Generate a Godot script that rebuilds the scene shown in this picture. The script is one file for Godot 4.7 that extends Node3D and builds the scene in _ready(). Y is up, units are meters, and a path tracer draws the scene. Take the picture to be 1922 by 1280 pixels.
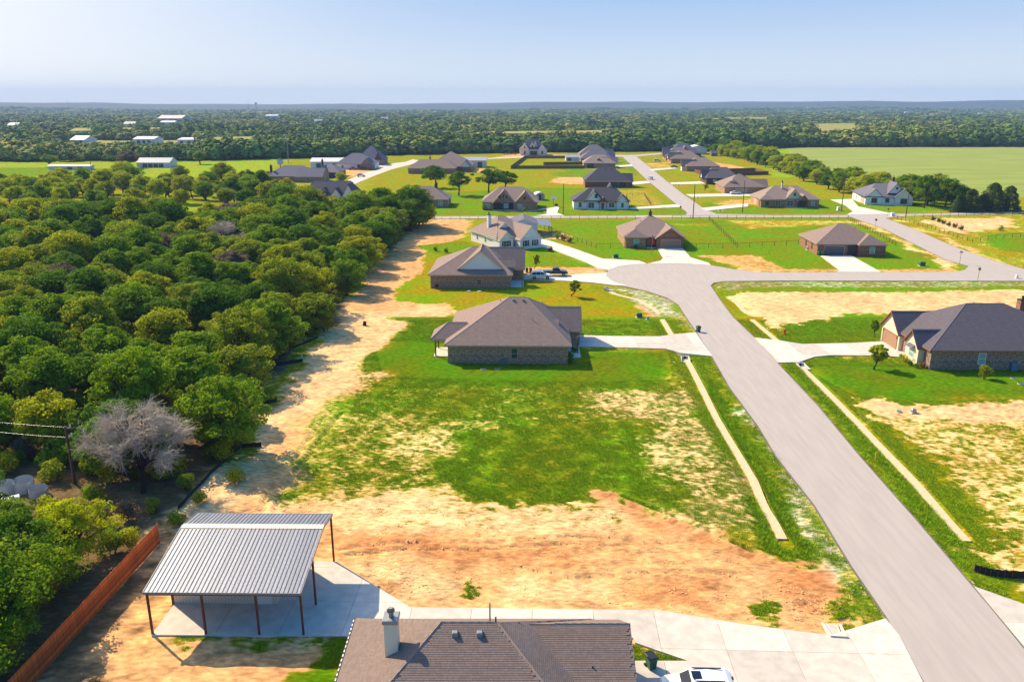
extends Node3D
# A new subdivision seen from above a half-built lot: houses, streets, oak wood, farmland beyond.
# World: x to the east (right), -z away from the viewpoint, y up, metres.

class MB:   # collects triangles for one mesh
	var v := PackedVector3Array()
	var n := PackedVector3Array()
	var u := PackedVector2Array()
	var c := PackedColorArray()
	var col := Color.WHITE
	var tinted := false
	func tri(a: Vector3, b: Vector3, d: Vector3, ua := Vector2.ZERO, ub := Vector2.ZERO, ud := Vector2.ZERO):
		var nn := (d - a).cross(b - a).normalized()
		v.append(a); v.append(b); v.append(d)
		n.append(nn); n.append(nn); n.append(nn)
		u.append(ua); u.append(ub); u.append(ud)
		if tinted:
			c.append(col); c.append(col); c.append(col)
	func face(pts: Array, out: Vector3, udir := Vector3.ZERO):   # a flat convex polygon facing OUT
		var nn: Vector3 = (pts[2] - pts[0]).cross(pts[1] - pts[0]).normalized()
		var p := pts.duplicate()
		if nn.dot(out) < 0:
			p.reverse()
			nn = -nn
		var ux := udir
		if ux == Vector3.ZERO:
			ux = Vector3.UP.cross(nn) if absf(nn.y) < 0.95 else Vector3.RIGHT
		ux = (ux - nn * ux.dot(nn)).normalized()
		var uy := nn.cross(ux)
		for i in range(1, p.size() - 1):
			for q in [p[0], p[i], p[i + 1]]:
				v.append(q); n.append(nn); u.append(Vector2(q.dot(ux), q.dot(uy)))
				if tinted:
					c.append(col)
	func box(lo: Vector3, hi: Vector3, t := Transform3D.IDENTITY):
		var k := []
		for i in 8:
			k.append(t * Vector3(hi.x if i & 1 else lo.x, hi.y if i & 2 else lo.y, hi.z if i & 4 else lo.z))
		var b := t.basis
		face([k[0], k[1], k[3], k[2]], -b.z); face([k[4], k[5], k[7], k[6]], b.z)
		face([k[0], k[2], k[6], k[4]], -b.x); face([k[1], k[3], k[7], k[5]], b.x)
		face([k[0], k[1], k[5], k[4]], -b.y); face([k[2], k[3], k[7], k[6]], b.y)
	func bevel_box(lo: Vector3, hi: Vector3, e: float, t := Transform3D.IDENTITY):   # top edges chamfered
		box(lo, Vector3(hi.x, hi.y - e, hi.z), t)
		var a := [Vector3(lo.x, hi.y - e, lo.z), Vector3(hi.x, hi.y - e, lo.z), Vector3(hi.x, hi.y - e, hi.z), Vector3(lo.x, hi.y - e, hi.z)]
		var b := [Vector3(lo.x + e, hi.y, lo.z + e), Vector3(hi.x - e, hi.y, lo.z + e), Vector3(hi.x - e, hi.y, hi.z - e), Vector3(lo.x + e, hi.y, hi.z - e)]
		var m := (lo + hi) * 0.5
		for i in 4:
			var j := (i + 1) % 4
			face([t * a[i], t * a[j], t * b[j], t * b[i]], t.basis * ((a[i] + a[j]) * 0.5 - m + Vector3.UP))
		face([t * b[0], t * b[1], t * b[2], t * b[3]], t.basis.y)
	func tube(path: Array, radii: Array, sides := 6, cap := true):
		var rings := []
		for i in path.size():
			var d: Vector3 = (path[mini(i + 1, path.size() - 1)] - path[maxi(i - 1, 0)]).normalized()
			var s := d.cross(Vector3.RIGHT if absf(d.x) < 0.9 else Vector3.UP).normalized()
			var w := d.cross(s)
			var ring := []
			for k in sides:
				var an := TAU * k / sides
				ring.append(s * cos(an) + w * sin(an))
			rings.append(ring)
		for i in path.size() - 1:
			for k in sides:
				var l := (k + 1) % sides
				var n0: Vector3 = rings[i][k]; var n1: Vector3 = rings[i][l]
				var n2: Vector3 = rings[i + 1][k]; var n3: Vector3 = rings[i + 1][l]
				var a: Vector3 = path[i] + n0 * radii[i]; var b: Vector3 = path[i] + n1 * radii[i]
				var e: Vector3 = path[i + 1] + n2 * radii[i + 1]; var f: Vector3 = path[i + 1] + n3 * radii[i + 1]
				var h := [[a, n0], [e, n2], [b, n1], [b, n1], [e, n2], [f, n3]]
				if (e - a).cross(b - a).dot(n0) > 0 == false:
					h.reverse()
				# clockwise from outside: (third-first) x (second-first) points out
				if (h[2][0] - h[0][0]).cross(h[1][0] - h[0][0]).dot(n0) < 0:
					h.reverse()
				for q in h:
					v.append(q[0]); n.append(q[1]); u.append(Vector2(float(k) / sides, float(i)))
					if tinted:
						c.append(col)
		if cap:
			for e in [[0, -1.0], [path.size() - 1, 1.0]]:
				var i: int = e[0]
				if radii[i] < 0.004:
					continue
				var pts := []
				for k in sides:
					pts.append(path[i] + rings[i][k] * radii[i])
				var dir: Vector3 = path[1] - path[0] if i == 0 else path[i] - path[i - 1]
				face(pts, dir * e[1])
	func prism(poly: PackedVector2Array, y0: float, y1: float, bottom := false):   # polygon in x,z
		var idx := Geometry2D.triangulate_polygon(poly)
		for i in range(0, idx.size(), 3):
			var a := poly[idx[i]]; var b := poly[idx[i + 1]]; var d := poly[idx[i + 2]]
			face([Vector3(a.x, y1, a.y), Vector3(b.x, y1, b.y), Vector3(d.x, y1, d.y)], Vector3.UP, Vector3.RIGHT)
			if bottom:
				face([Vector3(a.x, y0, a.y), Vector3(b.x, y0, b.y), Vector3(d.x, y0, d.y)], Vector3.DOWN, Vector3.RIGHT)
		var turn := -1.0 if Geometry2D.is_polygon_clockwise(poly) else 1.0
		for i in poly.size():
			var a := poly[i]; var b := poly[(i + 1) % poly.size()]
			var o := Vector2(b.y - a.y, a.x - b.x) * turn
			face([Vector3(a.x, y0, a.y), Vector3(b.x, y0, b.y), Vector3(b.x, y1, b.y), Vector3(a.x, y1, a.y)], Vector3(o.x, 0, o.y))
	func mesh(m: Material) -> ArrayMesh:
		var am := ArrayMesh.new()
		add_to(am, m)
		return am
	func add_to(am: ArrayMesh, m: Material):
		var a := []
		a.resize(Mesh.ARRAY_MAX)
		a[Mesh.ARRAY_VERTEX] = v; a[Mesh.ARRAY_NORMAL] = n; a[Mesh.ARRAY_TEX_UV] = u
		if tinted:
			a[Mesh.ARRAY_COLOR] = c
		am.add_surface_from_arrays(Mesh.PRIMITIVE_TRIANGLES, a)
		am.surface_set_material(am.get_surface_count() - 1, m)

var rng := RandomNumberGenerator.new()
var taken := {}
var M := {}
var T := {}

func numbered(where: Node, called: String) -> String:
	var key := str(where.get_instance_id()) + called
	if not taken.has(key):
		taken[key] = 0
		return called
	taken[key] += 1
	return "%s_%03d" % [called, taken[key]]

func tag(o: Node, label := "", category := "", group := "", kind := ""):
	for e in [["label", label], ["category", category], ["group", group], ["kind", kind]]:
		if e[1] != "":
			o.set_meta(e[0], e[1])
	return o

func thing(called: String, label: String, category: String, at := Vector3.ZERO, turn := 0.0, group := "") -> Node3D:
	var o := Node3D.new()
	o.name = numbered(self, called)
	add_child(o, true)
	o.position = at
	o.rotation.y = turn
	return tag(o, label, category, group)

func part(called: String, mesh: Mesh, where: Node = self, at := Transform3D.IDENTITY) -> MeshInstance3D:
	var o := MeshInstance3D.new()
	o.name = numbered(where, called)
	o.mesh = mesh
	o.transform = at
	where.add_child(o, true)
	return o

func box_part(called: String, lo: Vector3, hi: Vector3, m: Material, where: Node) -> MeshInstance3D:
	var b := MB.new()
	b.box(lo, hi)
	return part(called, b.mesh(m), where)

func copy_of(o: Node3D, at: Vector3, turn: float, size: float, label: String, group := "", called := "") -> Node3D:
	var r: Node3D = o.duplicate()
	r.name = numbered(self, called if called else String(o.get_meta("kind_name", o.name)))
	add_child(r, true)
	r.transform = Transform3D(Basis(Vector3.UP, turn).scaled(Vector3.ONE * size), at)
	r.set_meta("label", label)
	if group:
		r.set_meta("group", group)
	return r

func pv(a: Array) -> PackedVector2Array:
	var o := PackedVector2Array()
	for i in range(0, a.size(), 2):
		o.append(Vector2(a[i], a[i + 1]))
	return o

func srgb(r: float, g: float, b: float) -> Color:
	return Color(r / 255.0, g / 255.0, b / 255.0)

func mat(called: String, col: Color, rough := 0.9, tex: Texture2D = null, scale := 1.0, tri := false, metal := 0.0) -> StandardMaterial3D:
	var m := StandardMaterial3D.new()
	m.resource_name = called
	m.albedo_color = col
	m.roughness = rough
	m.metallic = metal
	if tex:
		m.albedo_texture = tex
		m.uv1_scale = Vector3.ONE * scale
		m.uv1_triplanar = tri
	M[called] = m
	return m

func noise_image(w: int, h: int, freq: float, octaves: int, sd: int, seamless := false, kind := FastNoiseLite.TYPE_SIMPLEX_SMOOTH) -> Image:
	var f := FastNoiseLite.new()
	f.noise_type = kind
	f.seed = sd
	f.frequency = freq
	f.fractal_type = FastNoiseLite.FRACTAL_FBM if octaves > 1 else FastNoiseLite.FRACTAL_NONE
	f.fractal_octaves = octaves
	return f.get_seamless_image(w, h) if seamless else f.get_image(w, h)

func grain(sd: int, freq: float, lo: float, hi: float, size := 512, octaves := 4) -> ImageTexture:   # grey grain between LO and HI
	var im := noise_image(size, size, freq, octaves, sd, true)
	var d := im.get_data()
	for i in d.size():
		d[i] = int(255.0 * (lo + (hi - lo) * d[i] / 255.0))
	return ImageTexture.create_from_image(Image.create_from_data(size, size, false, Image.FORMAT_L8, d))

func make_textures():
	T.fine = grain(3, 0.05, 0.72, 1.0)
	T.coarse = grain(5, 0.012, 0.66, 1.0)
	T.asphalt = grain(7, 0.03, 0.91, 1.0, 512, 5)
	T.streak = grain(9, 0.02, 0.935, 1.0, 512, 5)
	T.band = grain(12, 0.02, 0.8, 1.0, 512, 4)
	T.cast = grain(8, 0.015, 0.88, 1.0, 512, 5)
	# brick courses, 2.0 m x 1.98 m
	var im := Image.create(512, 512, false, Image.FORMAT_RGB8)
	im.fill(srgb(168, 156, 142))
	for r in 24:
		for k in range(-1, 9):
			var x := int(k * 64 + (32 if r % 2 else 0))
			var t := rng.randf_range(0.62, 1.0)
			im.fill_rect(Rect2i(x + 2, int(r * 21.33) + 2, 60, 18), Color(t, t * rng.randf_range(0.9, 0.98), t * rng.randf_range(0.82, 0.95)))
	T.brick = ImageTexture.create_from_image(im)
	# shingle courses, 3.2 m x 3.22 m
	im = Image.create(512, 512, false, Image.FORMAT_RGB8)
	for r in 23:
		var y := int(r * 22.26)
		var x := -rng.randi_range(0, 30)
		while x < 512:
			var w := rng.randi_range(26, 60)
			var t := rng.randf_range(0.88, 1.0)
			im.fill_rect(Rect2i(x, y, w, 23), Color(t, t * rng.randf_range(0.96, 1.0), t * rng.randf_range(0.93, 1.0)))
			x += w
		im.fill_rect(Rect2i(0, y, 512, 3), Color(0.68, 0.66, 0.65))
	T.shingle = ImageTexture.create_from_image(im)
	# board and batten siding, 1.6 m wide
	im = Image.create(256, 256, false, Image.FORMAT_RGB8)
	im.fill(Color(0.97, 0.97, 0.97))
	for k in 4:
		im.fill_rect(Rect2i(k * 64, 0, 8, 256), Color.WHITE)
		im.fill_rect(Rect2i(k * 64 + 8, 0, 3, 256), Color(0.72, 0.72, 0.74))
	T.batten = ImageTexture.create_from_image(im)
	# ribbed sheet metal wall
	im = Image.create(256, 64, false, Image.FORMAT_RGB8)
	im.fill(Color(0.95, 0.95, 0.95))
	for k in 4:
		im.fill_rect(Rect2i(k * 64, 0, 10, 64), Color(0.78, 0.78, 0.78))
		im.fill_rect(Rect2i(k * 64 + 10, 0, 6, 64), Color.WHITE)
	T.ribbed = ImageTexture.create_from_image(im)
	# bark
	T.bark = grain(11, 0.03, 0.45, 1.0, 256, 4)

func make_materials():
	var road := mat("asphalt", srgb(171, 161, 153), 0.95, T.streak, 1.0, true)
	road.uv1_world_triplanar = true
	road.uv1_scale = Vector3(0.11, 0.1, 0.012)
	mat("asphalt_edge", srgb(108, 100, 94), 0.95, T.asphalt, 0.5)
	mat("concrete", srgb(216, 206, 192), 0.9, T.cast, 0.1)
	mat("concrete_tan", srgb(222, 192, 150), 0.95, T.cast, 0.25)
	mat("concrete_old", srgb(200, 190, 176), 0.95, T.cast, 0.25)
	for e in [["brick_brown", 198, 168, 148], ["brick_grey", 172, 154, 144], ["brick_red", 170, 108, 84], ["brick_tan", 196, 164, 132], ["brick_dark", 104, 86, 80], ["brick_pink", 172, 130, 106]]:
		mat(e[0], srgb(e[1], e[2], e[3]), 0.92, T.brick, 0.5)
	for e in [["roof_brown", 142, 123, 114], ["roof_grey", 132, 124, 122], ["roof_charcoal", 92, 88, 98], ["roof_slate", 106, 106, 122], ["roof_tan", 150, 132, 122], ["roof_black", 70, 70, 80]]:
		mat(e[0], srgb(e[1], e[2], e[3]), 0.95, T.shingle, 0.3125)
		mat(e[0] + "_cap", srgb(e[1] + 22, e[2] + 20, e[3] + 18), 0.95, T.fine, 0.8)
	mat("white_siding", srgb(226, 226, 224), 0.75, T.batten, 0.625)
	mat("cream_siding", srgb(214, 204, 178), 0.8, T.batten, 0.625)
	mat("white_trim", srgb(228, 226, 220), 0.7)
	mat("tan_trim", srgb(176, 158, 136), 0.8)
	mat("dark_trim", srgb(58, 52, 50), 0.7)
	mat("wood_trim", srgb(140, 92, 56), 0.8)
	mat("glass", srgb(44, 62, 70), 0.06)
	mat("glass_pale", srgb(120, 158, 160), 0.08)
	mat("garage_brown", srgb(150, 116, 92), 0.7)
	mat("garage_dark", srgb(84, 84, 96), 0.6)
	mat("garage_white", srgb(214, 210, 202), 0.7)
	mat("garage_tan", srgb(184, 158, 128), 0.7)
	mat("roof_metal", srgb(148, 154, 168), 0.5, T.fine, 0.2, false, 0.35)
	mat("roof_metal_seam", srgb(98, 102, 112), 0.5, null, 1.0, false, 0.3)
	mat("cream_metal", srgb(220, 210, 184), 0.5)
	mat("ribbed_cream", srgb(212, 204, 180), 0.6, T.ribbed, 1.0)
	mat("ribbed_white", srgb(222, 222, 222), 0.6, T.ribbed, 0.6)
	mat("red_iron", srgb(110, 54, 40), 0.7, T.fine, 0.5, true)
	mat("rust", srgb(244, 126, 44), 0.85, T.bark, 0.4)
	mat("fence_brown", srgb(152, 112, 78), 0.9, T.bark, 0.5)
	mat("fence_orange", srgb(176, 106, 60), 0.9, T.bark, 0.5)
	mat("pole_wood", srgb(136, 98, 70), 0.9, T.bark, 0.8)
	mat("black_metal", srgb(28, 28, 30), 0.5)
	mat("fabric_black", srgb(26, 26, 28), 0.9)
	mat("grey_metal", srgb(150, 152, 154), 0.4, null, 1.0, false, 0.6)
	mat("galvanised", srgb(214, 222, 232), 0.45, T.fine, 0.3, true, 0.15)
	mat("green_box", srgb(52, 92, 62), 0.6)
	mat("bin_green", srgb(16, 84, 62), 0.5)
	mat("bin_lid", srgb(26, 28, 32), 0.5)
	mat("bin_blue", srgb(60, 112, 132), 0.5)
	mat("tyre", srgb(24, 24, 25), 0.9)
	mat("rim", srgb(150, 152, 156), 0.3, null, 1.0, false, 0.7)
	mat("car_glass", srgb(24, 32, 42), 0.05)
	mat("lamp_white", srgb(225, 228, 230), 0.15)
	mat("lamp_red", srgb(150, 16, 14), 0.2)
	for e in [["paint_white", 232, 233, 234], ["paint_black", 22, 23, 26], ["paint_red", 150, 24, 28], ["paint_blue", 44, 60, 96], ["paint_silver", 170, 174, 180]]:
		var pm := mat(e[0], srgb(e[1], e[2], e[3]), 0.35)
		pm.clearcoat_enabled = true
		pm.clearcoat = 0.8
		pm.clearcoat_roughness = 0.05
	mat("sign_red", srgb(176, 24, 28), 0.5)
	mat("sign_back", srgb(110, 92, 84), 0.6)
	mat("sign_yellow", srgb(232, 160, 30), 0.6)
	mat("flag_red", srgb(190, 24, 44), 0.8)
	mat("flag_blue", srgb(30, 40, 96), 0.8)
	mat("hydrant_red", srgb(186, 44, 30), 0.5)
	mat("bark", srgb(84, 70, 60), 0.95, T.bark, 1.0)
	mat("bark_dark", srgb(54, 46, 42), 0.95, T.bark, 1.0)
	mat("twig_grey", srgb(184, 170, 152), 0.95)
	mat("stone", srgb(196, 186, 174), 0.95)
	mat("dirt_clod", srgb(222, 174, 112), 1.0)
	for e in [["leaf_green", 126, 156, 22], ["leaf_dark", 98, 134, 24], ["leaf_olive", 146, 160, 36], ["leaf_yellow", 168, 174, 22], ["leaf_lime", 176, 186, 14], ["leaf_grey", 128, 116, 106], ["leaf_rust", 146, 110, 74], ["leaf_cedar", 78, 100, 44]]:
		var lm := mat(e[0], srgb(e[1], e[2], e[3]), 0.75)
		lm.metallic_specular = 0.2
		lm.vertex_color_use_as_albedo = true
		lm.backlight_enabled = true
		lm.backlight = Color(0.95, 0.95, 0.65)
	var gm := mat("grass_blade", srgb(140, 164, 36), 0.85)
	gm.metallic_specular = 0.1
	gm.vertex_color_use_as_albedo = true
	gm.backlight_enabled = true
	gm.backlight = Color(0.5, 0.5, 0.4)
	var fm := mat("far_leaf", srgb(255, 255, 255), 0.85)
	fm.metallic_specular = 0.2
	fm.vertex_color_use_as_albedo = true

# ---------------------------------------------------------------- ground
var ditches := []        # centre lines of the roadside ditches
var ruts := []           # wheel tracks pressed into the bare earth
const GREEN := [[102, 124, 12], [128, 128, 12], [138, 132, 34], [106, 120, 40], [82, 110, 8], [130, 146, 28]]   # lawn, yellowing, straw-green, grey-green weeds, deep lawn, pasture
const DIRT := [[202, 152, 100], [210, 170, 120], [192, 158, 100], [182, 126, 80], [108, 88, 62], [180, 170, 148]]   # orange sand, pale sand, straw, red earth, leaf litter, gravel

func seg_dist(p: Vector2, line: PackedVector2Array) -> float:
	var best := 1e9
	for i in line.size() - 1:
		best = minf(best, p.distance_squared_to(Geometry2D.get_closest_point_to_segment(p, line[i], line[i + 1])))
	return sqrt(best)

func ground_patch(where: Rect2, tw: int, th: int, regions: Array, step: float, sd: int, relief: float, warp: float, am: ArrayMesh) -> PackedByteArray:
	var hw := tw / 2
	var hh := th / 2
	var cover := Image.create(hw, hh, false, Image.FORMAT_RGB8)
	var gcol := Image.create(hw, hh, false, Image.FORMAT_RGB8)
	var dcol := Image.create(hw, hh, false, Image.FORMAT_RGB8)
	cover.fill(Color(0.75, 0.75, 0.75))
	gcol.fill(srgb(104, 122, 30))
	dcol.fill(srgb(200, 170, 112))
	for r in regions:
		var poly: PackedVector2Array = r[0]
		var px := PackedVector2Array()
		var lo := 1e9
		var hi := -1e9
		for q in poly:
			var w := Vector2((q.x - where.position.x) / where.size.x * hw, (q.y - where.position.y) / where.size.y * hh)
			px.append(w)
			lo = minf(lo, w.y); hi = maxf(hi, w.y)
		var cv := Color(r[1], r[1], r[1])
		var gc: Array = GREEN[r[2]]
		var dc: Array = DIRT[r[3]]
		var gq := srgb(gc[0], gc[1], gc[2])
		var dq := srgb(dc[0], dc[1], dc[2])
		for y in range(maxi(0, int(lo)), mini(hh, int(hi) + 1)):
			var cuts := []
			var yy := y + 0.5
			for i in px.size():
				var a := px[i]
				var b := px[(i + 1) % px.size()]
				if (a.y <= yy) != (b.y <= yy):
					cuts.append(a.x + (yy - a.y) / (b.y - a.y) * (b.x - a.x))
			cuts.sort()
			for k in range(0, cuts.size() - 1, 2):
				var x0 := clampi(int(cuts[k]), 0, hw)
				var x1 := clampi(int(cuts[k + 1]) + 1, 0, hw)
				if x1 > x0:
					var rc := Rect2i(x0, y, x1 - x0, 1)
					cover.fill_rect(rc, cv)
					gcol.fill_rect(rc, gq)
					dcol.fill_rect(rc, dq)
	var soft := 13 if step < 1.0 else 6
	for im in [cover, gcol, dcol]:
		im.resize(hw / soft, hh / soft, Image.INTERPOLATE_TRILINEAR)
		im.resize(tw, th, Image.INTERPOLATE_CUBIC)
	var cd := cover.get_data()
	var gd := gcol.get_data()
	var dd := dcol.get_data()
	var px_per_m := tw / where.size.x
	var na := noise_image(int(tw / 1.6), th, 0.55 / px_per_m, 4, sd)          # patches of a metre or two, drawn out sideways by mowing and grading
	na.resize(tw, th, Image.INTERPOLATE_CUBIC)
	var nb := noise_image(int(tw / 2.2), th, 2.2 / px_per_m, 3, sd + 1)       # tufts and clods
	nb.resize(tw, th, Image.INTERPOLATE_CUBIC)
	var nd := noise_image(tw, th, minf(5.5 / px_per_m, 0.45), 2, sd + 3)      # single tufts and stones
	var fd := nd.get_data()
	var nc := noise_image(tw, th, 0.07 / px_per_m, 3, sd + 2)      # broad drift
	var ad := na.get_data()
	var bd := nb.get_data()
	var ed := nc.get_data()
	var outd := PackedByteArray()
	outd.resize(tw * th * 3)
	var mask := PackedByteArray()
	mask.resize(tw * th)
	var rel := PackedByteArray()
	rel.resize(tw * th)
	var j := 0
	var shift := px_per_m * warp / 64.0
	for i in tw * th:
		var b := bd[i]
		var e := ed[i]
		# the edges of lawns and bare earth wander instead of running straight
		var sx := clampi(i % tw + int((e - 128 + (ad[i] - 128) * 0.4) * shift), 0, tw - 1)
		var sy := clampi(i / tw + int((ad[(i + 7919) % (tw * th)] - 128) * shift * 0.7), 0, th - 1)
		var o := (sy * tw + sx) * 3
		var t: float = (cd[o] * 1.36 - 46.0 - (ad[i] * 0.30 + b * 0.42 + fd[i] * 0.16 + e * 0.12)) * 0.0122 + 0.5
		t = clampf(t, 0.0, 1.0)
		var k: float = 0.56 + b * 0.0020 + fd[i] * 0.0008 + e * 0.0008
		mask[i] = int(t * 255.0)
		var kd: float = 0.15 + k * 0.85 + (ad[i] - 128) * 0.0014
		var kg: float = k * (1.0 - (e - 128) * 0.0022 + (ad[i] - 128) * 0.0009)
		outd[j] = mini(255, int((dd[o] * kd * (1.0 - t)) + gd[o] * kg * t))
		outd[j + 1] = mini(255, int((dd[o + 1] * kd * (1.0 - t)) + gd[o + 1] * k * t))
		outd[j + 2] = mini(255, int((dd[o + 2] * kd * (1.0 - t)) + gd[o + 2] * kg * t))
		rel[i] = int(b * 0.4 + fd[i] * 0.15 + ad[i] * 0.25 + t * 50.0)
		j += 3
	var m := StandardMaterial3D.new()
	m.resource_name = "ground_soil_and_grass"
	m.roughness = 1.0
	m.metallic_specular = 0.05
	m.albedo_texture = ImageTexture.create_from_image(Image.create_from_data(tw, th, false, Image.FORMAT_RGB8, outd))
	m.heightmap_enabled = true
	m.heightmap_scale = 11.0 if step < 1.0 else 14.0
	m.heightmap_texture = ImageTexture.create_from_image(Image.create_from_data(tw, th, false, Image.FORMAT_L8, rel))
	m.texture_repeat = false
	# the sheet itself
	var nx := int(where.size.x / step)
	var nz := int(where.size.y / step)
	var f := FastNoiseLite.new()
	f.seed = sd + 9
	f.frequency = 0.3
	f.fractal_octaves = 3
	var v := PackedVector3Array()
	var u := PackedVector2Array()
	var ix := PackedInt32Array()
	for z in nz + 1:
		for x in nx + 1:
			var p := where.position + Vector2(where.size.x * x / nx, where.size.y * z / nz)
			var edge := minf(minf(x, nx - x), minf(z, nz - z)) / 6.0
			v.append(Vector3(p.x, ground_height(p, f, relief) * clampf(edge, 0, 1), p.y))
			u.append(Vector2(float(x) / nx, float(z) / nz))
	for z in nz:
		for x in nx:
			var a := z * (nx + 1) + x
			ix.append_array([a, a + 1, a + nx + 2, a, a + nx + 2, a + nx + 1])
	var normals := PackedVector3Array()
	normals.resize(v.size())
	for z in nz + 1:
		for x in nx + 1:
			var l := v[z * (nx + 1) + maxi(x - 1, 0)]
			var r := v[z * (nx + 1) + mini(x + 1, nx)]
			var t := v[maxi(z - 1, 0) * (nx + 1) + x]
			var b := v[mini(z + 1, nz) * (nx + 1) + x]
			normals[z * (nx + 1) + x] = (b - t).cross(r - l).normalized()
	var arr := []
	arr.resize(Mesh.ARRAY_MAX)
	arr[Mesh.ARRAY_VERTEX] = v; arr[Mesh.ARRAY_NORMAL] = normals; arr[Mesh.ARRAY_TEX_UV] = u; arr[Mesh.ARRAY_INDEX] = ix
	am.add_surface_from_arrays(Mesh.PRIMITIVE_TRIANGLES, arr)
	am.surface_set_material(am.get_surface_count() - 1, m)
	return mask

func ground_height(p: Vector2, f: FastNoiseLite, relief: float) -> float:
	var h := 0.0
	if relief > 0.0:
		h = clampf(f.get_noise_2d(p.x, p.y), -0.7, 0.7) * relief
	for d in ruts:
		var box: Rect2 = d[1]
		if box.has_point(p):
			var q := seg_dist(p, d[0])
			if q < 0.8:
				h += 0.09 * smoothstep(0.3, 0.5, q) * (1.0 - smoothstep(0.5, 0.8, q)) - 0.17 * (1.0 - smoothstep(0.1, 0.35, q))
	for d in ditches:
		var box: Rect2 = d[1]
		if box.has_point(p):
			var q := seg_dist(p, d[0])
			if q < 2.6:
				h -= 0.34 * (1.0 - smoothstep(0.5, 2.6, q))
	return h

func far_height(x: float, z: float) -> float:   # low blue hills beyond five kilometres
	var d := sqrt(x * x + z * z)
	if d < 4200.0 or z > 0.0:
		return 0.0
	var a := atan2(x, -z)
	var side := 42.0 + 22.0 * smoothstep(-0.05, 0.5, a)
	var back := smoothstep(4900.0, 6000.0, d) * (side + sin(a * 9.0 + 1.0) * 7.0 + sin(a * 23.0 + d * 0.002) * 5.0 + sin(a * 51.0) * 2.5)
	var front := smoothstep(4200.0, 4700.0, d) * (12.0 + 8.0 * sin(a * 7.0 + 0.4) + 4.0 * sin(a * 19.0))
	return maxf(0.0, maxf(back, front))

func far_ground(am: ArrayMesh, holes: Array):
	var xs := [-8500.0]
	var zs := [1500.0, 900.0, 300.0, 60.0, -30.0, -60.0, -90.0, -115.0, -140.0, -170.0, -200.0, -230.0, -260.0, -300.0, -340.0, -385.0, -430.0]
	for k in range(-7500, -899, 300):
		xs.append(float(k))
	for k in range(-800, -299, 100):
		xs.append(float(k))
	for k in [-230, -160, -130, -100, -60, 0, 60, 100, 130, 160, 230]:
		xs.append(float(k))
	for k in range(300, 801, 100):
		xs.append(float(k))
	for k in range(900, 7501, 300):
		xs.append(float(k))
	xs.append(8500.0)
	var q := -430.0
	while q > -7600.0:
		q -= clampf(-q * 0.03, 15.0, 220.0)
		zs.append(q)
	var v := PackedVector3Array()
	var u := PackedVector2Array()
	for z in zs:
		for x in xs:
			v.append(Vector3(x, far_height(x, z), z))
			u.append(Vector2(x, z) * 0.02)
	var ix := []
	var hx := []
	var w := xs.size()
	for z in zs.size() - 1:
		for x in w - 1:
			var mid := Vector2((xs[x] + xs[x + 1]) * 0.5, (zs[z] + zs[z + 1]) * 0.5)
			var hole := false
			for r in holes:
				hole = hole or r.has_point(mid)
			if hole:
				continue
			var a := z * w + x
			(hx if mid.length() > 4250.0 else ix).append_array([a, a + w + 1, a + 1, a, a + w, a + w + 1])
	var nn := PackedVector3Array()
	nn.resize(v.size())
	for z in zs.size():
		for x in w:
			var l := v[z * w + maxi(x - 1, 0)]
			var r := v[z * w + mini(x + 1, w - 1)]
			var t := v[maxi(z - 1, 0) * w + x]
			var b := v[mini(z + 1, zs.size() - 1) * w + x]
			var n := (t - b).cross(r - l).normalized()
			nn[z * w + x] = n if n.y > 0 else -n
	var arr := []
	arr.resize(Mesh.ARRAY_MAX)
	arr[Mesh.ARRAY_VERTEX] = v; arr[Mesh.ARRAY_NORMAL] = nn; arr[Mesh.ARRAY_TEX_UV] = u; arr[Mesh.ARRAY_INDEX] = PackedInt32Array(hx)
	am.add_surface_from_arrays(Mesh.PRIMITIVE_TRIANGLES, arr)
	am.surface_set_material(am.get_surface_count() - 1, mat("wooded_hills", srgb(52, 68, 40), 1.0, T.coarse, 0.4))
	arr[Mesh.ARRAY_INDEX] = PackedInt32Array(ix)
	am.add_surface_from_arrays(Mesh.PRIMITIVE_TRIANGLES, arr)
	am.surface_set_material(am.get_surface_count() - 1, mat("far_land", srgb(120, 130, 62), 1.0, T.coarse, 1.0))

# ---------------------------------------------------------------- paving
func slab(called: String, label: String, poly: PackedVector2Array, top: float, m: Material, bottom := -0.6) -> MeshInstance3D:
	var b := MB.new()
	b.prism(poly, bottom, top)
	var o := part(called, b.mesh(m))
	tag(o, label, "", "", "structure")
	return o

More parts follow.
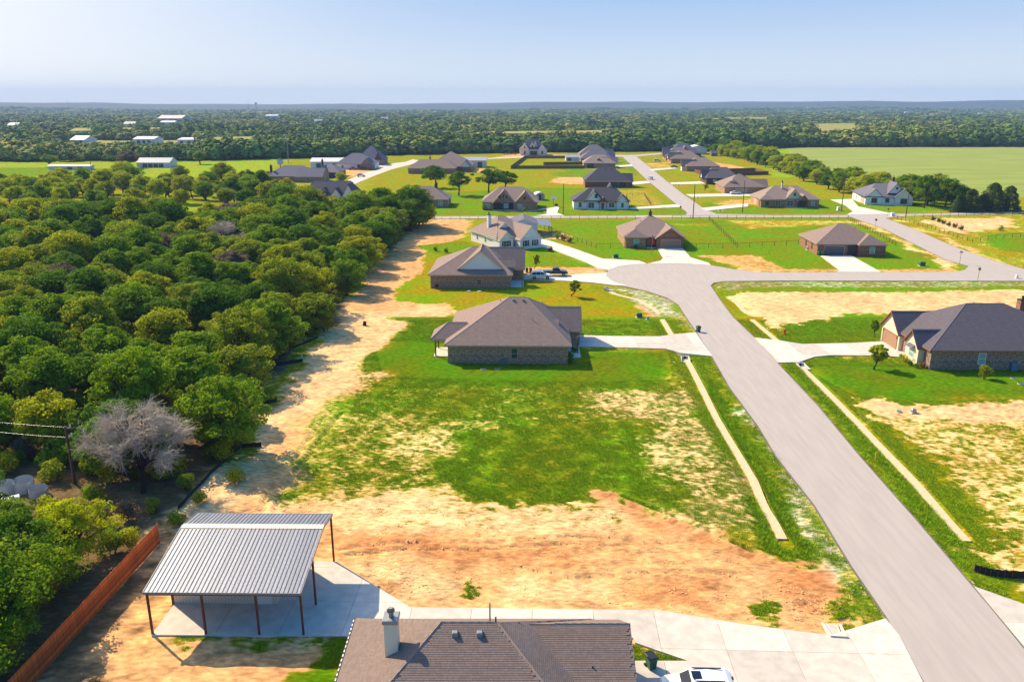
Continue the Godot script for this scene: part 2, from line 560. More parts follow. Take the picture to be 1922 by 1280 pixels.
func panels(called: String, label: String, poly: PackedVector2Array, top: float, m: StandardMaterial3D, size: Vector2, turn: float, tones := 3):   # concrete cast in panels with open joints
	var root := Node3D.new()
	root.name = numbered(self, called)
	add_child(root, true)
	tag(root, label, "", "", "structure")
	var mats := [m]
	for k in tones - 1:
		var d: StandardMaterial3D = m.duplicate()
		d.albedo_color = m.albedo_color * (0.95 - 0.04 * k)
		mats.append(d)
	var c := poly[0]
	var far := 0.0
	for q in poly:
		far = maxf(far, q.distance_to(c))
	var a := Vector2(cos(turn), sin(turn))
	var b := Vector2(-sin(turn), cos(turn))
	var nx := int(far / size.x) + 1
	var ny := int(far / size.y) + 1
	for i in range(-nx, nx):
		for k in range(-ny, ny):
			var o := c + a * size.x * i + b * size.y * k
			var cell := PackedVector2Array([o, o + a * size.x, o + a * size.x + b * size.y, o + b * size.y])
			for piece in Geometry2D.intersect_polygons(poly, cell):
				for p in Geometry2D.offset_polygon(piece, -0.012):
					if p.size() < 3 or absf(area(p)) < 0.05:
						continue
					var mb := MB.new()
					mb.prism(p, -0.4, top)
					part("concrete_panel", mb.mesh(mats[rng.randi() % mats.size()]), root)
	return root

func area(p: PackedVector2Array) -> float:
	var s := 0.0
	for i in p.size():
		s += p[i].cross(p[(i + 1) % p.size()])
	return s * 0.5

func ribbon(line: PackedVector2Array, width: float) -> PackedVector2Array:
	var l := PackedVector2Array()
	var r := PackedVector2Array()
	for i in line.size():
		var d := (line[mini(i + 1, line.size() - 1)] - line[maxi(i - 1, 0)]).normalized()
		var s := Vector2(-d.y, d.x) * width * 0.5
		l.append(line[i] + s)
		r.append(line[i] - s)
	r.reverse()
	l.append_array(r)
	return l

# ---------------------------------------------------------------- trees and plants
func leaf(b: MB, at: Vector3, n: Vector3, out: Vector3, size: float):
	var t := n.cross(Vector3(rng.randfn(), rng.randfn(), rng.randfn())).normalized()
	var s := n.cross(t)
	var base := at - t * size * 0.5
	var tip := at + t * size * 0.5
	var mid := at + n * size * 0.08
	var l := mid - s * size * 0.34
	var r := mid + s * size * 0.34
	var nn := (out * 0.35 + n).normalized()
	var quad := [base, l, tip, base, tip, r]
	if (tip - base).cross(l - base).dot(n) < 0:
		quad = [base, tip, l, base, r, tip]
	for q in quad:
		b.v.append(q); b.n.append(nn); b.c.append(b.col); b.u.append(Vector2.ZERO)

# a broad-leaved tree: H high, crown radius R; returns [trunk with limbs, crown]
func tree_shapes(sd: int, H: float, R: float, fork: float, clumps: int, leaves: int, size: float, squash := 0.66, low := 0.16) -> Array:
	rng.seed = sd
	var tb := MB.new()
	var cb := MB.new()
	cb.tinted = true
	var lean := Vector3(rng.randf_range(-0.5, 0.5), 0, rng.randf_range(-0.5, 0.5))
	var top := Vector3(lean.x, H * fork, lean.z)
	var r0 := H * 0.029
	tb.tube([Vector3(0, -0.3, 0), Vector3(0, 0.3, 0), top * 0.5 + Vector3(0.08, 0, 0.05), top], [r0 * 1.7, r0 * 1.1, r0 * 0.95, r0 * 0.85], 7, false)
	var mid := H * (0.56 if low > 0.1 else 0.47)
	var vr := H - mid
	var lobes := []
	for i in 5:   # the crown leans out into a few big lobes, never one ball
		var a := TAU * (i + rng.randf_range(-0.3, 0.3)) / 5.0
		lobes.append([Vector3(cos(a), 0, sin(a)), rng.randf_range(0.6, 1.25)])
	for i in clumps:
		var d := Vector3(rng.randfn(), rng.randfn() * 0.9 + 0.12, rng.randfn()).normalized()
		var reach := 0.7
		for l in lobes:
			reach = maxf(reach, l[1] * maxf(0.0, d.dot(l[0])))
		var far := pow(rng.randf(), 0.32) * reach * 0.88
		var c := Vector3(d.x * R, d.y * vr, d.z * R) * far + Vector3(lean.x, mid, lean.z)
		c.y = maxf(c.y, H * low)
		var cr := R * (rng.randf_range(0.1, 0.2) if i % 5 else rng.randf_range(0.2, 0.32))
		if i < 9 or (i % 5 == 0):
			var bend := top.lerp(c, 0.5) + Vector3(rng.randf_range(-0.3, 0.3), -0.25, rng.randf_range(-0.3, 0.3))
			tb.tube([top - Vector3(0, rng.randf() * H * fork * 0.25, 0), bend, c], [r0 * 0.5, r0 * 0.32, 0.03], 5, false)
		var tint := rng.randf_range(0.7, 1.3)
		var warm := rng.randf_range(-0.1, 0.16)
		for k in leaves:
			var o := Vector3(rng.randfn(), rng.randfn() + 0.25, rng.randfn()).normalized()
			var g := tint * rng.randf_range(0.78, 1.22)
			cb.col = Color(g * (1.0 + warm + rng.randf_range(-0.06, 0.1)), g, g * rng.randf_range(0.7, 1.1))
			var rr := cr * pow(rng.randf_range(0.25, 1.0), 0.35)
			leaf(cb, c + Vector3(o.x * rr * 1.12, o.y * rr * squash, o.z * rr * 1.12), (o + Vector3(rng.randfn(), rng.randfn() + 0.3, rng.randfn()) * 0.45).normalized(), o, size * rng.randf_range(0.7, 1.35))
	return [tb.mesh(M.bark), cb.mesh(M.leaf_green)]

# bare branches: trunk, limbs and a haze of fine twigs
func bare_shapes(sd: int, H: float, R: float, trunk: float, limbs: int, droop: float) -> Array:
	rng.seed = sd
	var tb := MB.new()
	var wb := MB.new()
	var fork := Vector3(0.2, H * trunk, 0.1)
	tb.tube([Vector3(0, -0.3, 0), Vector3(0.1, H * trunk * 0.5, 0), fork], [0.34, 0.26, 0.24], 7, false)
	for i in limbs:
		var a := TAU * i / limbs + rng.randf_range(-0.2, 0.2)
		var out := R * (rng.randf_range(0.5, 0.8) if i % 2 else rng.randf_range(0.15, 0.4))
		var end := Vector3(cos(a) * out, H * (rng.randf_range(0.55, 0.75) if i % 2 else rng.randf_range(0.75, 0.92)), sin(a) * out)
		var bend := fork.lerp(end, 0.5) + Vector3(0, 0.5, 0)
		tb.tube([fork, bend, end], [0.17, 0.1, 0.05], 5, false)
		for k in 13:
			var s := bend.lerp(end, rng.randf()) if k else end
			var d := (Vector3(cos(a), 0.5, sin(a)) + Vector3(rng.randfn(), rng.randfn() * 0.6 + 0.2, rng.randfn()) * 0.7).normalized()
			var e := s + d * R * rng.randf_range(0.22, 0.4)
			wb.tube([s, s.lerp(e, 0.5) + Vector3(0, 0.15, 0), e - Vector3(0, droop * 0.4, 0)], [0.05, 0.035, 0.018], 4, false)
			for w in 19:
				var q := s.lerp(e, rng.randf_range(0.15, 1.0))
				var dd := (d + Vector3(rng.randfn(), rng.randfn() * 0.7, rng.randfn()) * 0.75).normalized()
				var f := q + dd * rng.randf_range(0.5, 1.3)
				f.y -= droop * rng.randf() * 0.5
				wb.tube([q, f], [0.016, 0.007], 3, false)
				for t in 2:
					var q2 := q.lerp(f, rng.randf_range(0.3, 0.9))
					wb.tube([q2, q2 + (dd + Vector3(rng.randfn(), rng.randfn(), rng.randfn()) * 0.8).normalized() * rng.randf_range(0.25, 0.6)], [0.01, 0.006], 3, false)
	return [tb.mesh(M.bark_dark), wb.mesh(M.twig_grey)]

func cedar_shapes(sd: int, H: float, R: float, n: int, size: float) -> Array:
	rng.seed = sd
	var tb := MB.new()
	var cb := MB.new()
	cb.tinted = true
	tb.tube([Vector3(0, -0.3, 0), Vector3(0, H * 0.9, 0)], [0.2, 0.04], 6, false)
	for i in n:
		var h := pow(rng.randf(), 1.25)
		var a := rng.randf() * TAU
		var edge := R * pow(1.0 - h, 0.5) * (0.8 + 0.25 * sin(a * 3.0 + sd) + 0.12 * sin(h * 23.0))
		var rr := edge * pow(rng.randf_range(0.15, 1.0), 0.4)
		var o := Vector3(cos(a), 0.35, sin(a)).normalized()
		var g := rng.randf_range(0.65, 1.3)
		cb.col = Color(g * 1.05, g, g * 0.9)
		leaf(cb, Vector3(cos(a) * rr, 0.25 + h * (H - 0.3), sin(a) * rr), (o + Vector3(rng.randfn(), rng.randfn(), rng.randfn()) * 0.5).normalized(), o, size * rng.randf_range(0.7, 1.3))
	return [tb.mesh(M.bark), cb.mesh(M.leaf_cedar)]

func bush_shapes(sd: int, H: float, R: float, n: int, size: float) -> Array:
	rng.seed = sd
	var tb := MB.new()
	var cb := MB.new()
	cb.tinted = true
	for i in 6:
		var a := rng.randf() * TAU
		tb.tube([Vector3(cos(a) * 0.1, -0.1, sin(a) * 0.1), Vector3(cos(a) * R * 0.5, H * 0.7, sin(a) * R * 0.5)], [0.03, 0.012], 4, false)
	var cs := []
	for i in 9:
		var a := rng.randf() * TAU
		cs.append([Vector3(cos(a) * R * 0.6 * rng.randf(), H * rng.randf_range(0.3, 0.72), sin(a) * R * 0.6 * rng.randf()), R * rng.randf_range(0.3, 0.5), rng.randf_range(0.8, 1.2)])
	for i in n:
		var c: Array = cs[rng.randi() % cs.size()]
		var o := Vector3(rng.randfn(), rng.randfn() + 0.3, rng.randfn()).normalized()
		var g: float = c[2] * rng.randf_range(0.75, 1.25)
		cb.col = Color(g * rng.randf_range(0.95, 1.15), g, g * 0.85)
		var at: Vector3 = c[0] + o * c[1] * pow(rng.randf_range(0.2, 1.0), 0.4)
		at.y = maxf(at.y, 0.04)
		leaf(cb, at, (o + Vector3(rng.randfn(), rng.randfn(), rng.randfn()) * 0.5).normalized(), o, size * rng.randf_range(0.7, 1.3))
	return [tb.mesh(M.bark), cb.mesh(M.leaf_green)]

func plant(called: String, shapes: Array, m: Variant, label: String, category: String, at: Vector3, turn: float, size: Vector3, group := "", tilt := 0.0) -> Node3D:
	var t := thing(called, label, category, at, turn, group)
	t.transform = Transform3D(Basis(Vector3.UP, turn) * Basis(Vector3.RIGHT, tilt) * Basis.from_scale(size), at)
	part("trunk" if called.contains("tree") else "stem", shapes[0], t)
	var c := part("crown" if called.contains("tree") else "foliage", shapes[1], t)
	if m:
		c.set_surface_override_material(0, m)
	return t

func scatter_in(poly: PackedVector2Array, gap: float, tries: int, taken_spots: PackedVector2Array, avoid := []) -> PackedVector2Array:   # spots at least GAP apart
	var lo := poly[0]
	var hi := poly[0]
	for q in poly:
		lo = lo.min(q); hi = hi.max(q)
	var cell := gap
	var grid := {}
	for q in taken_spots:
		grid.get_or_add(Vector2i((q / cell).floor()), []).append(q)
	var out := PackedVector2Array()
	for i in tries:
		var q := Vector2(rng.randf_range(lo.x, hi.x), rng.randf_range(lo.y, hi.y))
		if absf(q.x) > -q.y * 0.74 + 18.0 or not Geometry2D.is_point_in_polygon(q, poly):
			continue
		var bad := false
		for a in avoid:
			if Geometry2D.is_point_in_polygon(q, a):
				bad = true
				break
		if bad:
			continue
		var k := Vector2i((q / cell).floor())
		for dx in [-1, 0, 1]:
			for dy in [-1, 0, 1]:
				for w in grid.get(k + Vector2i(dx, dy), []):
					if w.distance_squared_to(q) < gap * gap:
						bad = true
		if bad:
			continue
		grid.get_or_add(k, []).append(q)
		out.append(q)
	return out

func multi(called: String, mesh: Mesh, spots: Array, colors: PackedColorArray, where: Node = self) -> MultiMeshInstance3D:
	var mm := MultiMesh.new()
	mm.transform_format = MultiMesh.TRANSFORM_3D
	mm.use_colors = colors.size() > 0
	mm.mesh = mesh
	mm.instance_count = spots.size()
	for i in spots.size():
		mm.set_instance_transform(i, spots[i])
		if colors.size():
			mm.set_instance_color(i, colors[i])
	var o := MultiMeshInstance3D.new()
	o.name = numbered(where, called)
	o.multimesh = mm
	where.add_child(o, true)
	return o

func tuft_mesh(sd: int, blades: int, h: float, spread: float) -> Mesh:
	rng.seed = sd
	var b := MB.new()
	b.tinted = true
	for i in blades:
		var a := rng.randf() * TAU
		var p := Vector3(cos(a), 0, sin(a)) * spread * sqrt(rng.randf())
		var bend := Vector3(cos(a) * 0.5 + rng.randfn() * 0.3, 0, sin(a) * 0.5 + rng.randfn() * 0.3) * h * 0.7
		var w := Vector3(-sin(a), 0, cos(a)) * 0.028
		var g := rng.randf_range(0.7, 1.3)
		b.col = Color(g * rng.randf_range(0.9, 1.25), g, g * 0.8)
		var tip := p + bend + Vector3(0, h * rng.randf_range(0.6, 1.1), 0)
		b.tri(p - w, tip, p + w)
	return b.mesh(M.grass_blade)

# ---------------------------------------------------------------- houses.  Local axes: x along the near wall, -z away from it, origin at the near corner.
func wall(h: Node3D, lo: Vector3, hi: Vector3, m: Material, called := "wall"):
	return box_part(called, lo, hi, m, h)

func caps(b: MB, lines: Array):   # ridge and hip caps
	for l in lines:
		var d: Vector3 = (l[1] - l[0]).normalized()
		var s := d.cross(Vector3.UP).normalized() * 0.16
		var t := Vector3(0, 0.045, 0)
		var k := Vector3(0, 0.1, 0)
		b.face([l[0] - s - k, l[1] - s - k, l[1] + t, l[0] + t], Vector3.UP - s)
		b.face([l[0] + s - k, l[1] + s - k, l[1] + t, l[0] + t], Vector3.UP + s)

# hip roof over x0..x1, z0 (far) .. z1 (near) with its ridge from A to B (x, z) at height RH
func hip(h: Node3D, x0: float, x1: float, z0: float, z1: float, eave: float, rh: float, a: Vector2, b2: Vector2, m: String, trim := "tan_trim", over := 0.5, parted := "roof"):
	x0 -= over; x1 += over; z0 -= over; z1 += over
	var c := [Vector3(x0, eave, z1), Vector3(x1, eave, z1), Vector3(x1, eave, z0), Vector3(x0, eave, z0)]
	var A := Vector3(a.x, rh, a.y)
	var B := Vector3(b2.x, rh, b2.y)
	var mb := MB.new()
	if absf(a.x - b2.x) >= absf(a.y - b2.y):   # ridge along x
		mb.face([c[0], c[1], B, A] if A != B else [c[0], c[1], A], Vector3(0, 1, 1))
		mb.face([c[2], c[3], A, B] if A != B else [c[2], c[3], A], Vector3(0, 1, -1))
		mb.face([c[1], c[2], B], Vector3(1, 1, 0))
		mb.face([c[3], c[0], A], Vector3(-1, 1, 0))
	else:   # ridge along z: A near, B far
		mb.face([c[0], c[1], A], Vector3(0, 1, 1))
		mb.face([c[2], c[3], B], Vector3(0, 1, -1))
		mb.face([c[1], c[2], B, A], Vector3(1, 1, 0))
		mb.face([c[3], c[0], A, B], Vector3(-1, 1, 0))
	var r := part(parted, mb.mesh(M[m]), h)
	var cb := MB.new()
	caps(cb, ([[c[0], A], [c[3], A], [c[1], B], [c[2], B], [A, B]] if absf(a.x - b2.x) >= absf(a.y - b2.y) else [[c[0], A], [c[1], A], [c[2], B], [c[3], B], [A, B]]))
	part("ridge_cap", cb.mesh(M[m + "_cap"]), r)
	box_part("fascia", Vector3(x0 + 0.02, eave - 0.2, z0 + 0.02), Vector3(x1 - 0.02, eave - 0.003, z1 - 0.02), M[trim], h)
	return r

# gable roof; ALONG "z": ridge runs away from the near wall (the gable faces near); "x": ridge runs sideways
func gable(h: Node3D, x0: float, x1: float, z0: float, z1: float, eave: float, rh: float, along: String, wall_m: String, m: String, trim := "tan_trim", over := 0.4, called := "gable_roof"):
	var mb := MB.new()
	var cb := MB.new()
	var wb := MB.new()
	var tb := MB.new()
	var th := 0.16
	if along == "z":
		var mx := (x0 + x1) * 0.5
		var k := (rh - eave) / (mx - x0)
		var e := eave - k * over
		for s in [-1.0, 1.0]:
			var ex: float = mx + s * (mx - x0 + over)
			var f := z1 + over
			var p := [Vector3(ex, e, f), Vector3(ex, e, z0), Vector3(mx, rh, z0), Vector3(mx, rh, f)]
			mb.face(p, Vector3(s, 1, 0))
			var dn := Vector3(0, -th, 0)
			tb.face([p[0], p[3], p[3] + dn, p[0] + dn], Vector3(0, 0, 1))
			tb.face([p[0], p[1], p[1] + dn, p[0] + dn], Vector3(s, 0, 0))
			tb.face([p[0] + dn, p[1] + dn, p[2] + dn, p[3] + dn], Vector3(-s, -1, 0))
			tb.face([p[1], p[2], p[2] + dn, p[1] + dn], Vector3(0, 0, -1))
		wb.face([Vector3(x0, eave - 0.1, z1), Vector3(x1, eave - 0.1, z1), Vector3(x1, eave, z1), Vector3(mx, rh - 0.08, z1), Vector3(x0, eave, z1)], Vector3(0, 0, 1))
		wb.face([Vector3(x0, eave - 0.1, z0 + 0.05), Vector3(x1, eave - 0.1, z0 + 0.05), Vector3(x1, eave, z0 + 0.05), Vector3(mx, rh - 0.08, z0 + 0.05), Vector3(x0, eave, z0 + 0.05)], Vector3(0, 0, -1))
		caps(cb, [[Vector3(mx, rh, z1 + over), Vector3(mx, rh, z0)]])
	else:
		var mz := (z0 + z1) * 0.5
		var k := (rh - eave) / (z1 - mz)
		var e := eave - k * over
		for s in [-1.0, 1.0]:
			var ez: float = mz + s * (z1 - mz + over)
			var p := [Vector3(x0 - over, e, ez), Vector3(x1 + over, e, ez), Vector3(x1 + over, rh, mz), Vector3(x0 - over, rh, mz)]
			mb.face(p, Vector3(0, 1, s))
			var dn := Vector3(0, -th, 0)
			tb.face([p[0], p[3], p[3] + dn, p[0] + dn], Vector3(-1, 0, 0))
			tb.face([p[1], p[2], p[2] + dn, p[1] + dn], Vector3(1, 0, 0))
			tb.face([p[0], p[1], p[1] + dn, p[0] + dn], Vector3(0, 0, s))
			tb.face([p[0] + dn, p[1] + dn, p[2] + dn, p[3] + dn], Vector3(0, -1, -s))
		for x in [[x1, 1.0], [x0, -1.0]]:
			wb.face([Vector3(x[0], eave - 0.1, z0), Vector3(x[0], eave - 0.1, z1), Vector3(x[0], eave, z1), Vector3(x[0], rh - 0.08, mz), Vector3(x[0], eave, z0)], Vector3(x[1], 0, 0))
		caps(cb, [[Vector3(x0 - over, rh, mz), Vector3(x1 + over, rh, mz)]])
	var r := part(called, mb.mesh(M[m]), h)
	part("rake_trim", tb.mesh(M[trim]), r)
	part("ridge_cap", cb.mesh(M[m + "_cap"]), r)
	part("gable_wall", wb.mesh(M[wall_m]), h)
	return r

func facing(side: String, x: float, y: float, z: float) -> Transform3D:   # a frame whose +z looks out of the wall
	var t := {"near": 0.0, "right": PI / 2, "far": PI, "left": -PI / 2}
	return Transform3D(Basis(Vector3.UP, t[side]), Vector3(x, y, z))

func frame_box(b: MB, w: float, hh: float, e: float, d0: float, d1: float):
	b.box(Vector3(-w / 2 - e, 0, d0), Vector3(-w / 2, hh, d1)); b.box(Vector3(w / 2, 0, d0), Vector3(w / 2 + e, hh, d1))
	b.box(Vector3(-w / 2 - e, -e, d0), Vector3(w / 2 + e, 0, d1)); b.box(Vector3(-w / 2 - e, hh, d0), Vector3(w / 2 + e, hh + e, d1))

func window(h: Node3D, side: String, x: float, y: float, z: float, w: float, hh: float, trim := "white_trim", glass := "glass", shutters := ""):
	var b := MB.new()
	frame_box(b, w, hh, 0.07, 0.0, 0.06)
	b.box(Vector3(-w / 2, hh * 0.5 - 0.025, 0.022), Vector3(w / 2, hh * 0.5 + 0.025, 0.05))
	if w > 1.3:
		b.box(Vector3(-0.03, 0, 0.024), Vector3(0.03, hh, 0.052))
	var f := part("window", b.mesh(M[trim]), h, facing(side, x, y, z))
	box_part("pane", Vector3(-w / 2, 0, 0.004), Vector3(w / 2, hh, 0.02), M[glass], f)
	if shutters:
		for s in [-1, 1]:
			box_part("shutter", Vector3(s * (w / 2 + 0.3) - 0.2, 0, 0.003), Vector3(s * (w / 2 + 0.3) + 0.2, hh, 0.05), M[shutters], f)
	return f

func garage(h: Node3D, side: String, x: float, z: float, w: float, hh: float, m := "garage_brown", trim := "tan_trim"):
	var b := MB.new()
	b.box(Vector3(-w / 2 - 0.12, 0, 0), Vector3(-w / 2, hh, 0.07)); b.box(Vector3(w / 2, 0, 0), Vector3(w / 2 + 0.12, hh, 0.07)); b.box(Vector3(-w / 2 - 0.12, hh, 0), Vector3(w / 2 + 0.12, hh + 0.14, 0.07))
	var g := part("garage_door", b.mesh(M[trim]), h, facing(side, x, 0.02, z))
	for k in 4:
		var pb := MB.new()
		pb.box(Vector3(-w / 2, k * hh / 4 + 0.012, 0.004), Vector3(w / 2, (k + 1) * hh / 4 - 0.012, 0.03))
		for q in 4:
			pb.box(Vector3(-w / 2 + (q + 0.1) * w / 4, k * hh / 4 + 0.1, 0.03), Vector3(-w / 2 + (q + 0.9) * w / 4, (k + 1) * hh / 4 - 0.1, 0.042))
		part("door_panel", pb.mesh(M[m]), g)

func door(h: Node3D, side: String, x: float, z: float, m := "dark_trim", w := 1.0):
	var b := MB.new()
	b.box(Vector3(-w / 2, 0, 0), Vector3(w / 2, 2.2, 0.05))
	b.box(Vector3(-w / 2 + 0.15, 1.1, 0.05), Vector3(w / 2 - 0.15, 2.0, 0.06))
	var d := part("front_door", b.mesh(M[m]), h, facing(side, x, 0.12, z))
	box_part("handle", Vector3(w / 2 - 0.14, 1.0, 0.05), Vector3(w / 2 - 0.1, 1.14, 0.1), M.grey_metal, d)

func chimney(h: Node3D, x: float, z: float, w: float, d: float, y0: float, y1: float, m: String, cap := "black_metal"):
	var c := box_part("chimney", Vector3(x - w / 2, y0, z - d / 2), Vector3(x + w / 2, y1, z + d / 2), M[m], h)
	var b := MB.new()
	b.box(Vector3(x - w / 2 - 0.06, y1, z - d / 2 - 0.06), Vector3(x + w / 2 + 0.06, y1 + 0.1, z + d / 2 + 0.06))
	b.tube([Vector3(x, y1 + 0.1, z), Vector3(x, y1 + 0.55, z)], [0.17, 0.17], 10)
	b.tube([Vector3(x, y1 + 0.55, z), Vector3(x, y1 + 0.7, z)], [0.26, 0.2], 10)
	part("chimney_cap", b.mesh(M[cap]), c)
	return c

func roof_vent(h: Node3D, at: Vector3, s := 0.34, m := "grey_metal"):
	var b := MB.new()
	b.bevel_box(at + Vector3(-s / 2, -0.3, -s / 2), at + Vector3(s / 2, 0.22, s / 2), 0.05)
	part("roof_vent", b.mesh(M[m]), h)

func pipe_vent(h: Node3D, at: Vector3, tall := 0.45, m := "grey_metal"):
	var b := MB.new()
	b.tube([at - Vector3(0, 0.3, 0), at + Vector3(0, tall, 0)], [0.05, 0.05], 8)
	part("vent_pipe", b.mesh(M[m]), h)

func porch_post(h: Node3D, x: float, z: float, top: float, m := "wood_trim", s := 0.1):
	box_part("porch_post", Vector3(x - s, 0.05, z - s), Vector3(x + s, top, z + s), M[m], h)

# a one-storey house: hip over W x D, then the extras in turn
func house(called: String, label: String, at: Array, turn: float, w: float, d: float, eave: float, rh: float, wm: String, rm: String, ridge: Array, extras := [], trim := "tan_trim", group := "houses of the subdivision") -> Node3D:
	var h := thing(called, label, "house", Vector3(at[0], 0, at[1]), turn, group)
	wall(h, Vector3(0, -0.3, -d), Vector3(w, eave - 0.19, 0), M[wm])
	if ridge.size():
		hip(h, 0, w, -d, 0, eave, rh, Vector2(ridge[0], ridge[1]), Vector2(ridge[2], ridge[3]), rm, trim)
	for e in extras:
		match e[0]:
			"wing":     # x0, x1, z0, z1, height, material
				wall(h, Vector3(e[1], -0.3, e[3]), Vector3(e[2], e[5], e[4]), M[e[6] if e.size() > 6 else wm])
			"hip":      # x0, x1, z0, z1, eave, rh, ax, az, bx, bz
				hip(h, e[1], e[2], e[3], e[4], e[5], e[6], Vector2(e[7], e[8]), Vector2(e[9], e[10]), rm, trim)
			"gable":    # along, x0, x1, z0, z1, eave, rh, wall
				gable(h, e[2], e[3], e[4], e[5], e[6], e[7], e[1], e[8] if e.size() > 8 else wm, rm, trim)
			"win":      # side, x, y, z, w, h, trim, glass, shutters
				window(h, e[1], e[2], e[3], e[4], e[5], e[6], e[7] if e.size() > 7 else "white_trim", e[8] if e.size() > 8 else "glass", e[9] if e.size() > 9 else "")
			"garage":   # side, x, z, w, material
				garage(h, e[1], e[2], e[3], e[4], 2.25, e[5] if e.size() > 5 else "garage_brown", trim)
			"door":
				door(h, e[1], e[2], e[3], e[4] if e.size() > 4 else "dark_trim")
			"chim":     # x, z, w, d, y0, y1, material
				chimney(h, e[1], e[2], e[3], e[4], e[5], e[6], e[7])
			"vent":
				roof_vent(h, Vector3(e[1], e[2], e[3]))
			"pipe":
				pipe_vent(h, Vector3(e[1], e[2], e[3]))
			"post":
				porch_post(h, e[1], e[2], e[3], e[4] if e.size() > 4 else "wood_trim")
			"slab":     # x0, x1, z0, z1
				box_part("porch_floor", Vector3(e[1], -0.2, e[3]), Vector3(e[2], 0.13, e[4]), M.concrete, h)
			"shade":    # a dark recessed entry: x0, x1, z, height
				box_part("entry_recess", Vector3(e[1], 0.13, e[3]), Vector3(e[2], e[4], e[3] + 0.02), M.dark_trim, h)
	return h

# ---------------------------------------------------------------- vehicles (length along x, front at +x)
func car(called: String, label: String, category: String, at: Array, turn: float, paint: String, style := "suv", group := "") -> Node3D:
	var t := thing(called, label, category, Vector3(at[0], at[2] if at.size() > 2 else 0.08, at[1]), turn, group)
	var hw := 0.93
	var belt := 1.0
	var prof: Array
	var glass_side: Array
	var screens: Array
	match style:
		"suv":
			prof = [[-2.3, 0.42], [-2.36, 0.75], [-2.3, 1.02], [-2.05, 1.5], [-1.75, 1.66], [-0.6, 1.74], [0.25, 1.7], [0.55, 1.62], [1.15, 1.1], [1.35, 1.05], [2.05, 0.95], [2.3, 0.82], [2.38, 0.6], [2.34, 0.4]]
			glass_side = [[[-1.98, 1.06], [-1.78, 1.5], [-1.05, 1.58], [-1.05, 1.06]], [[-0.98, 1.06], [-0.98, 1.58], [-0.1, 1.6], [-0.1, 1.06]], [[-0.03, 1.06], [-0.03, 1.6], [0.42, 1.55], [0.98, 1.1]]]
			screens = [[[0.58, 1.6], [1.13, 1.12]], [[-2.26, 1.08], [-2.06, 1.48]]]
		"sedan":
			prof = [[-2.25, 0.4], [-2.3, 0.7], [-2.2, 0.95], [-1.6, 1.05], [-1.0, 1.36], [-0.5, 1.44], [0.1, 1.43], [0.4, 1.36], [1.0, 0.98], [1.9, 0.84], [2.2, 0.72], [2.28, 0.5], [2.25, 0.36]]
			glass_side = [[[-1.35, 1.02], [-0.95, 1.3], [-0.4, 1.36], [-0.4, 1.0]], [[-0.33, 1.0], [-0.33, 1.36], [0.3, 1.31], [0.82, 1.0]]]
			screens = [[[0.43, 1.33], [0.98, 1.0]], [[-1.55, 1.08], [-1.02, 1.34]]]
			belt = 0.95
		_:
			prof = [[-2.8, 0.55], [-2.84, 0.8], [-2.8, 1.15], [-0.75, 1.17], [-0.6, 1.75], [0.0, 1.86], [0.55, 1.82], [1.2, 1.22], [1.4, 1.17], [2.4, 1.08], [2.66, 0.95], [2.7, 0.6], [2.66, 0.5]]
			glass_side = [[[-0.62, 1.22], [-0.5, 1.68], [0.0, 1.74], [0.0, 1.22]], [[0.06, 1.22], [0.06, 1.75], [0.5, 1.72], [1.05, 1.24]]]
			screens = [[[0.6, 1.77], [1.16, 1.25]], [[-0.74, 1.24], [-0.62, 1.68]]]
			hw = 0.98
			belt = 1.17
	var width := func(x: float, y: float) -> float:
		var k: float = hw
		if y > belt:
			k -= (y - belt) * 0.3
		if y < 0.55:
			k -= (0.55 - y) * 0.25
		k -= maxf(0.0, absf(x) - 1.8) * 0.22
		return k
	var b := MB.new()
	var poly := PackedVector2Array()
	for q in prof:
		poly.append(Vector2(q[0], q[1]))
	var idx := Geometry2D.triangulate_polygon(poly)
	for s in [-1.0, 1.0]:
		for i in range(0, idx.size(), 3):
			var f := []
			for k in 3:
				var q := poly[idx[i + k]]
				f.append(Vector3(q.x, q.y, s * width.call(q.x, q.y)))
			b.face(f, Vector3(0, 0.2, s))
	for i in poly.size():
		var q := poly[i]
		var r := poly[(i + 1) % poly.size()]
		var wq: float = width.call(q.x, q.y)
		var wr: float = width.call(r.x, r.y)
		var o := Vector3(r.y - q.y, q.x - r.x, 0)
		o = -o if o.dot(Vector3((q.x + r.x) * 0.5, (q.y + r.y) * 0.5 - 0.85, 0)) < 0 else o
		b.face([Vector3(q.x, q.y, -wq), Vector3(q.x, q.y, wq), Vector3(r.x, r.y, wr), Vector3(r.x, r.y, -wr)], o)
	part("body", b.mesh(M[paint]), t)
	for s in [-1.0, 1.0]:
		for g in glass_side:
			var f := []
			for q in g:
				f.append(Vector3(q[0], q[1], s * (width.call(q[0], q[1]) + 0.008)))
			var gb := MB.new()
			gb.face(f, Vector3(0, 0, s))
			part("side_window", gb.mesh(M.car_glass), t)
	for k in screens.size():
		var a: Array = screens[k][0]
		var c: Array = screens[k][1]
		var gb := MB.new()
		var wa: float = width.call(a[0], a[1]) - 0.1
		var wc: float = width.call(c[0], c[1]) - 0.06
		var out := Vector3(1, 0.8, 0) if k == 0 else Vector3(-1, 0.4, 0)
		var lift := out.normalized() * 0.012
		gb.face([Vector3(a[0], a[1], -wa) + lift, Vector3(a[0], a[1], wa) + lift, Vector3(c[0], c[1], wc) + lift, Vector3(c[0], c[1], -wc) + lift], out)
		part("windscreen" if k == 0 else "rear_window", gb.mesh(M.car_glass), t)
	var wheel_x := [-1.42, 1.45] if style != "pickup" else [-1.7, 1.72]
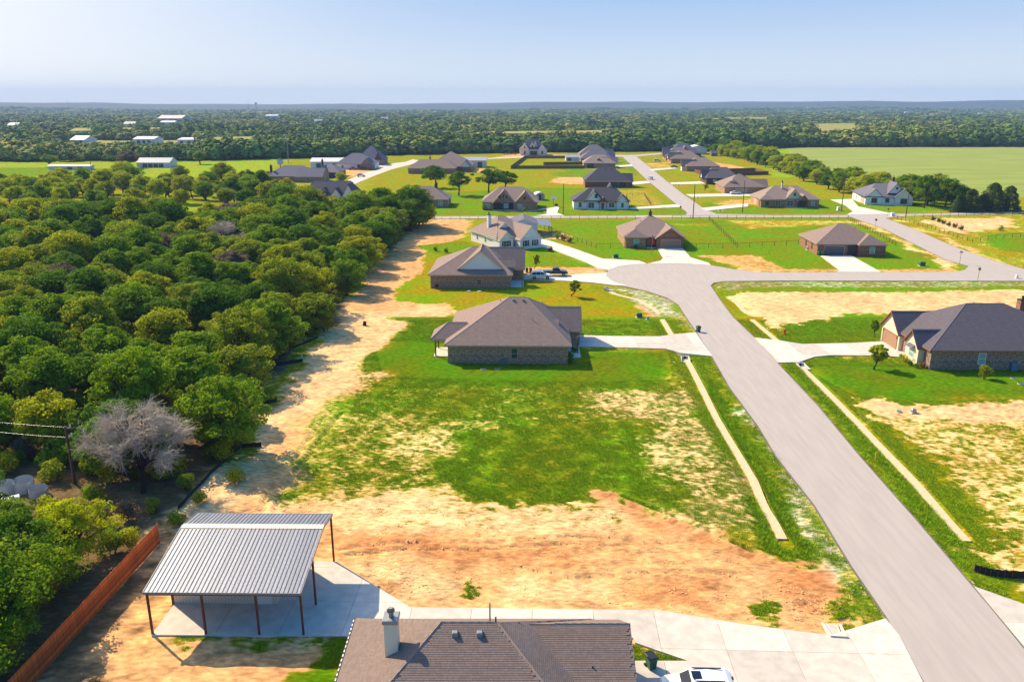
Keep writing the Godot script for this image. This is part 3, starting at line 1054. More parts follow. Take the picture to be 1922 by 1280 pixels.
	for x in wheel_x:
		for s in [-1.0, 1.0]:
			var wb := MB.new()
			wb.tube([Vector3(0, 0, -0.12), Vector3(0, 0, 0.12)], [0.36, 0.36], 18)
			var w := part("wheel", wb.mesh(M.tyre), t, Transform3D(Basis.IDENTITY, Vector3(x, 0.36, s * (hw - 0.1))))
			var rb := MB.new()
			rb.tube([Vector3(0, 0, s * 0.121), Vector3(0, 0, s * 0.135)], [0.24, 0.2], 14)
			part("rim", rb.mesh(M.rim), w)
	var fx: float = prof[prof.size() - 2][0]
	var rx: float = prof[1][0]
	for s in [-1.0, 1.0]:
		box_part("headlight", Vector3(fx - 0.28, 0.66, s * 0.62 - 0.16), Vector3(fx - 0.02, 0.82, s * 0.62 + 0.16), M.lamp_white, t)
		box_part("tail_light", Vector3(rx - 0.02, 0.78, s * 0.7 - 0.12), Vector3(rx + 0.16, 1.0, s * 0.7 + 0.12), M.lamp_red, t)
		var mb := MB.new()
		mb.bevel_box(Vector3(0.75, 1.0, s * (hw + 0.1) - 0.1), Vector3(0.95, 1.16, s * (hw + 0.1) + 0.1), 0.04)
		part("mirror", mb.mesh(M[paint]), t)
	return t

# ---------------------------------------------------------------- fences, poles, boxes
func wire_fence(label: String, line: PackedVector2Array, tall := 1.25, gap := 3.0, group := "black wire fences of the lots", m := "black_metal"):
	var c := line[0]
	var t := thing("wire_fence", label, "fence", Vector3(c.x, 0, c.y), 0.0, group)
	var wb := MB.new()
	for i in line.size() - 1:
		var a := line[i] - c
		var b := line[i + 1] - c
		var n := maxi(1, int(a.distance_to(b) / gap))
		for k in n + 1:
			if k == n and i < line.size() - 2:
				continue
			var p := a.lerp(b, float(k) / n)
			var pb := MB.new()
			pb.tube([Vector3(p.x, -0.2, p.y), Vector3(p.x, tall, p.y)], [0.06, 0.06], 5)
			part("fence_post", pb.mesh(M[m]), t)
		for y in [0.25, 0.6, 0.92]:
			wb.tube([Vector3(a.x, y * tall, a.y), Vector3(b.x, y * tall, b.y)], [0.012, 0.012], 3, false)
		wb.tube([Vector3(a.x, tall - 0.02, a.y), Vector3(b.x, tall - 0.02, b.y)], [0.03, 0.03], 4, false)
	part("fence_rail", wb.mesh(M[m]), t)
	return t

func board_fence(called: String, label: String, line: PackedVector2Array, tall: float, m: String, board := 0.15, group := "") -> Node3D:
	var c := line[0]
	var t := thing(called, label, "fence", Vector3(c.x, 0, c.y), 0.0, group)
	var shapes := []
	for k in 4:
		var b := MB.new()
		b.box(Vector3(-board / 2 + 0.006, 0.03, -0.012), Vector3(board / 2 - 0.006, tall - 0.02 - k * 0.008, 0.012))
		var mm: StandardMaterial3D = M[m].duplicate()
		mm.albedo_color = M[m].albedo_color * (1.04 - 0.045 * k)
		mm.albedo_color.a = 1.0
		shapes.append(b.mesh(mm))
	var joined := MB.new()
	var n_boards := 0
	for i in line.size() - 1:
		var a := line[i] - c
		var b := line[i + 1] - c
		var d := (b - a).normalized()
		var turn := atan2(-d.y, d.x)
		var n := int(a.distance_to(b) / board)
		var basis := Basis(Vector3.UP, turn)
		for k in n:
			var p := a + d * (k + 0.5) * board
			n_boards += 1
			if n_boards <= 290:
				part("board", shapes[rng.randi() % 4], t, Transform3D(basis, Vector3(p.x, 0, p.y)))
			else:
				joined.box(Vector3(-board / 2 + 0.006, 0.03, -0.012), Vector3(board / 2 - 0.006, tall - 0.02 - rng.randf() * 0.02, 0.012), Transform3D(basis, Vector3(p.x, 0, p.y)))
		var rb := MB.new()
		for y in [0.35, tall * 0.5, tall - 0.35]:
			rb.box(Vector3(0, y - 0.045, -0.055), Vector3(a.distance_to(b), y + 0.045, -0.016), Transform3D(basis, Vector3(a.x, 0, a.y)))
		part("fence_rail", rb.mesh(M[m]), t)
		var np := maxi(1, int(a.distance_to(b) / 2.4))
		for k in np + 1:
			var p := a.lerp(b, float(k) / np)
			var pb := MB.new()
			pb.box(Vector3(-0.045, -0.3, -0.16), Vector3(0.045, tall - 0.1, -0.06), Transform3D(basis, Vector3(p.x, 0, p.y)))
			part("fence_post", pb.mesh(M[m]), t)
	if joined.v.size():
		tag(part("boards", joined.mesh(M[m]), t), "", "", "", "stuff")
	return t

func utility_pole(label: String, at: Array, tall: float, gear := true, arm := false, group := "wooden utility poles") -> Node3D:
	var t := thing("utility_pole", label, "utility pole", Vector3(at[0], 0, at[1]), 0.0, group)
	var b := MB.new()
	b.tube([Vector3(0, -0.5, 0), Vector3(0, tall, 0)], [0.17, 0.12], 9)
	part("pole", b.mesh(M.pole_wood), t)
	if gear:
		var k := MB.new()
		k.tube([Vector3(0.28, tall - 2.2, 0.05), Vector3(0.28, tall - 1.3, 0.05)], [0.22, 0.22], 10)
		part("transformer", k.mesh(M.grey_metal), t)
	if arm:
		var ab := MB.new()
		for y in [tall - 0.25, tall - 1.15]:
			ab.tube([Vector3(0, y, 0), Vector3(0.5, y + 0.18, 0)], [0.035, 0.03], 6)
			ab.tube([Vector3(0.5, y + 0.1, 0), Vector3(0.5, y + 0.42, 0)], [0.07, 0.05], 8)
		part("insulator", ab.mesh(M.lamp_white), t)
	else:
		var ib := MB.new()
		ib.tube([Vector3(0, tall, 0), Vector3(0, tall + 0.25, 0)], [0.06, 0.05], 6)
		part("insulator", ib.mesh(M.grey_metal), t)
	return t

func wire(label: String, a: Vector3, b: Vector3, sag: float, group := "overhead wires"):
	var mb := MB.new()
	var path := []
	var rr := []
	for i in 13:
		var k := i / 12.0
		path.append(a.lerp(b, k) - a - Vector3(0, sag * 4.0 * k * (1.0 - k), 0))
		rr.append(0.011)
	mb.tube(path, rr, 4, false)
	var o := part("overhead_wire", mb.mesh(M.grey_metal))
	o.position = a
	return tag(o, label, "wire", group)

func wheelie_bin(label: String, at: Array, turn: float, m := "bin_green", group := "", lid := "bin_lid") -> Node3D:
	var t := thing("wheelie_bin", label, "bin", Vector3(at[0], 0.07, at[1]), turn, group)
	var b := MB.new()
	var lo := [Vector3(-0.24, 0.06, -0.26), Vector3(0.24, 0.06, -0.26), Vector3(0.24, 0.06, 0.26), Vector3(-0.24, 0.06, 0.26)]
	var hi := [Vector3(-0.31, 0.98, -0.36), Vector3(0.31, 0.98, -0.36), Vector3(0.31, 0.98, 0.34), Vector3(-0.31, 0.98, 0.34)]
	for i in 4:
		var j := (i + 1) % 4
		b.face([lo[i], lo[j], hi[j], hi[i]], (lo[i] + lo[j]) * Vector3(1, 0, 1))
	b.face(lo, Vector3.DOWN)
	b.box(Vector3(-0.34, 0.9, -0.38), Vector3(0.34, 0.97, 0.37))
	part("tub", b.mesh(M[m]), t)
	var l := MB.new()
	l.bevel_box(Vector3(-0.34, 0.985, -0.42), Vector3(0.34, 1.06, 0.4), 0.05)
	l.tube([Vector3(-0.25, 1.0, -0.47), Vector3(0.25, 1.0, -0.47)], [0.025, 0.025], 6)
	part("lid", l.mesh(M[lid]), t)
	for s in [-1.0, 1.0]:
		var w := MB.new()
		w.tube([Vector3(s * 0.25, 0.13, -0.33), Vector3(s * 0.32, 0.13, -0.33)], [0.13, 0.13], 12)
		part("wheel", w.mesh(M.tyre), t)
	return t

func utility_box(label: String, at: Array, size: Vector3, m: String, group := "", called := "transformer_box", cat := "utility box") -> Node3D:
	var t := thing(called, label, cat, Vector3(at[0], 0, at[1]), 0.05, group)
	box_part("concrete_pad", Vector3(-size.x / 2 - 0.15, -0.2, -size.z / 2 - 0.15), Vector3(size.x / 2 + 0.15, 0.12, size.z / 2 + 0.15), M.concrete_old, t)
	var b := MB.new()
	b.bevel_box(Vector3(-size.x / 2, 0.12, -size.z / 2), Vector3(size.x / 2, size.y, size.z / 2), 0.08)
	part("cabinet", b.mesh(M[m]), t)
	box_part("cabinet_door", Vector3(-size.x / 2 + 0.08, 0.2, size.z / 2), Vector3(size.x / 2 - 0.08, size.y - 0.16, size.z / 2 + 0.02), M[m], t)
	return t

func valve_lid(label: String, at: Array, r: float, m: String, group := "", h := 0.12) -> Node3D:
	var t := thing("valve_lid", label, "lid", Vector3(at[0], 0, at[1]), 0.0, group)
	var b := MB.new()
	b.tube([Vector3(0, -0.2, 0), Vector3(0, h, 0)], [r, r], 16)
	part("rim", b.mesh(M.concrete_old), t)
	var c := MB.new()
	c.tube([Vector3(0, h, 0), Vector3(0, h + 0.03, 0)], [r * 0.9, r * 0.85], 16)
	part("lid", c.mesh(M[m]), t)
	return t

func culvert_end(label: String, at: Array, turn: float, w := 1.0, group := "concrete culvert ends") -> Node3D:   # sloping headwall with two wings and a dark pipe
	var t := thing("culvert_headwall", label, "culvert", Vector3(at[0], -0.2, at[1]), turn, group)
	for s in [-1.0, 1.0]:
		var b := MB.new()
		var x0: float = s * w / 2
		var p := [Vector3(x0, 0, 0), Vector3(x0, 0.42, 0), Vector3(x0 * 1.25, 0.06, 1.9), Vector3(x0 * 1.25, 0, 1.9)]
		var q := []
		for e in p:
			q.append(e + Vector3(s * 0.16, 0, 0))
		b.face(p, Vector3(-s, 0, 0)); b.face(q, Vector3(s, 0, 0))
		b.face([p[1], p[2], q[2], q[1]], Vector3.UP); b.face([p[2], p[3], q[3], q[2]], Vector3(0, 0, 1)); b.face([p[0], p[1], q[1], q[0]], Vector3(0, 0, -1))
		part("wing_wall", b.mesh(M.concrete), t)
	box_part("head_wall", Vector3(-w / 2 - 0.16, -0.1, -0.16), Vector3(w / 2 + 0.16, 0.45, -0.01), M.concrete, t)
	box_part("apron", Vector3(-w / 2, -0.1, -0.005), Vector3(w / 2, 0.02, 1.85), M.concrete_old, t)
	var d := MB.new()
	d.tube([Vector3(0, 0.2, -0.005), Vector3(0, 0.2, 0.03)], [0.2, 0.2], 14)
	part("pipe_mouth", d.mesh(M.fabric_black), t)
	return t

func road_sign(label: String, at: Array, turn: float, tall: float, kind: String, group := "") -> Node3D:
	var t := thing("road_sign", label, "sign", Vector3(at[0], 0, at[1]), turn, group)
	var b := MB.new()
	b.tube([Vector3(0, -0.3, 0), Vector3(0, tall, 0)], [0.04, 0.04], 6)
	part("sign_post", b.mesh(M.pole_wood if kind != "stop" else M.grey_metal), t)
	var p := MB.new()
	if kind == "stop" or kind == "back":
		var pts := PackedVector2Array()
		var front := []
		var rear := []
		for k in 8:
			var a := TAU * (k + 0.5) / 8
			front.append(Vector3(cos(a) * 0.38, tall - 0.3 + sin(a) * 0.38, 0.06)); rear.append(Vector3(cos(a) * 0.38, tall - 0.3 + sin(a) * 0.38, 0.042))
		p.face(front, Vector3(0, 0, 1)); p.face(rear, Vector3(0, 0, -1))
		part("sign_plate", p.mesh(M.sign_red if kind == "stop" else M.sign_back), t)
		if kind == "stop":
			var tm := TextMesh.new()
			tm.text = "STOP"
			var f := SystemFont.new()
			f.font_names = PackedStringArray(["Droid Sans"])
			tm.font = f
			tm.font_size = 20
			tm.pixel_size = 0.011
			tm.depth = 0.006
			tm.material = M.white_trim
			part("lettering", tm, t, Transform3D(Basis.IDENTITY, Vector3(0, tall - 0.3, 0.066)))
	else:
		p.box(Vector3(-0.5, tall - 0.3, 0.042), Vector3(0.5, tall - 0.08, 0.056))
		part("sign_plate", p.mesh(M.sign_back), t)
		var q := MB.new()
		q.box(Vector3(-0.01, tall - 0.06, -0.45), Vector3(0.01, tall + 0.14, 0.45))
		part("sign_plate", q.mesh(M.sign_back), t)
	return t

# ---------------------------------------------------------------- the place
func _ready():
	rng.seed = 20
	var cam := Camera3D.new()
	cam.name = "camera"
	cam.fov = 46.35
	cam.near = 0.5
	cam.far = 30000.0
	cam.position = Vector3(0, 37, 0)
	cam.rotation.x = deg_to_rad(-16.54)
	add_child(cam)
	cam.current = true
	var env := Environment.new()
	env.tonemap_mode = Environment.TONE_MAPPER_LINEAR
	env.tonemap_exposure = 1.75
	env.background_mode = Environment.BG_SKY
	var sm := ProceduralSkyMaterial.new()
	sm.sky_top_color = srgb(34, 117, 186)
	sm.sky_horizon_color = srgb(203, 206, 198)
	sm.sky_curve = 0.08
	sm.sky_energy_multiplier = 1.0
	sm.ground_bottom_color = srgb(120, 120, 96)
	sm.ground_horizon_color = srgb(206, 212, 220)
	sm.sun_angle_max = 78.0
	sm.sun_curve = 0.4
	var sky := Sky.new()
	sky.sky_material = sm
	env.sky = sky
	env.sdfgi_enabled = true
	env.ssao_enabled = true
	env.ssil_enabled = true
	env.fog_enabled = true
	env.fog_density = 0.00012
	env.fog_light_color = srgb(152, 184, 232)
	var we := WorldEnvironment.new()
	we.name = "environment"
	we.environment = env
	add_child(we)
	var sun := DirectionalLight3D.new()
	sun.name = "sun"
	sun.light_energy = 1.6
	sun.light_color = Color(1.0, 0.92, 0.79)
	sun.light_angular_distance = 0.5
	sun.shadow_enabled = true
	var el := deg_to_rad(37.0)
	var from := Vector3(-0.75 * cos(el), sin(el), -0.66 * cos(el))
	add_child(sun)
	sun.look_at_from_position(from * 100.0, Vector3.ZERO, Vector3.UP)

	make_textures()
	make_materials()
	build_ground()
	build_roads()
	build_drives()
	build_near_house()
	build_carport()
	build_houses()
	build_far_buildings()
	build_fences()
	build_furniture()
	build_cars()
	build_trees()
	build_small_plants()

var lot_mask: PackedByteArray
const NEAR := Rect2(-100, -140, 200, 110)

func build_ground():
	ditches = []
	for l in [[26.75,-117.36, 25.38,-92.08, 24.89,-74.51, 24.36,-68.32, 24.07,-61.62], [43.06,-113.38, 42.11,-88.67, 41.32,-73.91, 40.39,-62.78], [19.58,-163.49, 20.72,-160.02, 25.20,-153.48, 27.24,-145.77, 26.77,-127.71], [44.34,-158.10, 43.37,-138.01, 43.53,-123.98], [23.75,-48.85, 23.47,-50.94, 23.26,-52.78]]:
		var line := pv(l)
		var r := Rect2(line[0], Vector2.ZERO)
		for q in line:
			r = r.expand(q)
		ditches.append([line, r.grow(3.0)])
	ruts = []
	for l in [[-14.86,-61.19, -9.44,-62.24, -2.86,-62.06, 4.71,-63.14, 11.30,-62.78], [-14.19,-60.16, -8.84,-61.19, -2.59,-61.01, 4.73,-62.06, 10.67,-61.71], [9.39,-70.80, 14.32,-66.28, 17.86,-62.51, 20.70,-59.33], [10.73,-71.02, 15.60,-66.48, 19.11,-62.78, 21.70,-59.66], [9.62,-57.49, 14.50,-57.73, 18.29,-57.10], [-12.11,-58.68, -10.46,-56.72, -9.44,-54.16], [-22.81,-62.96, -24.24,-71.02, -23.67,-81.05, -22.93,-93.88], [-21.81,-62.78, -23.08,-71.02, -22.42,-80.77, -21.40,-92.97], [0.84,-58.28, 5.17,-56.72, 8.69,-57.10], [-22.11,-46.39, -20.29,-47.51, -16.70,-48.08]]:
		var line := pv(l)
		var r := Rect2(line[0], Vector2.ZERO)
		for q in line:
			r = r.expand(q)
		ruts.append([line, r.grow(1.0)])
	# [outline on the ground, how much of it is grass, kind of grass, kind of soil]
	var near := [
		[[-48.02,-44.03, -144.32,-154.38, 152.59,-154.38, 50.77,-44.03], 0.6, 1, 2],
		[[-40.42,-39.01, -133.71,-154.38, -34.04,-154.38, -31.85,-143.75, -34.09,-121.60, -34.13,-99.66, -30.80,-83.95, -31.85,-74.51, -31.88,-67.80, -31.03,-61.89, -31.91,-43.05], 0.34, 3, 4],
		[[-30.59,-61.19, -31.37,-67.80, -31.20,-75.75, -28.98,-81.05, -32.23,-95.74, -32.36,-106.12, -30.51,-124.58, -30.47,-141.79, -17.73,-141.79, -19.21,-121.60, -19.96,-103.89, -20.51,-88.67, -19.25,-72.15, -16.22,-67.80, -18.78,-62.06], 0.26, 2, 1],
		[[-24.70,-95.74, -23.64,-103.89, -20.95,-124.58, -19.20,-138.01, -18.79,-121.60, -19.22,-103.89, -19.23,-88.67, -18.46,-71.02, -20.26,-67.80, -22.63,-77.01], 0.42, 2, 1],
		[[-26.14,-65.79, -26.92,-74.51, -26.85,-83.95, -26.50,-92.08, -24.52,-92.08, -24.47,-79.66, -24.24,-71.02, -23.57,-63.88], 0.08, 1, 0],
		[[-30.23,-60.33, -16.77,-70.46, -5.35,-71.58, 10.46,-71.02, 14.60,-67.80, 17.97,-62.96, 23.19,-58.68, 28.79,-51.45, 25.35,-47.23, 10.73,-48.97, -7.42,-49.57, -14.13,-55.60, -28.22,-55.60], 0.13, 1, 0],
		[[-19.11,-71.58, 9.94,-71.02, 9.92,-64.82, 1.87,-63.88, -16.58,-64.82], 0.34, 1, 1],
		[[-24.85,-92.08, -21.23,-102.80, 20.17,-101.73, 21.02,-88.67, 21.33,-74.51, 18.89,-68.84, 14.00,-67.29, 10.39,-70.46, -5.31,-71.02, -22.51,-70.46, -23.96,-81.05], 0.52, 0, 2],
		[[-21.77,-105.67, 21.62,-105.67, 20.78,-93.88, -3.96,-90.35, -21.58,-93.88], 0.62, 0, 2],
		[[-5.18,-88.67, 16.69,-89.50, 14.89,-69.38, -4.75,-70.46, -7.29,-75.75], 0.68, 0, 2],
		[[-14.52,-87.05, -5.82,-88.67, -5.87,-79.66, -12.66,-78.32], 0.48, 0, 1],
		[[9.24,-100.69, 19.80,-99.66, 19.56,-90.35, 9.19,-92.08], 0.47, 3, 1],
		[[18.91,-98.65, 24.23,-103.89, 24.54,-88.67, 22.52,-63.88, 15.70,-63.42, 15.74,-77.01], 0.5, 3, 1],
		[[-20.39,-110.86, -19.43,-126.13, -19.69,-141.79, -10.87,-141.79, -10.90,-118.74, 7.74,-110.86, 11.69,-120.15, 23.46,-120.15, 23.36,-110.86, 21.13,-103.02, 10.16,-103.02, -4.49,-103.89, -16.40,-104.77], 0.95, 4, 2],
		[[12.62,-154.38, 31.70,-154.38, 27.73,-124.58, 11.21,-124.58], 0.9, 0, 2],
		[[26.58,-116.54, 30.58,-116.54, 29.01,-92.08, 28.75,-67.80, 27.78,-57.88, 25.13,-57.88, 24.44,-63.88, 24.07,-74.51, 25.25,-95.74], 0.68, 0, 2],
		[[29.70,-95.74, 31.13,-92.08, 28.38,-58.28, 28.20,-50.18, 26.91,-50.81, 26.45,-57.88, 27.29,-71.02], 0.5, 3, 5],
		[[24.08,-58.68, 27.90,-57.10, 27.99,-51.45, 24.42,-49.57, 23.43,-52.11], 0.55, 0, 0],
		[[19.84,-59.50, 26.76,-58.68, 25.30,-54.87, 20.23,-54.87], 0.2, 1, 3],
		[[8.36,-71.02, 10.46,-71.02, 16.09,-65.30, 20.53,-60.33, 19.39,-59.50, 14.14,-65.30], 0.12, 1, 3],
		[[11.61,-56.34, 16.02,-56.72, 15.54,-53.81, 11.53,-53.46], 0.04, 1, 3],
		[[-9.25,-60.76, 2.27,-61.19, 6.28,-59.50, -2.72,-58.52, -8.09,-58.68], 0.05, 1, 3],
		[[-15.41,-63.88, -9.77,-64.82, -2.89,-62.96, -9.36,-61.62, -14.86,-61.19], 0.05, 1, 3],
		[[-3.52,-56.72, 6.90,-56.72, 9.15,-54.16, -0.04,-54.30], 0.05, 1, 1],
		[[-14.26,-58.28, -8.88,-57.88, -4.27,-54.87, -6.62,-53.12, -10.12,-54.51], 0.05, 1, 1],
		[[-4.31,-55.60, -1.32,-55.38, -1.73,-54.65, -3.83,-54.73], 0.75, 0, 0],
		[[17.58,-52.91, 20.04,-52.91, 19.62,-51.58, 17.67,-51.78], 0.8, 0, 0],
		[[41.96,-163.99, 45.14,-159.05, 43.81,-124.58, 39.90,-124.58], 0.85, 1, 2],
		[[44.56,-158.10, 109.42,-166.57, 141.07,-166.57, 116.92,-136.18, 91.81,-138.01, 68.48,-141.79, 45.42,-130.98], 0.24, 0, 1],
		[[42.61,-122.18, 48.20,-134.41, 68.83,-142.57, 61.13,-121.60, 46.67,-121.60], 0.93, 4, 1],
		[[45.63,-98.65, 66.95,-97.66, 85.55,-96.69, 48.60,-50.18, 39.29,-52.78, 37.73,-56.72, 41.21,-62.96, 42.96,-79.66], 0.47, 1, 1],
		[[41.22,-112.87, 48.57,-115.47, 75.08,-110.86, 94.88,-108.44, 85.55,-96.69, 66.95,-97.66, 50.84,-96.31, 45.63,-98.65, 44.12,-103.89], 0.96, 4, 2],
		[[39.77,-110.86, 42.11,-110.86, 40.25,-62.51, 38.17,-56.34, 36.61,-57.88, 38.31,-79.66], 0.66, 0, 2],
		[[43.50,-110.37, 44.69,-103.45, 44.88,-92.08, 43.16,-63.88, 40.49,-62.96, 42.55,-83.95], 0.7, 1, 2],
		[[45.17,-99.26, 51.03,-96.69, 65.77,-95.74, 62.97,-91.21, 44.72,-91.73], 0.16, 1, 1],
		[[36.59,-58.68, 41.03,-55.60, 39.29,-52.78, 36.47,-55.23], 0.85, 0, 2],
		[[-31.03,-61.89, -32.03,-42.09, -16.37,-42.09, -12.34,-48.97, -26.04,-49.09, -26.00,-52.78, -28.86,-60.33], 0.1, 1, 0],
		[[-29.31,-42.09, -31.63,-48.37, -30.78,-55.60, -29.98,-58.68, -28.11,-56.34, -29.26,-48.97, -26.24,-42.09], 0.32, 3, 4],
		[[-16.67,-43.05, -15.23,-46.12, -11.62,-48.26, -11.12,-43.05], 0.97, 4, 3],
		[[8.57,-48.67, 12.20,-46.50, 8.23,-46.34], 0.75, 1, 0]]
	var wood := [[-169.41,-130.98, -320.67,-257.73, -152.53,-253.02, -98.23,-235.71, -82.64,-246.25, -53.87,-250.72, -45.38,-260.16, -28.51,-265.13, -31.24,-244.07, -32.07,-215.30, -33.85,-183.81, -33.91,-159.05, -30.67,-138.01, -31.38,-124.58], 0.34, 3, 4]
	var mid := [
		[[-161.78,-124.58, -536.0,-438.2, 472.1,-438.2, 142.48,-124.58], 0.8, 1, 2], wood,
		[[-31.38,-124.58, -31.92,-154.38, -33.31,-180.71, -32.31,-217.02, -30.51,-251.87, -28.77,-267.69, -14.47,-267.69, -14.11,-230.75, -23.36,-215.30, -21.71,-187.02, -21.75,-166.57, -21.84,-154.38, -12.66,-152.14, -11.01,-143.75, -19.20,-138.01, -19.21,-124.58], 0.12, 1, 0],
		[[-30.47,-141.79, -11.39,-149.10, -10.87,-141.79, -17.29,-138.01, -20.95,-124.58, -31.38,-124.58], 0.25, 1, 1],
		[[-23.55,-159.05, -19.17,-187.02, 3.30,-166.57, 18.96,-163.99, 25.20,-153.48, 27.61,-138.01, 26.17,-124.58, 10.34,-124.58, -0.11,-154.38, -10.37,-149.10, -22.07,-152.14], 0.93, 1, 2],
		[[11.85,-138.01, 26.79,-138.75, 25.56,-124.58, 10.78,-124.58], 0.9, 0, 1],
		[[21.39,-165.53, 27.93,-160.50, 31.07,-154.38, 31.77,-130.98, 28.17,-124.58, 26.54,-145.77], 0.5, 3, 5],
		[[23.22,-154.38, 26.23,-145.77, 26.45,-129.32, 25.24,-132.67, 24.02,-145.77], 0.3, 1, 0],
		[[-25.54,-215.30, -15.23,-224.14, -1.52,-204.76, -19.30,-202.47], 0.95, 0, 2],
		[[3.41,-210.31, 7.66,-210.31, 21.25,-185.08, 3.02,-185.08], 0.95, 0, 2],
		[[3.04,-186.37, 21.39,-186.37, 22.33,-178.30, 2.90,-177.71], 0.3, 1, 0],
		[[7.83,-266.40, 113.82,-268.98, 112.00,-246.25, 106.52,-187.02, 101.87,-179.50, 60.95,-179.50, 51.59,-185.72, 22.34,-195.16, 9.33,-235.71], 0.94, 0, 2],
		[[47.77,-202.47, 62.82,-202.47, 64.00,-181.32, 54.48,-182.56], 0.42, 1, 0],
		[[8.79,-242.99, 17.89,-233.70, 15.68,-224.14, 7.66,-232.71], 0.3, 1, 1],
		[[72.75,-266.40, 112.40,-267.69, 110.11,-257.73, 72.41,-246.25], 0.55, 1, 1],
		[[55.46,-260.16, 63.58,-257.73, 62.19,-251.87, 52.31,-253.02], 0.6, 1, 2],
		[[55.19,-185.08, 104.80,-183.81, 102.48,-179.50, 53.79,-180.10], 0.4, 1, 0],
		[[114.71,-268.98, 115.46,-248.47, 110.42,-215.30, 107.34,-185.72, 102.63,-184.45, 108.64,-221.42], 0.4, 1, 1],
		[[43.61,-170.87, 109.50,-170.87, 156.14,-170.87, 147.66,-160.99, 42.35,-160.99], 0.55, 3, 5],
		[[49.11,-163.49, 108.46,-165.02, 151.12,-165.02, 147.66,-160.99, 48.27,-160.50], 0.75, 0, 1],
		[[44.81,-159.05, 106.28,-161.49, 148.09,-161.49, 126.36,-136.18, 91.36,-137.27, 68.48,-141.79, 44.51,-130.98], 0.22, 0, 1],
		[[42.51,-124.58, 48.63,-138.01, 68.83,-142.57, 60.76,-124.58], 0.9, 0, 1],
		[[42.21,-165.02, 44.85,-160.02, 43.76,-123.07, 39.90,-124.58], 0.85, 1, 2],
		[[130.01,-277.02, 183.62,-287.00, 266.40,-299.29, 159.51,-174.80, 120.43,-184.45, 121.20,-217.02], 0.62, 1, 1],
		[[130.87,-268.98, 126.39,-235.71, 120.41,-188.99, 117.34,-190.33, 125.19,-246.25], 0.45, 1, 1],
		[[137.67,-266.40, 169.14,-272.95, 159.11,-251.87, 132.22,-237.75], 0.22, 1, 1],
		[[140.63,-235.71, 225.68,-251.87, 178.83,-197.29, 129.92,-207.11], 0.92, 0, 2],
		[[-48.43,-278.41, -32.78,-351.63, 12.12,-374.87, 51.71,-374.87, 63.25,-287.00, 58.91,-277.02, -29.73,-277.02], 0.96, 0, 2],
		[[-60.73,-284.08, -72.6,-407.0, -57.9,-438.2, 57.3,-438.2, 62.08,-307.50, 51.71,-374.87, 12.28,-379.88, -32.41,-374.87, -29.88,-278.41], 0.9, 1, 2],
		[[18.12,-398.49, 25.4,-434.9, 38.3,-445.0, 40.5,-407.0, 33.19,-390.30], 0.16, 1, 0],
		[[33.74,-367.59, 60.52,-360.58, 61.15,-305.82, 46.52,-305.82], 0.62, 2, 0],
		[[68.80,-279.80, 75.71,-319.75, 92.27,-302.52, 131.27,-319.75, 119.73,-281.22], 0.96, 0, 2],
		[[77.97,-393.00, 121.3,-401.3, 100.66,-331.02, 71.89,-319.75], 0.93, 1, 2],
		[[81.44,-319.75, 102.41,-331.02, 96.91,-312.63, 80.21,-302.52], 0.45, 1, 0],
		[[135.1,-438.2, 150.13,-379.88, 137.94,-331.02, 116.82,-309.19, 118.90,-393.00], 0.7, 1, 0],
		[[122.69,-325.29, 137.94,-331.02, 127.08,-309.19, 116.82,-309.19], 0.92, 0, 2],
		[[128.44,-323.42, 168.78,-345.19, 165.22,-296.12, 130.34,-279.80], 0.96, 0, 2],
		[[-140.14,-393.00, -75.2,-438.2, -56.95,-284.08, -95.23,-291.49], 0.72, 2, 2],
		[[-219.66,-284.08, -243.54,-316.15, -172.66,-309.19, -132.36,-316.15, -108.76,-302.52, -119.97,-285.53], 0.9, 5, 2]]
	var far := [
		[[-466.43,-379.88, -970.7,-802.4, 854.9,-802.4, 410.79,-379.88], 0.9, 1, 2],
		[[-466.43,-379.88, -665.1,-546.4, -236.2,-546.4, -157.4,-579.1, -100.50,-379.88], 0.95, 5, 2],
		[[-532.1,-434.9, -246.2,-434.9, -211.4,-459.3, -221.8,-482.4, -281.6,-499.1, -598.6,-490.6], 0.93, 0, 2],
		[[-130.58,-379.88, -133.5,-412.9, -89.1,-422.1, -90.48,-379.88], 0.8, 2, 2],
		[[-154.4,-567.8, -100.7,-591.0, -69.9,-591.0, -70.5,-536.2, -99.9,-474.4, -96.8,-431.6, -137.3,-425.2], 0.85, 1, 2],
		[[-104.7,-482.4, -84.0,-490.6, -78.1,-438.2, -90.4,-428.4], 0.35, 1, 0],
		[[-67.2,-567.8, -0.4,-591.0, 78.4,-603.2, 86.8,-474.4, 74.94,-379.88, -65.41,-379.88, -69.4,-438.2], 0.92, 1, 2],
		[[-31.9,-482.4, -13.2,-490.6, -0.3,-466.7, -30.5,-459.3], 0.4, 1, 0],
		[[-4.5,-622.6, 28.9,-643.3, 39.4,-609.6, -12.0,-591.0], 0.35, 1, 0],
		[[32.7,-503.5, 48.7,-482.4, 38.60,-393.00, 27.32,-379.88, 21.2,-407.0], 0.9, 0, 2],
		[[73.0,-591.0, 80.3,-603.2, 74.7,-466.7, 63.1,-438.2], 0.9, 0, 2],
		[[92.2,-603.2, 112.7,-597.0, 102.4,-474.4, 85.22,-393.00, 76.16,-393.00], 0.92, 1, 2],
		[[85.6,-536.2, 106.9,-546.4, 99.3,-482.4, 85.1,-482.4], 0.5, 1, 0],
		[[123.4,-556.9, 137.2,-546.4, 145.2,-482.4, 116.7,-482.4], 0.35, 1, 0],
		[[109.2,-438.2, 152.9,-466.7, 144.5,-407.0, 120.05,-379.88, 97.50,-379.88], 0.8, 1, 2],
		[[125.83,-390.30, 214.5,-673.0, 250.4,-741.4, 790.8,-741.4, 410.79,-379.88], 0.97, 5, 2]]
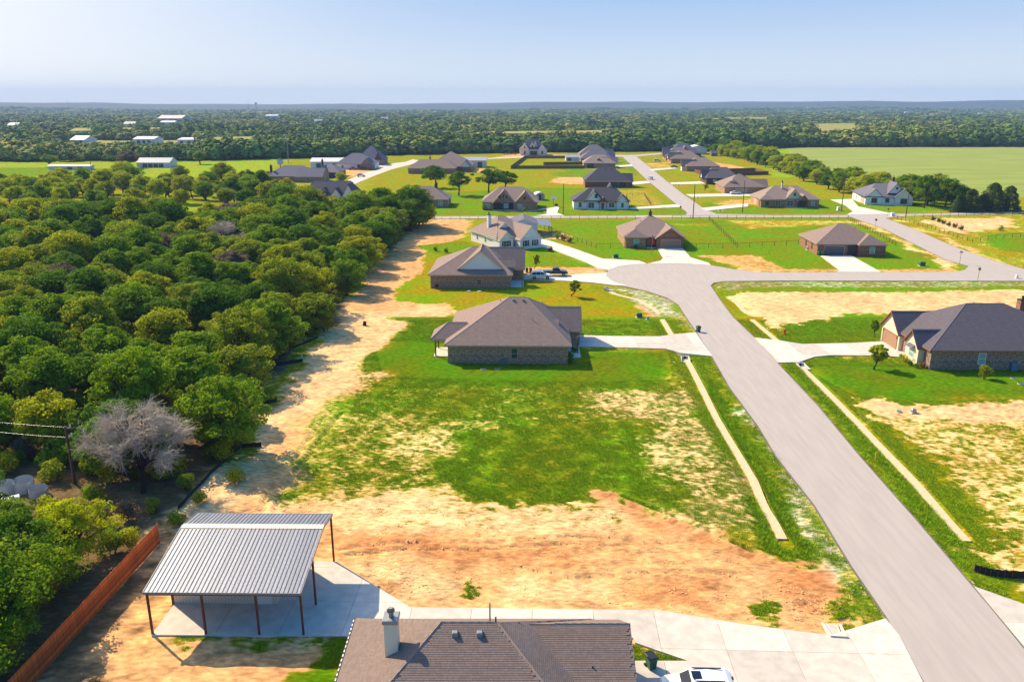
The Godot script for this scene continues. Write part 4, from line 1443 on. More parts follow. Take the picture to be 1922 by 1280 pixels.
	var lists := []
	for set_of in [near, mid, far]:
		var l := []
		for r in set_of:
			l.append([pv(r[0]), r[1], r[2], r[3]])
		lists.append(l)
	var holes := [NEAR, Rect2(-160, -230, 320, 90), Rect2(-300, -430, 600, 200), Rect2(-420, -720, 840, 290)]
	var am := ArrayMesh.new()
	lot_mask = ground_patch(holes[0], 2000, 1100, lists[0], 0.3333, 31, 0.09, 1.3, am)
	ground_patch(holes[1], 1920, 540, lists[1], 1.0, 37, 0.06, 1.2, am)
	ground_patch(holes[2], 1800, 600, lists[1], 4.0, 41, 0.0, 1.6, am)
	ground_patch(holes[3], 1680, 580, lists[2], 10.0, 43, 0.0, 3.0, am)
	far_ground(am, holes)
	tag(part("ground", am), "green, straw and orange sandy ground of lots, lawns, fields and distant hills", "", "", "structure")
	# fields and clearings beyond the houses, each a sheet of its own
	for e in [["pasture", "wide smooth green pasture beyond the hedgerow, behind the white corner house", [244.9,-732.1, 828.6,-732.1, 425.23,-331.02, 170.84,-331.02, 165.53,-393.00, 182.5,-517.0], 0.03, 5, 0.0],
			["field", "dull yellow-green clearing high in the forest behind the pasture", [437.7,-1192.9, 610.0,-1661.1, 711.3,-1708.8, 486.6,-1169.3], 0.0, 2, 9.0],
			["field", "long pale straw clearing in the forest behind the middle houses", [-56.8,-1083.5, -46.2,-1169.3, 135.9,-1243.0, 123.1,-1124.8], 0.0, 2, 9.0],
			["field", "small bright clearing high in the woods behind the end of the street", [515.5,-2138.8, 585.1,-2396.8, 803.8,-2606.1, 684.7,-2218.4], 0.0, 1, 9.0],
			["field", "small green clearing beside far farm buildings in the woods", [-643.0,-1192.9, -720.2,-1357.1, -693.9,-1357.1, -623.1,-1217.5], 0.0, 1, 9.0],
			["field", "pale strip of cut grass in the woods beside a far pink barn", [-620.8,-1269.7, -658.8,-1357.1, -593.3,-1388.9, -554.6,-1297.6], 0.0, 2, 9.0],
			["field", "pale rough clearing around the three white barns", [-372.4,-673.0, -255.7,-673.0, -335.9,-887.4, -489.1,-887.4], 0.0, 1, 0.0],
			["field", "light green clearing behind the white barns in the woods", [-331.0,-901.0, -355.0,-975.8, -309.4,-992.2, -285.6,-915.1], 0.0, 1, 7.0]]:
		var poly := pv(e[2])
		if e[5] > 0.0:
			var c := Vector2.ZERO
			for q in poly:
				c += q / poly.size()
			var lifted := PackedVector2Array()
			for q in poly:   # the sheet lies on higher land: keep it where the line of sight meets that height
				lifted.append(q * (37.0 - e[5]) / 37.0)
			poly = lifted
		var gc: Array = GREEN[e[4]]
		var fm := mat("field_%d" % e[4], srgb(gc[0], gc[1], gc[2]).lightened(0.08), 1.0, T.band, 1.0, true)
		fm.uv1_world_triplanar = true
		fm.uv1_scale = Vector3(0.0016, 0.01, 0.011)
		slab(e[0], e[1], poly, e[3] + e[5] + 0.03, fm, e[5] - 3.0)
		clearings.append(poly)

var clearings := []

func build_roads():
	var A := [27.48,-44.03, 28.19,-51.45, 28.38,-58.28, 29.13,-68.84, 28.95,-79.66, 29.54,-88.51, 29.67,-102.16, 30.84,-119.02, 31.29,-129.65, 31.63,-139.87, 32.04,-148.68, 31.07,-154.38, 27.93,-160.50, 23.43,-165.53, 21.91,-169.77, 21.15,-175.37, 22.39,-181.94, 25.18,-186.37, 28.80,-188.66, 32.68,-189.66, 35.99,-190.19, 40.79,-190.33, 47.72,-188.00, 52.37,-182.56, 56.24,-180.10, 60.95,-179.50, 84.66,-179.80, 102.84,-180.41, 105.62,-182.56, 108.94,-187.02, 107.73,-195.16, 111.22,-218.76, 115.46,-246.25, 115.62,-260.16, 116.06,-272.28, 68.84,-272.28, 7.03,-270.29, -46.75,-268.33, -117.84,-267.04, -223.26,-265.13, -230.67,-274.29, -121.20,-274.97, -47.97,-275.65, 7.18,-276.20, 60.59,-277.99, 62.55,-285.53, 63.84,-314.38, 68.6,-407.0, 81.5,-600.1, 31.3,-606.4, 32.1,-622.6, 93.0,-622.6, 120.5,-650.5, 117.2,-632.8, 92.2,-603.2, 77.5,-401.3, 73.54,-345.19, 70.96,-293.02, 72.14,-281.22, 92.60,-278.41, 117.00,-279.10, 133.97,-281.22, 184.08,-287.74, 284.83,-297.70, 280.51,-293.02, 180.94,-282.64, 136.01,-275.65, 126.61,-270.29, 124.53,-246.25, 119.98,-214.46, 118.81,-193.75, 120.03,-183.19, 126.60,-170.32, 109.17,-170.32, 57.52,-170.59, 46.32,-170.05, 43.60,-168.43, 42.28,-165.79, 41.80,-160.99, 40.88,-150.82, 40.04,-139.12, 40.09,-126.13, 39.55,-112.87, 39.14,-95.55, 38.07,-79.66, 37.46,-65.79, 36.64,-52.57, 36.18,-46.95, 35.80,-43.53]
	slab("road", "pale grey asphalt street with its round turning head and side streets", pv(A), 0.1, M.asphalt, -0.7)
	for edge in Geometry2D.offset_polygon(pv(A), 0.16):
		if area(edge) * area(pv(A)) > 0.0:
			slab("road_edge", "dark crumbling rim of the old asphalt along the grey street", edge, 0.085, M.asphalt_edge, -0.7)
	slab("road", "pale branch street curving between the far houses by the tree line", pv([-80.45,-379.88, -83.8,-415.9, -83.0,-466.7, -77.8,-482.4, -90.2,-507.9, -71.8,-546.4, -69.7,-573.4, -62.3,-556.9, -65.2,-521.7, -71.5,-482.4, -74.6,-434.9, -76.69,-379.88]), 0.07, M.concrete_old, -0.5)
	slab("road", "narrow farm lane of pale gravel crossing in front of the far tree line", pv([-37.9,-573.4, 31.9,-619.3, 31.2,-605.8, -37.3,-565.0]), 0.05, M.concrete_old, -0.4)
	for l in [[[26.62,-115.20, 25.38,-92.08, 24.89,-74.51, 24.36,-68.32, 24.19,-63.14], 0.75, "tan concrete drainage channel along the near side of the street"], [[42.74,-110.86, 42.11,-88.67, 41.32,-73.91, 40.39,-62.78], 0.85, "tan concrete drainage channel across the street, running down to the black silt fence"], [[20.40,-160.99, 21.15,-159.05, 25.20,-153.48, 27.24,-145.77, 26.89,-128.35], 0.75, "short curving tan drainage channel beside the turning head"], [[44.31,-157.15, 43.37,-138.01, 43.55,-124.58], 0.75, "short tan drainage channel beside the bare sandy lot"]]:
		var line := pv(l[0])
		var fine := PackedVector2Array()
		for i in line.size() - 1:
			for k in 4:
				fine.append(line[i].lerp(line[i + 1], k / 4.0) + Vector2(sin(i * 4 + k) * 0.06, 0))
		fine.append(line[line.size() - 1])
		slab("drainage_channel", l[2], ribbon(fine, l[1] * 1.15), -0.17, M.concrete_tan, -0.7)

func build_drives():
	panels("driveway", "white concrete drive from the metal carport past the brown roof to the street", pv([-26.20,-49.27, -26.03,-53.15, -16.54,-59.09, -14.75,-58.92, -7.83,-52.64, -2.97,-52.51, 8.85,-52.31, 11.23,-52.24, 17.31,-50.50, 23.10,-49.27, 28.02,-51.26, 28.11,-49.15, 27.30,-43.53, 7.56,-41.63, 8.26,-46.50, 12.13,-46.50, 8.80,-48.43, 8.73,-48.97]), 0.14, M.concrete, Vector2(4.6, 4.6), 0.04)
	panels("driveway", "white concrete drive of the lot on the near right edge of the street", pv([36.94,-55.38, 39.46,-53.05, 43.79,-48.97, 40.18,-44.03, 36.13,-44.03, 36.38,-47.68]), 0.14, M.concrete, Vector2(4.6, 4.6), 0.07)
	panels("driveway", "white concrete drive from the brown-roofed brick house to the street", pv([11.12,-127.71, 16.73,-127.07, 24.41,-126.91, 26.83,-128.03, 31.04,-129.32, 30.70,-116.00, 26.31,-117.63, 24.25,-119.87, 18.46,-120.44, 10.60,-121.31]), 0.14, M.concrete, Vector2(4.5, 4.5), 0.0)
	panels("driveway", "white concrete drive across the street leading to the black-roofed house", pv([40.09,-126.13, 43.55,-124.58, 46.64,-122.48, 54.93,-123.07, 60.15,-123.98, 61.31,-118.74, 59.92,-115.47, 56.63,-116.27, 48.98,-116.54, 46.24,-115.74, 42.89,-113.12, 39.63,-112.87]), 0.14, M.concrete, Vector2(4.5, 4.5), 0.0)
	for e in [["white concrete drive of the parked cars beside the turning head", [1.69,-177.12, 11.90,-176.53, 16.21,-177.71, 21.83,-179.20, 21.15,-175.37, 21.91,-169.77, 24.72,-165.02, 21.46,-166.05, 17.17,-168.69, 11.51,-170.32, 1.64,-171.97]],
			["long white concrete drive curving from the white house to the turning head", [6.77,-228.83, 10.40,-224.14, 16.89,-210.31, 22.49,-196.58, 31.38,-193.75, 32.68,-189.66, 28.80,-188.66, 25.18,-186.37, 22.39,-181.94, 20.49,-183.81, 18.06,-191.68, 11.13,-208.70, 6.82,-215.30]],
			["pale drive of the brick house with the red flag", [39.03,-212.78, 45.77,-212.78, 45.03,-198.02, 47.79,-191.00, 47.72,-188.00, 40.79,-190.33, 32.68,-189.66, 36.63,-193.75, 37.93,-197.29]],
			["white drive of the brick house on the corner lot", [78.55,-200.22, 86.57,-200.96, 85.47,-187.67, 84.78,-179.80, 74.50,-179.80, 76.08,-181.32, 77.07,-188.99]],
			["white drive of the white house by the intersection", [129.16,-325.29, 138.56,-327.18, 130.87,-302.52, 134.52,-280.79, 116.94,-278.96, 123.09,-288.48, 127.37,-305.82]],
			["white drive beside the brick house with the basketball hoop", [12.80,-296.12, 17.09,-302.52, 17.71,-299.29, 16.08,-284.08, 18.27,-276.75, 8.10,-276.20, 12.18,-281.22]],
			["white drive in front of the white board house", [41.93,-294.56, 44.57,-299.29, 63.44,-309.19, 64.40,-300.90, 44.87,-294.56]],
			["pale drive of the tan brick house with the wooden entry", [70.27,-297.70, 92.14,-312.63, 89.26,-302.52, 70.63,-289.98]],
			["pale drive with a white car in front of the tan brick garage", [74.68,-345.19, 90.52,-347.31, 108.03,-356.05, 104.80,-338.98, 75.20,-334.95]],
			["pale drive of the dark grey house along the straight street", [77.98,-398.49, 89.9,-402.7, 98.9,-407.0, 99.47,-393.00, 77.19,-388.97]],
			["pale drive of the black-roofed red brick house", [53.56,-398.49, 68.3,-407.0, 67.81,-395.73, 52.72,-382.44]],
			["thin pale drive at the far left side of the straight street", [61.2,-507.9, 76.5,-521.7, 75.9,-507.9, 59.7,-494.8]],
			["pale drive with a dark car at the far right of the straight street", [81.9,-482.4, 97.6,-494.8, 101.0,-490.6, 81.2,-470.6]],
			["narrow pale footpath round the front of the brick house with the porch", [-7.32,-297.70, -2.12,-289.98, 8.49,-289.98, 12.93,-294.56, 13.06,-297.70, 7.60,-293.02, -2.14,-293.02, -6.17,-299.29]]]:
		slab("driveway", e[0], pv(e[1]), 0.14, M.concrete, -0.5)

func shingle_face(root: Node3D, corners: Array, along: Vector3, budget: Array, joined: MB, shapes: Array):   # real shingles laid on a roof plane, lowest course first
	var n: Vector3 = (corners[1] - corners[0]).cross(corners[2] - corners[0]).normalized()
	if n.y < 0:
		n = -n
	var u := along.normalized()
	var w := u.cross(n)
	if w.y < 0:
		w = -w
	var o: Vector3 = corners[0]
	var flat := PackedVector2Array()
	var lo := Vector2(1e9, 1e9)
	var hi := -lo
	for c in corners:
		var q := Vector2((c - o).dot(u), (c - o).dot(w))
		flat.append(q)
		lo = lo.min(q); hi = hi.max(q)
	var step := 0.145
	var basis := Basis(u, n, u.cross(n))
	var y := lo.y
	var row := 0
	while y < hi.y:
		var x := lo.x - rng.randf() * 0.3
		while x < hi.x:
			var wd := rng.randf_range(0.2, 0.42)
			var mid := Vector2(x + wd * 0.5, y + step * 0.5)
			if Geometry2D.is_point_in_polygon(mid - Vector2(wd * 0.4, 0), flat) and Geometry2D.is_point_in_polygon(mid + Vector2(wd * 0.4, 0), flat):
				var at := o + u * mid.x + w * y + n * 0.012
				var tone := rng.randi() % 5
				var t := Transform3D(basis * Basis.from_scale(Vector3(wd / 0.3, 1, 1)), at)
				if budget[0] > 0 and at.z > budget[1] and rng.randf() < 0.6:
					budget[0] -= 1
					part("shingle", shapes[tone], root, t)
				else:
					var g: float = [0.86, 0.94, 1.0, 1.06, 0.9][tone]
					joined.col = Color(g, g * 0.985, g * 0.97)
					shingle_into(joined, t, signf(w.dot(u.cross(n))))
			x += wd
		y += step
		row += 1

func shingle_into(b: MB, t: Transform3D, up: float):   # a wedge 0.29 wide, thick at its lower edge; local z runs along the slope
	var e := 0.022
	var p := [Vector3(-0.146, e, 0), Vector3(0.146, e, 0), Vector3(0.146, 0.004, up * 0.2), Vector3(-0.146, 0.004, up * 0.2), Vector3(-0.146, -0.01, 0), Vector3(0.146, -0.01, 0)]
	var q := []
	for a in p:
		q.append(t * a)
	b.face([q[0], q[1], q[2], q[3]], t.basis.y)
	b.face([q[0], q[1], q[5], q[4]], -t.basis.z * up)
	b.face([q[0], q[3], q[4]], -t.basis.x)
	b.face([q[1], q[2], q[5]], t.basis.x)

func build_near_house():
	var h := thing("brick_house", "nearest brown shingle roof with cream chimney, cut off by the picture's lower edge", "house", Vector3.ZERO, 0.0, "houses of the subdivision")
	var eave := 2.9
	var rh := 6.5
	var c := [Vector3(-10.8, eave, -33.5), Vector3(7.3, eave, -33.5), Vector3(5.7, eave, -47.3), Vector3(-10.8, eave, -47.3)]
	var A := Vector3(-4.35, rh, -41.95)
	var B := Vector3(-0.85, rh, -41.95)
	wall(h, Vector3(-10.3, -0.3, -46.8), Vector3(5.2, eave - 0.2, -34.0), M.brick_brown)
	wall(h, Vector3(5.2, -0.3, -46.6), Vector3(7.0, eave - 0.2, -37.9), M.brick_brown)
	box_part("fascia", Vector3(-10.78, eave - 0.2, -47.28), Vector3(5.6, eave - 0.01, -33.52), M.tan_trim, h)
	# main hip: the four planes under the shingles
	var right_far := Vector3(5.7, eave, -47.3)
	var planes := [["near", [Vector3(-10.8, eave, -33.5), Vector3(5.6, eave, -33.5), B, A], Vector3.RIGHT], ["left", [c[3], c[0], A], Vector3(0, 0, 1)], ["far", [right_far, c[3], A, B], Vector3.RIGHT], ["right", [Vector3(5.6, eave, -33.5), right_far, B], Vector3(0, 0, 1)]]
	var shapes := []
	var base: Color = M.roof_brown.albedo_color
	var sm: StandardMaterial3D = mat("shingle_tint", base, 0.95, T.fine, 2.0)
	sm.vertex_color_use_as_albedo = true
	for k in 5:
		var b := MB.new()
		b.tinted = true
		var g: float = [0.86, 0.94, 1.0, 1.06, 0.9][k]
		b.col = Color(g, g * 0.985, g * 0.97)
		shapes.append(b)
	var under := MB.new()
	for p in planes:
		under.face(p[1], Vector3.UP)
	# wing to the right: ridge sideways, gable end over the drive
	var wr := 5.4
	var wz := -43.3
	var W := [Vector3(1.1, wr, wz), Vector3(7.5, wr, wz), Vector3(7.5, eave, -37.4), Vector3(1.1, eave, -37.4), Vector3(7.5, eave, -47.2), Vector3(1.1, eave, -47.2)]
	under.face([W[0], W[1], W[2], W[3]], Vector3.UP)
	under.face([W[0], W[1], W[4], W[5]], Vector3.UP)
	var roof := part("roof", under.mesh(M.roof_brown), h)
	var rt := MB.new()
	for s in [[W[1], W[2]], [W[1], W[4]]]:
		rt.face([s[0], s[1], s[1] - Vector3(0, 0.2, 0), s[0] - Vector3(0, 0.2, 0)], Vector3.RIGHT)
	part("rake_trim", rt.mesh(M.tan_trim), h)
	var gw := MB.new()
	gw.face([Vector3(7.0, 2.7, -37.7), Vector3(7.0, 2.7, -46.8), Vector3(7.0, wr - 0.15, wz)], Vector3.RIGHT)
	part("gable_wall", gw.mesh(M.cream_siding), h)
	var joined := MB.new()
	joined.tinted = true
	var budget := [290, -41.2]
	var one := {}
	for p in planes:
		var n: Vector3 = (p[1][1] - p[1][0]).cross(p[1][2] - p[1][0]).normalized()
		if n.y < 0:
			n = -n
		var u: Vector3 = p[2]
		var w := u.cross(n)
		var up := 1.0 if w.y > 0 else -1.0
		if not one.has(up):
			var l := []
			for k in 5:
				var b := MB.new()
				b.tinted = true
				b.col = shapes[k].col
				shingle_into(b, Transform3D.IDENTITY, up)
				l.append(b.mesh(sm))
			one[up] = l
		var cut: Array = p[1]
		shingle_face(roof, cut, u, budget if p[0] == "near" else [0, 0.0], joined, one[up])
	shingle_face(roof, [W[3], W[2], W[1], W[0]], Vector3.RIGHT, [0, 0.0], joined, [])
	shingle_face(roof, [W[5], W[4], W[1], W[0]], Vector3.RIGHT, [0, 0.0], joined, [])
	tag(part("shingles", joined.mesh(sm), roof), "", "", "", "stuff")
	# ridge and hip caps, overlapping pieces one by one
	var cap_m: StandardMaterial3D = M.roof_brown_cap
	for l in [[A, c[0]], [B, Vector3(5.6, eave, -33.5)], [A, c[3]], [A, B], [W[0] + Vector3(1.6, 0, 0), W[1]]]:
		var d: Vector3 = (l[1] - l[0]).normalized()
		var n := int(l[0].distance_to(l[1]) / 0.28)
		var s := d.cross(Vector3.UP).normalized()
		var up := s.cross(d)
		for k in n:
			var p: Vector3 = l[0] + d * k * 0.28 + up * 0.03
			var b := MB.new()
			var q := p + d * 0.33
			var lift := up * (0.05 if k % 2 else 0.065)
			b.face([p + lift, q + lift * 0.8, q + s * 0.15 - up * 0.1, p + s * 0.15 - up * 0.09], s + up)
			b.face([p + lift, q + lift * 0.8, q - s * 0.15 - up * 0.1, p - s * 0.15 - up * 0.09], up - s)
			b.face([q + lift * 0.8, q + s * 0.15 - up * 0.1, q - s * 0.15 - up * 0.1], d)
			part("cap_shingle", b.mesh(cap_m), roof)
	# gutter with its hangers along the left eave
	var gb := MB.new()
	gb.box(Vector3(-10.98, eave - 0.16, -47.4), Vector3(-10.86, eave + 0.0, -33.5))
	part("gutter", gb.mesh(M.dark_trim), h)
	for k in 30:
		box_part("gutter_hanger", Vector3(-10.96, eave + 0.002, -47.2 + k * 0.45), Vector3(-10.89, eave + 0.02, -46.98 + k * 0.45), M.white_trim, h)
	# chimney: cream sheet-clad stack with a round cap
	var ch := box_part("chimney", Vector3(-7.75, 3.6, -42.0), Vector3(-6.95, 7.0, -41.1), M.cream_metal, h)
	var cc := MB.new()
	cc.bevel_box(Vector3(-7.83, 7.0, -42.08), Vector3(-6.87, 7.25, -41.02), 0.04)
	part("chimney_cap", cc.mesh(M.grey_metal), ch)
	var cy := MB.new()
	cy.tube([Vector3(-7.35, 7.25, -41.55), Vector3(-7.35, 7.6, -41.55)], [0.17, 0.17], 14)
	cy.tube([Vector3(-7.35, 7.6, -41.55), Vector3(-7.35, 7.68, -41.55)], [0.25, 0.25], 14)
	cy.tube([Vector3(-7.35, 7.72, -41.55), Vector3(-7.35, 7.84, -41.55)], [0.25, 0.12], 14)
	part("flue", cy.mesh(M.grey_metal), ch)
	for x in [-3.45, -1.95]:
		roof_vent(h, Vector3(x, 6.2, -41.2), 0.36)
	pipe_vent(h, Vector3(-1.4, 5.4, -43.4), 1.5)
	pipe_vent(h, Vector3(-1.0, 6.4, -42.1), 0.4, "black_metal")
	pipe_vent(h, Vector3(4.9, 3.9, -40.6), 0.5, "black_metal")

func build_carport():
	var t := thing("metal_carport", "open metal carport with ribbed grey roof, red posts and cream room", "carport", Vector3(-20.6, 0, -54), -0.012)
	var x0 := -5.65
	var x1 := 5.6
	var zf := 4.75
	var zr := -2.45
	var zb := -5.3
	var hf := 3.68
	var hr := 4.92
	var hb := 4.43
	var rib := 0.305
	var n := int((x1 - x0) / rib)
	for slope in [[zf, hf, zr + 0.16, hr - 0.028, "roof_panel"], [zb, hb, zr - 0.16, hr - 0.028, "roof_panel"]]:
		var mats := []
		for k in 3:
			var m: StandardMaterial3D = M.roof_metal.duplicate()
			m.albedo_color = M.roof_metal.albedo_color * (1.0 - 0.03 * k)
			m.albedo_color.a = 1.0
			mats.append(m)
		for k in n:
			var a := x0 + (x1 - x0) * k / n
			var b := x0 + (x1 - x0) * (k + 1) / n
			var mb := MB.new()
			var s := signf(slope[0] - slope[2])
			for e in [[a + 0.04, b - 0.03, 0.0], [b - 0.03, b + 0.012, 0.045], [b + 0.012, b + 0.04, 0.0]]:
				var f := [Vector3(e[0], slope[1] + e[2], slope[0]), Vector3(e[1], slope[1] + e[2], slope[0]), Vector3(e[1], slope[3] + e[2], slope[2]), Vector3(e[0], slope[3] + e[2], slope[2])]
				if k == n - 1 and e[1] > x1:
					continue
				mb.face(f, Vector3.UP)
				mb.face([f[0], f[1], f[1] - Vector3(0, 0.05, 0), f[0] - Vector3(0, 0.05, 0)], Vector3(0, 0, s))
			for e in [[b - 0.03, -1.0], [b + 0.012, 1.0]]:
				mb.face([Vector3(e[0], slope[1], slope[0]), Vector3(e[0], slope[3], slope[2]), Vector3(e[0], slope[3] + 0.045, slope[2]), Vector3(e[0], slope[1] + 0.045, slope[0])], Vector3(e[1], 0, 0))
			var p := part("roof_panel", mb.mesh(mats[rng.randi() % 3]), t)
			var seam := MB.new()
			seam.face([Vector3(b - 0.062, slope[1] + 0.004, slope[0]), Vector3(b - 0.032, slope[1] + 0.004, slope[0]), Vector3(b - 0.032, slope[3] + 0.004, slope[2]), Vector3(b - 0.062, slope[3] + 0.004, slope[2])], Vector3.UP)
			part("seam", seam.mesh(M.roof_metal_seam), p)
	var rc := MB.new()
	rc.face([Vector3(x0 - 0.03, hr + 0.03, zr), Vector3(x1 + 0.03, hr + 0.03, zr), Vector3(x1 + 0.03, hr - 0.02, zr + 0.34), Vector3(x0 - 0.03, hr - 0.02, zr + 0.34)], Vector3.UP)
	rc.face([Vector3(x0 - 0.03, hr + 0.03, zr), Vector3(x1 + 0.03, hr + 0.03, zr), Vector3(x1 + 0.03, hr - 0.02, zr - 0.34), Vector3(x0 - 0.03, hr - 0.02, zr - 0.34)], Vector3.UP)
	part("ridge_cap", rc.mesh(M.cream_metal), t)
	# trim along the eaves and rakes
	var tb := MB.new()
	tb.box(Vector3(x0 - 0.04, hf - 0.16, zf + 0.002), Vector3(x1 + 0.04, hf + 0.02, zf + 0.05))
	tb.box(Vector3(x0 - 0.04, hb - 0.16, zb - 0.05), Vector3(x1 + 0.04, hb + 0.02, zb - 0.002))
	part("eave_trim", tb.mesh(M.roof_metal), t)
	for x in [x0 - 0.03, x1 + 0.03]:
		var kb := MB.new()
		for q in [[zf, hf, zr, hr], [zr, hr, zb, hb]]:
			for s in [-1.0, 1.0]:
				kb.face([Vector3(x + s * 0.02, q[1] - 0.15, q[0]), Vector3(x + s * 0.02, q[1] + 0.05, q[0]), Vector3(x + s * 0.02, q[3] + 0.05, q[2]), Vector3(x + s * 0.02, q[3] - 0.15, q[2])], Vector3(s, 0, 0))
			kb.face([Vector3(x - 0.02, q[1] + 0.05, q[0]), Vector3(x + 0.02, q[1] + 0.05, q[0]), Vector3(x + 0.02, q[3] + 0.05, q[2]), Vector3(x - 0.02, q[3] + 0.05, q[2])], Vector3.UP)
		part("rake_trim", kb.mesh(M.roof_metal), t)
	# frame
	for q in [[-5.5, 4.62, 3.55], [-1.6, 4.62, 3.55], [2.3, 4.62, 3.55], [5.52, 4.62, 3.55], [5.52, 1.0, 4.2], [5.52, -5.1, 4.3], [-5.5, -5.1, 4.3]]:
		box_part("post", Vector3(q[0] - 0.07, -0.2, q[1] - 0.07), Vector3(q[0] + 0.07, q[2], q[1] + 0.07), M.red_iron, t)
	for q in [[4.62, 3.38], [1.0, 4.03], [-2.4, 4.62], [-5.1, 4.14]]:
		box_part("beam", Vector3(x0 + 0.08, q[1], q[0] - 0.08), Vector3(x1 - 0.08, q[1] + 0.16, q[0] + 0.08), M.red_iron, t)
	# enclosed room at the back
	wall(t, Vector3(-5.55, -0.2, -5.0), Vector3(2.55, 4.05, 0.95), M.ribbed_cream)
	window(t, "near", 1.55, 1.0, 0.95, 0.75, 1.0, "white_trim", "glass")
	door(t, "near", 1.55, 0.944, "garage_white", 1.15)
	box_part("corner_trim", Vector3(-5.62, -0.2, 0.9), Vector3(-5.45, 4.0, 1.02), M.red_iron, t)

func build_houses():
	var h: Node3D
	# the brown-roofed brick house in the middle of the picture
	h = house("brick_house", "brown brick house with big brown hip roof, standing alone on the middle lawn", [-9.55, -112.9], -0.02, 17.9, 18.6, 2.95, 8.05, "brick_brown", "roof_brown", [9.0, -9.0, 11.6, -9.0], [
		["wing", 13.5, 20.1, -15.0, -8.9, 2.8], ["gable", "x", 11.0, 20.1, -15.6, -8.9, 2.95, 5.75],
		["gable", "x", 12.6, 16.3, -9.3, -5.6, 3.9, 5.0, "white_siding"],
		["win", "near", 9.9, 0.85, 0.0, 0.85, 1.5, "tan_trim", "glass"], ["win", "right", 17.9, 0.9, -3.6, 1.2, 1.4, "tan_trim", "glass"],
		["garage", "right", 20.1, -12.2, 4.9, "garage_brown"],
		["hip", -2.4, 3.0, -7.6, -3.2, 2.9, 4.9, -0.4, -5.4, 2.5, -5.4],
		["slab", -2.5, 0.0, -7.7, -3.1], ["slab", 17.9, 20.0, -8.9, -3.0], ["post", -2.2, -3.4, 2.75], ["post", -2.2, -7.3, 2.75], ["post", 19.6, -5.2, 2.75],
		["vent", 9.6, 7.72, -8.3], ["vent", 11.1, 7.72, -8.3], ["pipe", 12.6, 5.6, -4.3], ["pipe", 14.2, 6.6, -10.6], ["pipe", 7.6, 7.3, -9.0]])
	box_part("electric_meter", Vector3(8.4, 1.0, 0.0), Vector3(8.75, 1.5, 0.16), M.grey_metal, h)
	box_part("conduit", Vector3(8.54, 1.5, 0.002), Vector3(8.6, 2.7, 0.06), M.grey_metal, h)
	box_part("utility_cabinet", Vector3(8.0, 0, 0.05), Vector3(8.55, 0.75, 0.4), M.bin_blue, h)
	# the house with the white gable
	h = house("brick_house", "brick house with tall white gable facing us, two cars parked beside it", [-17.1, -163.5], -0.02, 16.8, 17.5, 2.95, 7.4, "brick_brown", "roof_brown", [8.5, -8.6, 11.5, -8.6], [
		["gable", "z", 4.4, 16.6, -9.5, -1.3, 2.9, 7.9, "white_siding"],
		["wing", 12.5, 19.4, -15.2, -8.2, 2.8], ["gable", "x", 9.5, 19.4, -15.8, -7.4, 2.95, 6.8],
		["gable", "x", 13.2, 17.4, -6.6, -3.4, 4.3, 5.6, "white_siding"],
		["win", "near", 10.2, 0.9, 0.0, 0.8, 0.9, "tan_trim", "glass"], ["win", "right", 16.8, 0.9, -4.6, 1.5, 1.5], ["garage", "right", 19.4, -11.8, 4.9, "garage_tan"],
		["slab", 16.8, 19.5, -8.2, -1.0], ["post", 19.2, -1.3, 2.8], ["post", 19.2, -4.7, 2.8], ["pipe", 8.0, 6.3, -7.0], ["pipe", 13.5, 5.0, -1.6]])
	box_part("hose_reel", Vector3(1.0, 0.3, 0.0), Vector3(1.6, 0.9, 0.2), M.black_metal, h)
	# the white house turned towards the turning head
	h = house("white_house", "white house with grey-brown roof and dormer, set at an angle behind the wood's edge", [-3.9, -210.5], 0.5, 12.5, 16.0, 3.0, 7.4, "white_siding", "roof_tan", [5.2, -9.5, 7.0, -9.5], [
		["wing", 5.0, 11.5, -4.5, 3.5, 2.85], ["gable", "z", 5.2, 11.3, -8.0, 3.5, 3.0, 6.1, "white_siding"],
		["wing", -0.2, 4.0, -2.5, 1.6, 2.85], ["gable", "z", 0.0, 3.8, -6.5, 1.6, 3.0, 4.9, "white_siding"],
		["gable", "z", 2.6, 5.4, -8.0, -3.6, 5.2, 6.4, "white_siding"], ["win", "near", 4.0, 4.5, -3.55, 1.5, 0.6],
		["win", "near", 1.9, 0.8, 1.6, 1.6, 1.5, "white_trim", "glass", "dark_trim"], ["win", "near", 6.8, 0.8, 3.5, 0.9, 1.5, "white_trim", "glass", "dark_trim"], ["win", "near", 9.6, 0.8, 3.5, 0.9, 1.5, "white_trim", "glass", "dark_trim"],
		["win", "left", 0.0, 1.0, -7.0, 0.8, 1.2], ["win", "left", 0.0, 1.0, -12.0, 0.8, 1.2], ["door", "near", 4.55, 0.02, "wood_trim"], ["chim", 1.9, -8.5, 0.9, 0.9, 4.4, 8.0, "white_siding"]], "white_trim")
	# metal shop behind it
	h = thing("metal_shop", "white metal shop with low grey roof and open lean-to behind the white house", "shed", Vector3(-0.5, 0, -232.5), 0.02)
	wall(h, Vector3(0, -0.2, -12), Vector3(8.0, 3.6, 0), M.ribbed_white)
	gable(h, 0.0, 8.0, -12.0, 0.0, 3.6, 5.1, "z", "ribbed_white", "roof_slate", "white_trim", 0.3)
	var lb := MB.new()
	lb.face([Vector3(8.0, 3.55, 0.4), Vector3(12.2, 2.95, 0.4), Vector3(12.2, 2.95, -12), Vector3(8.0, 3.55, -12)], Vector3.UP)
	part("lean_to_roof", lb.mesh(M.roof_metal), h)
	for z in [0.2, -5.8, -11.8]:
		porch_post(h, 12.0, z, 2.95, "black_metal", 0.08)
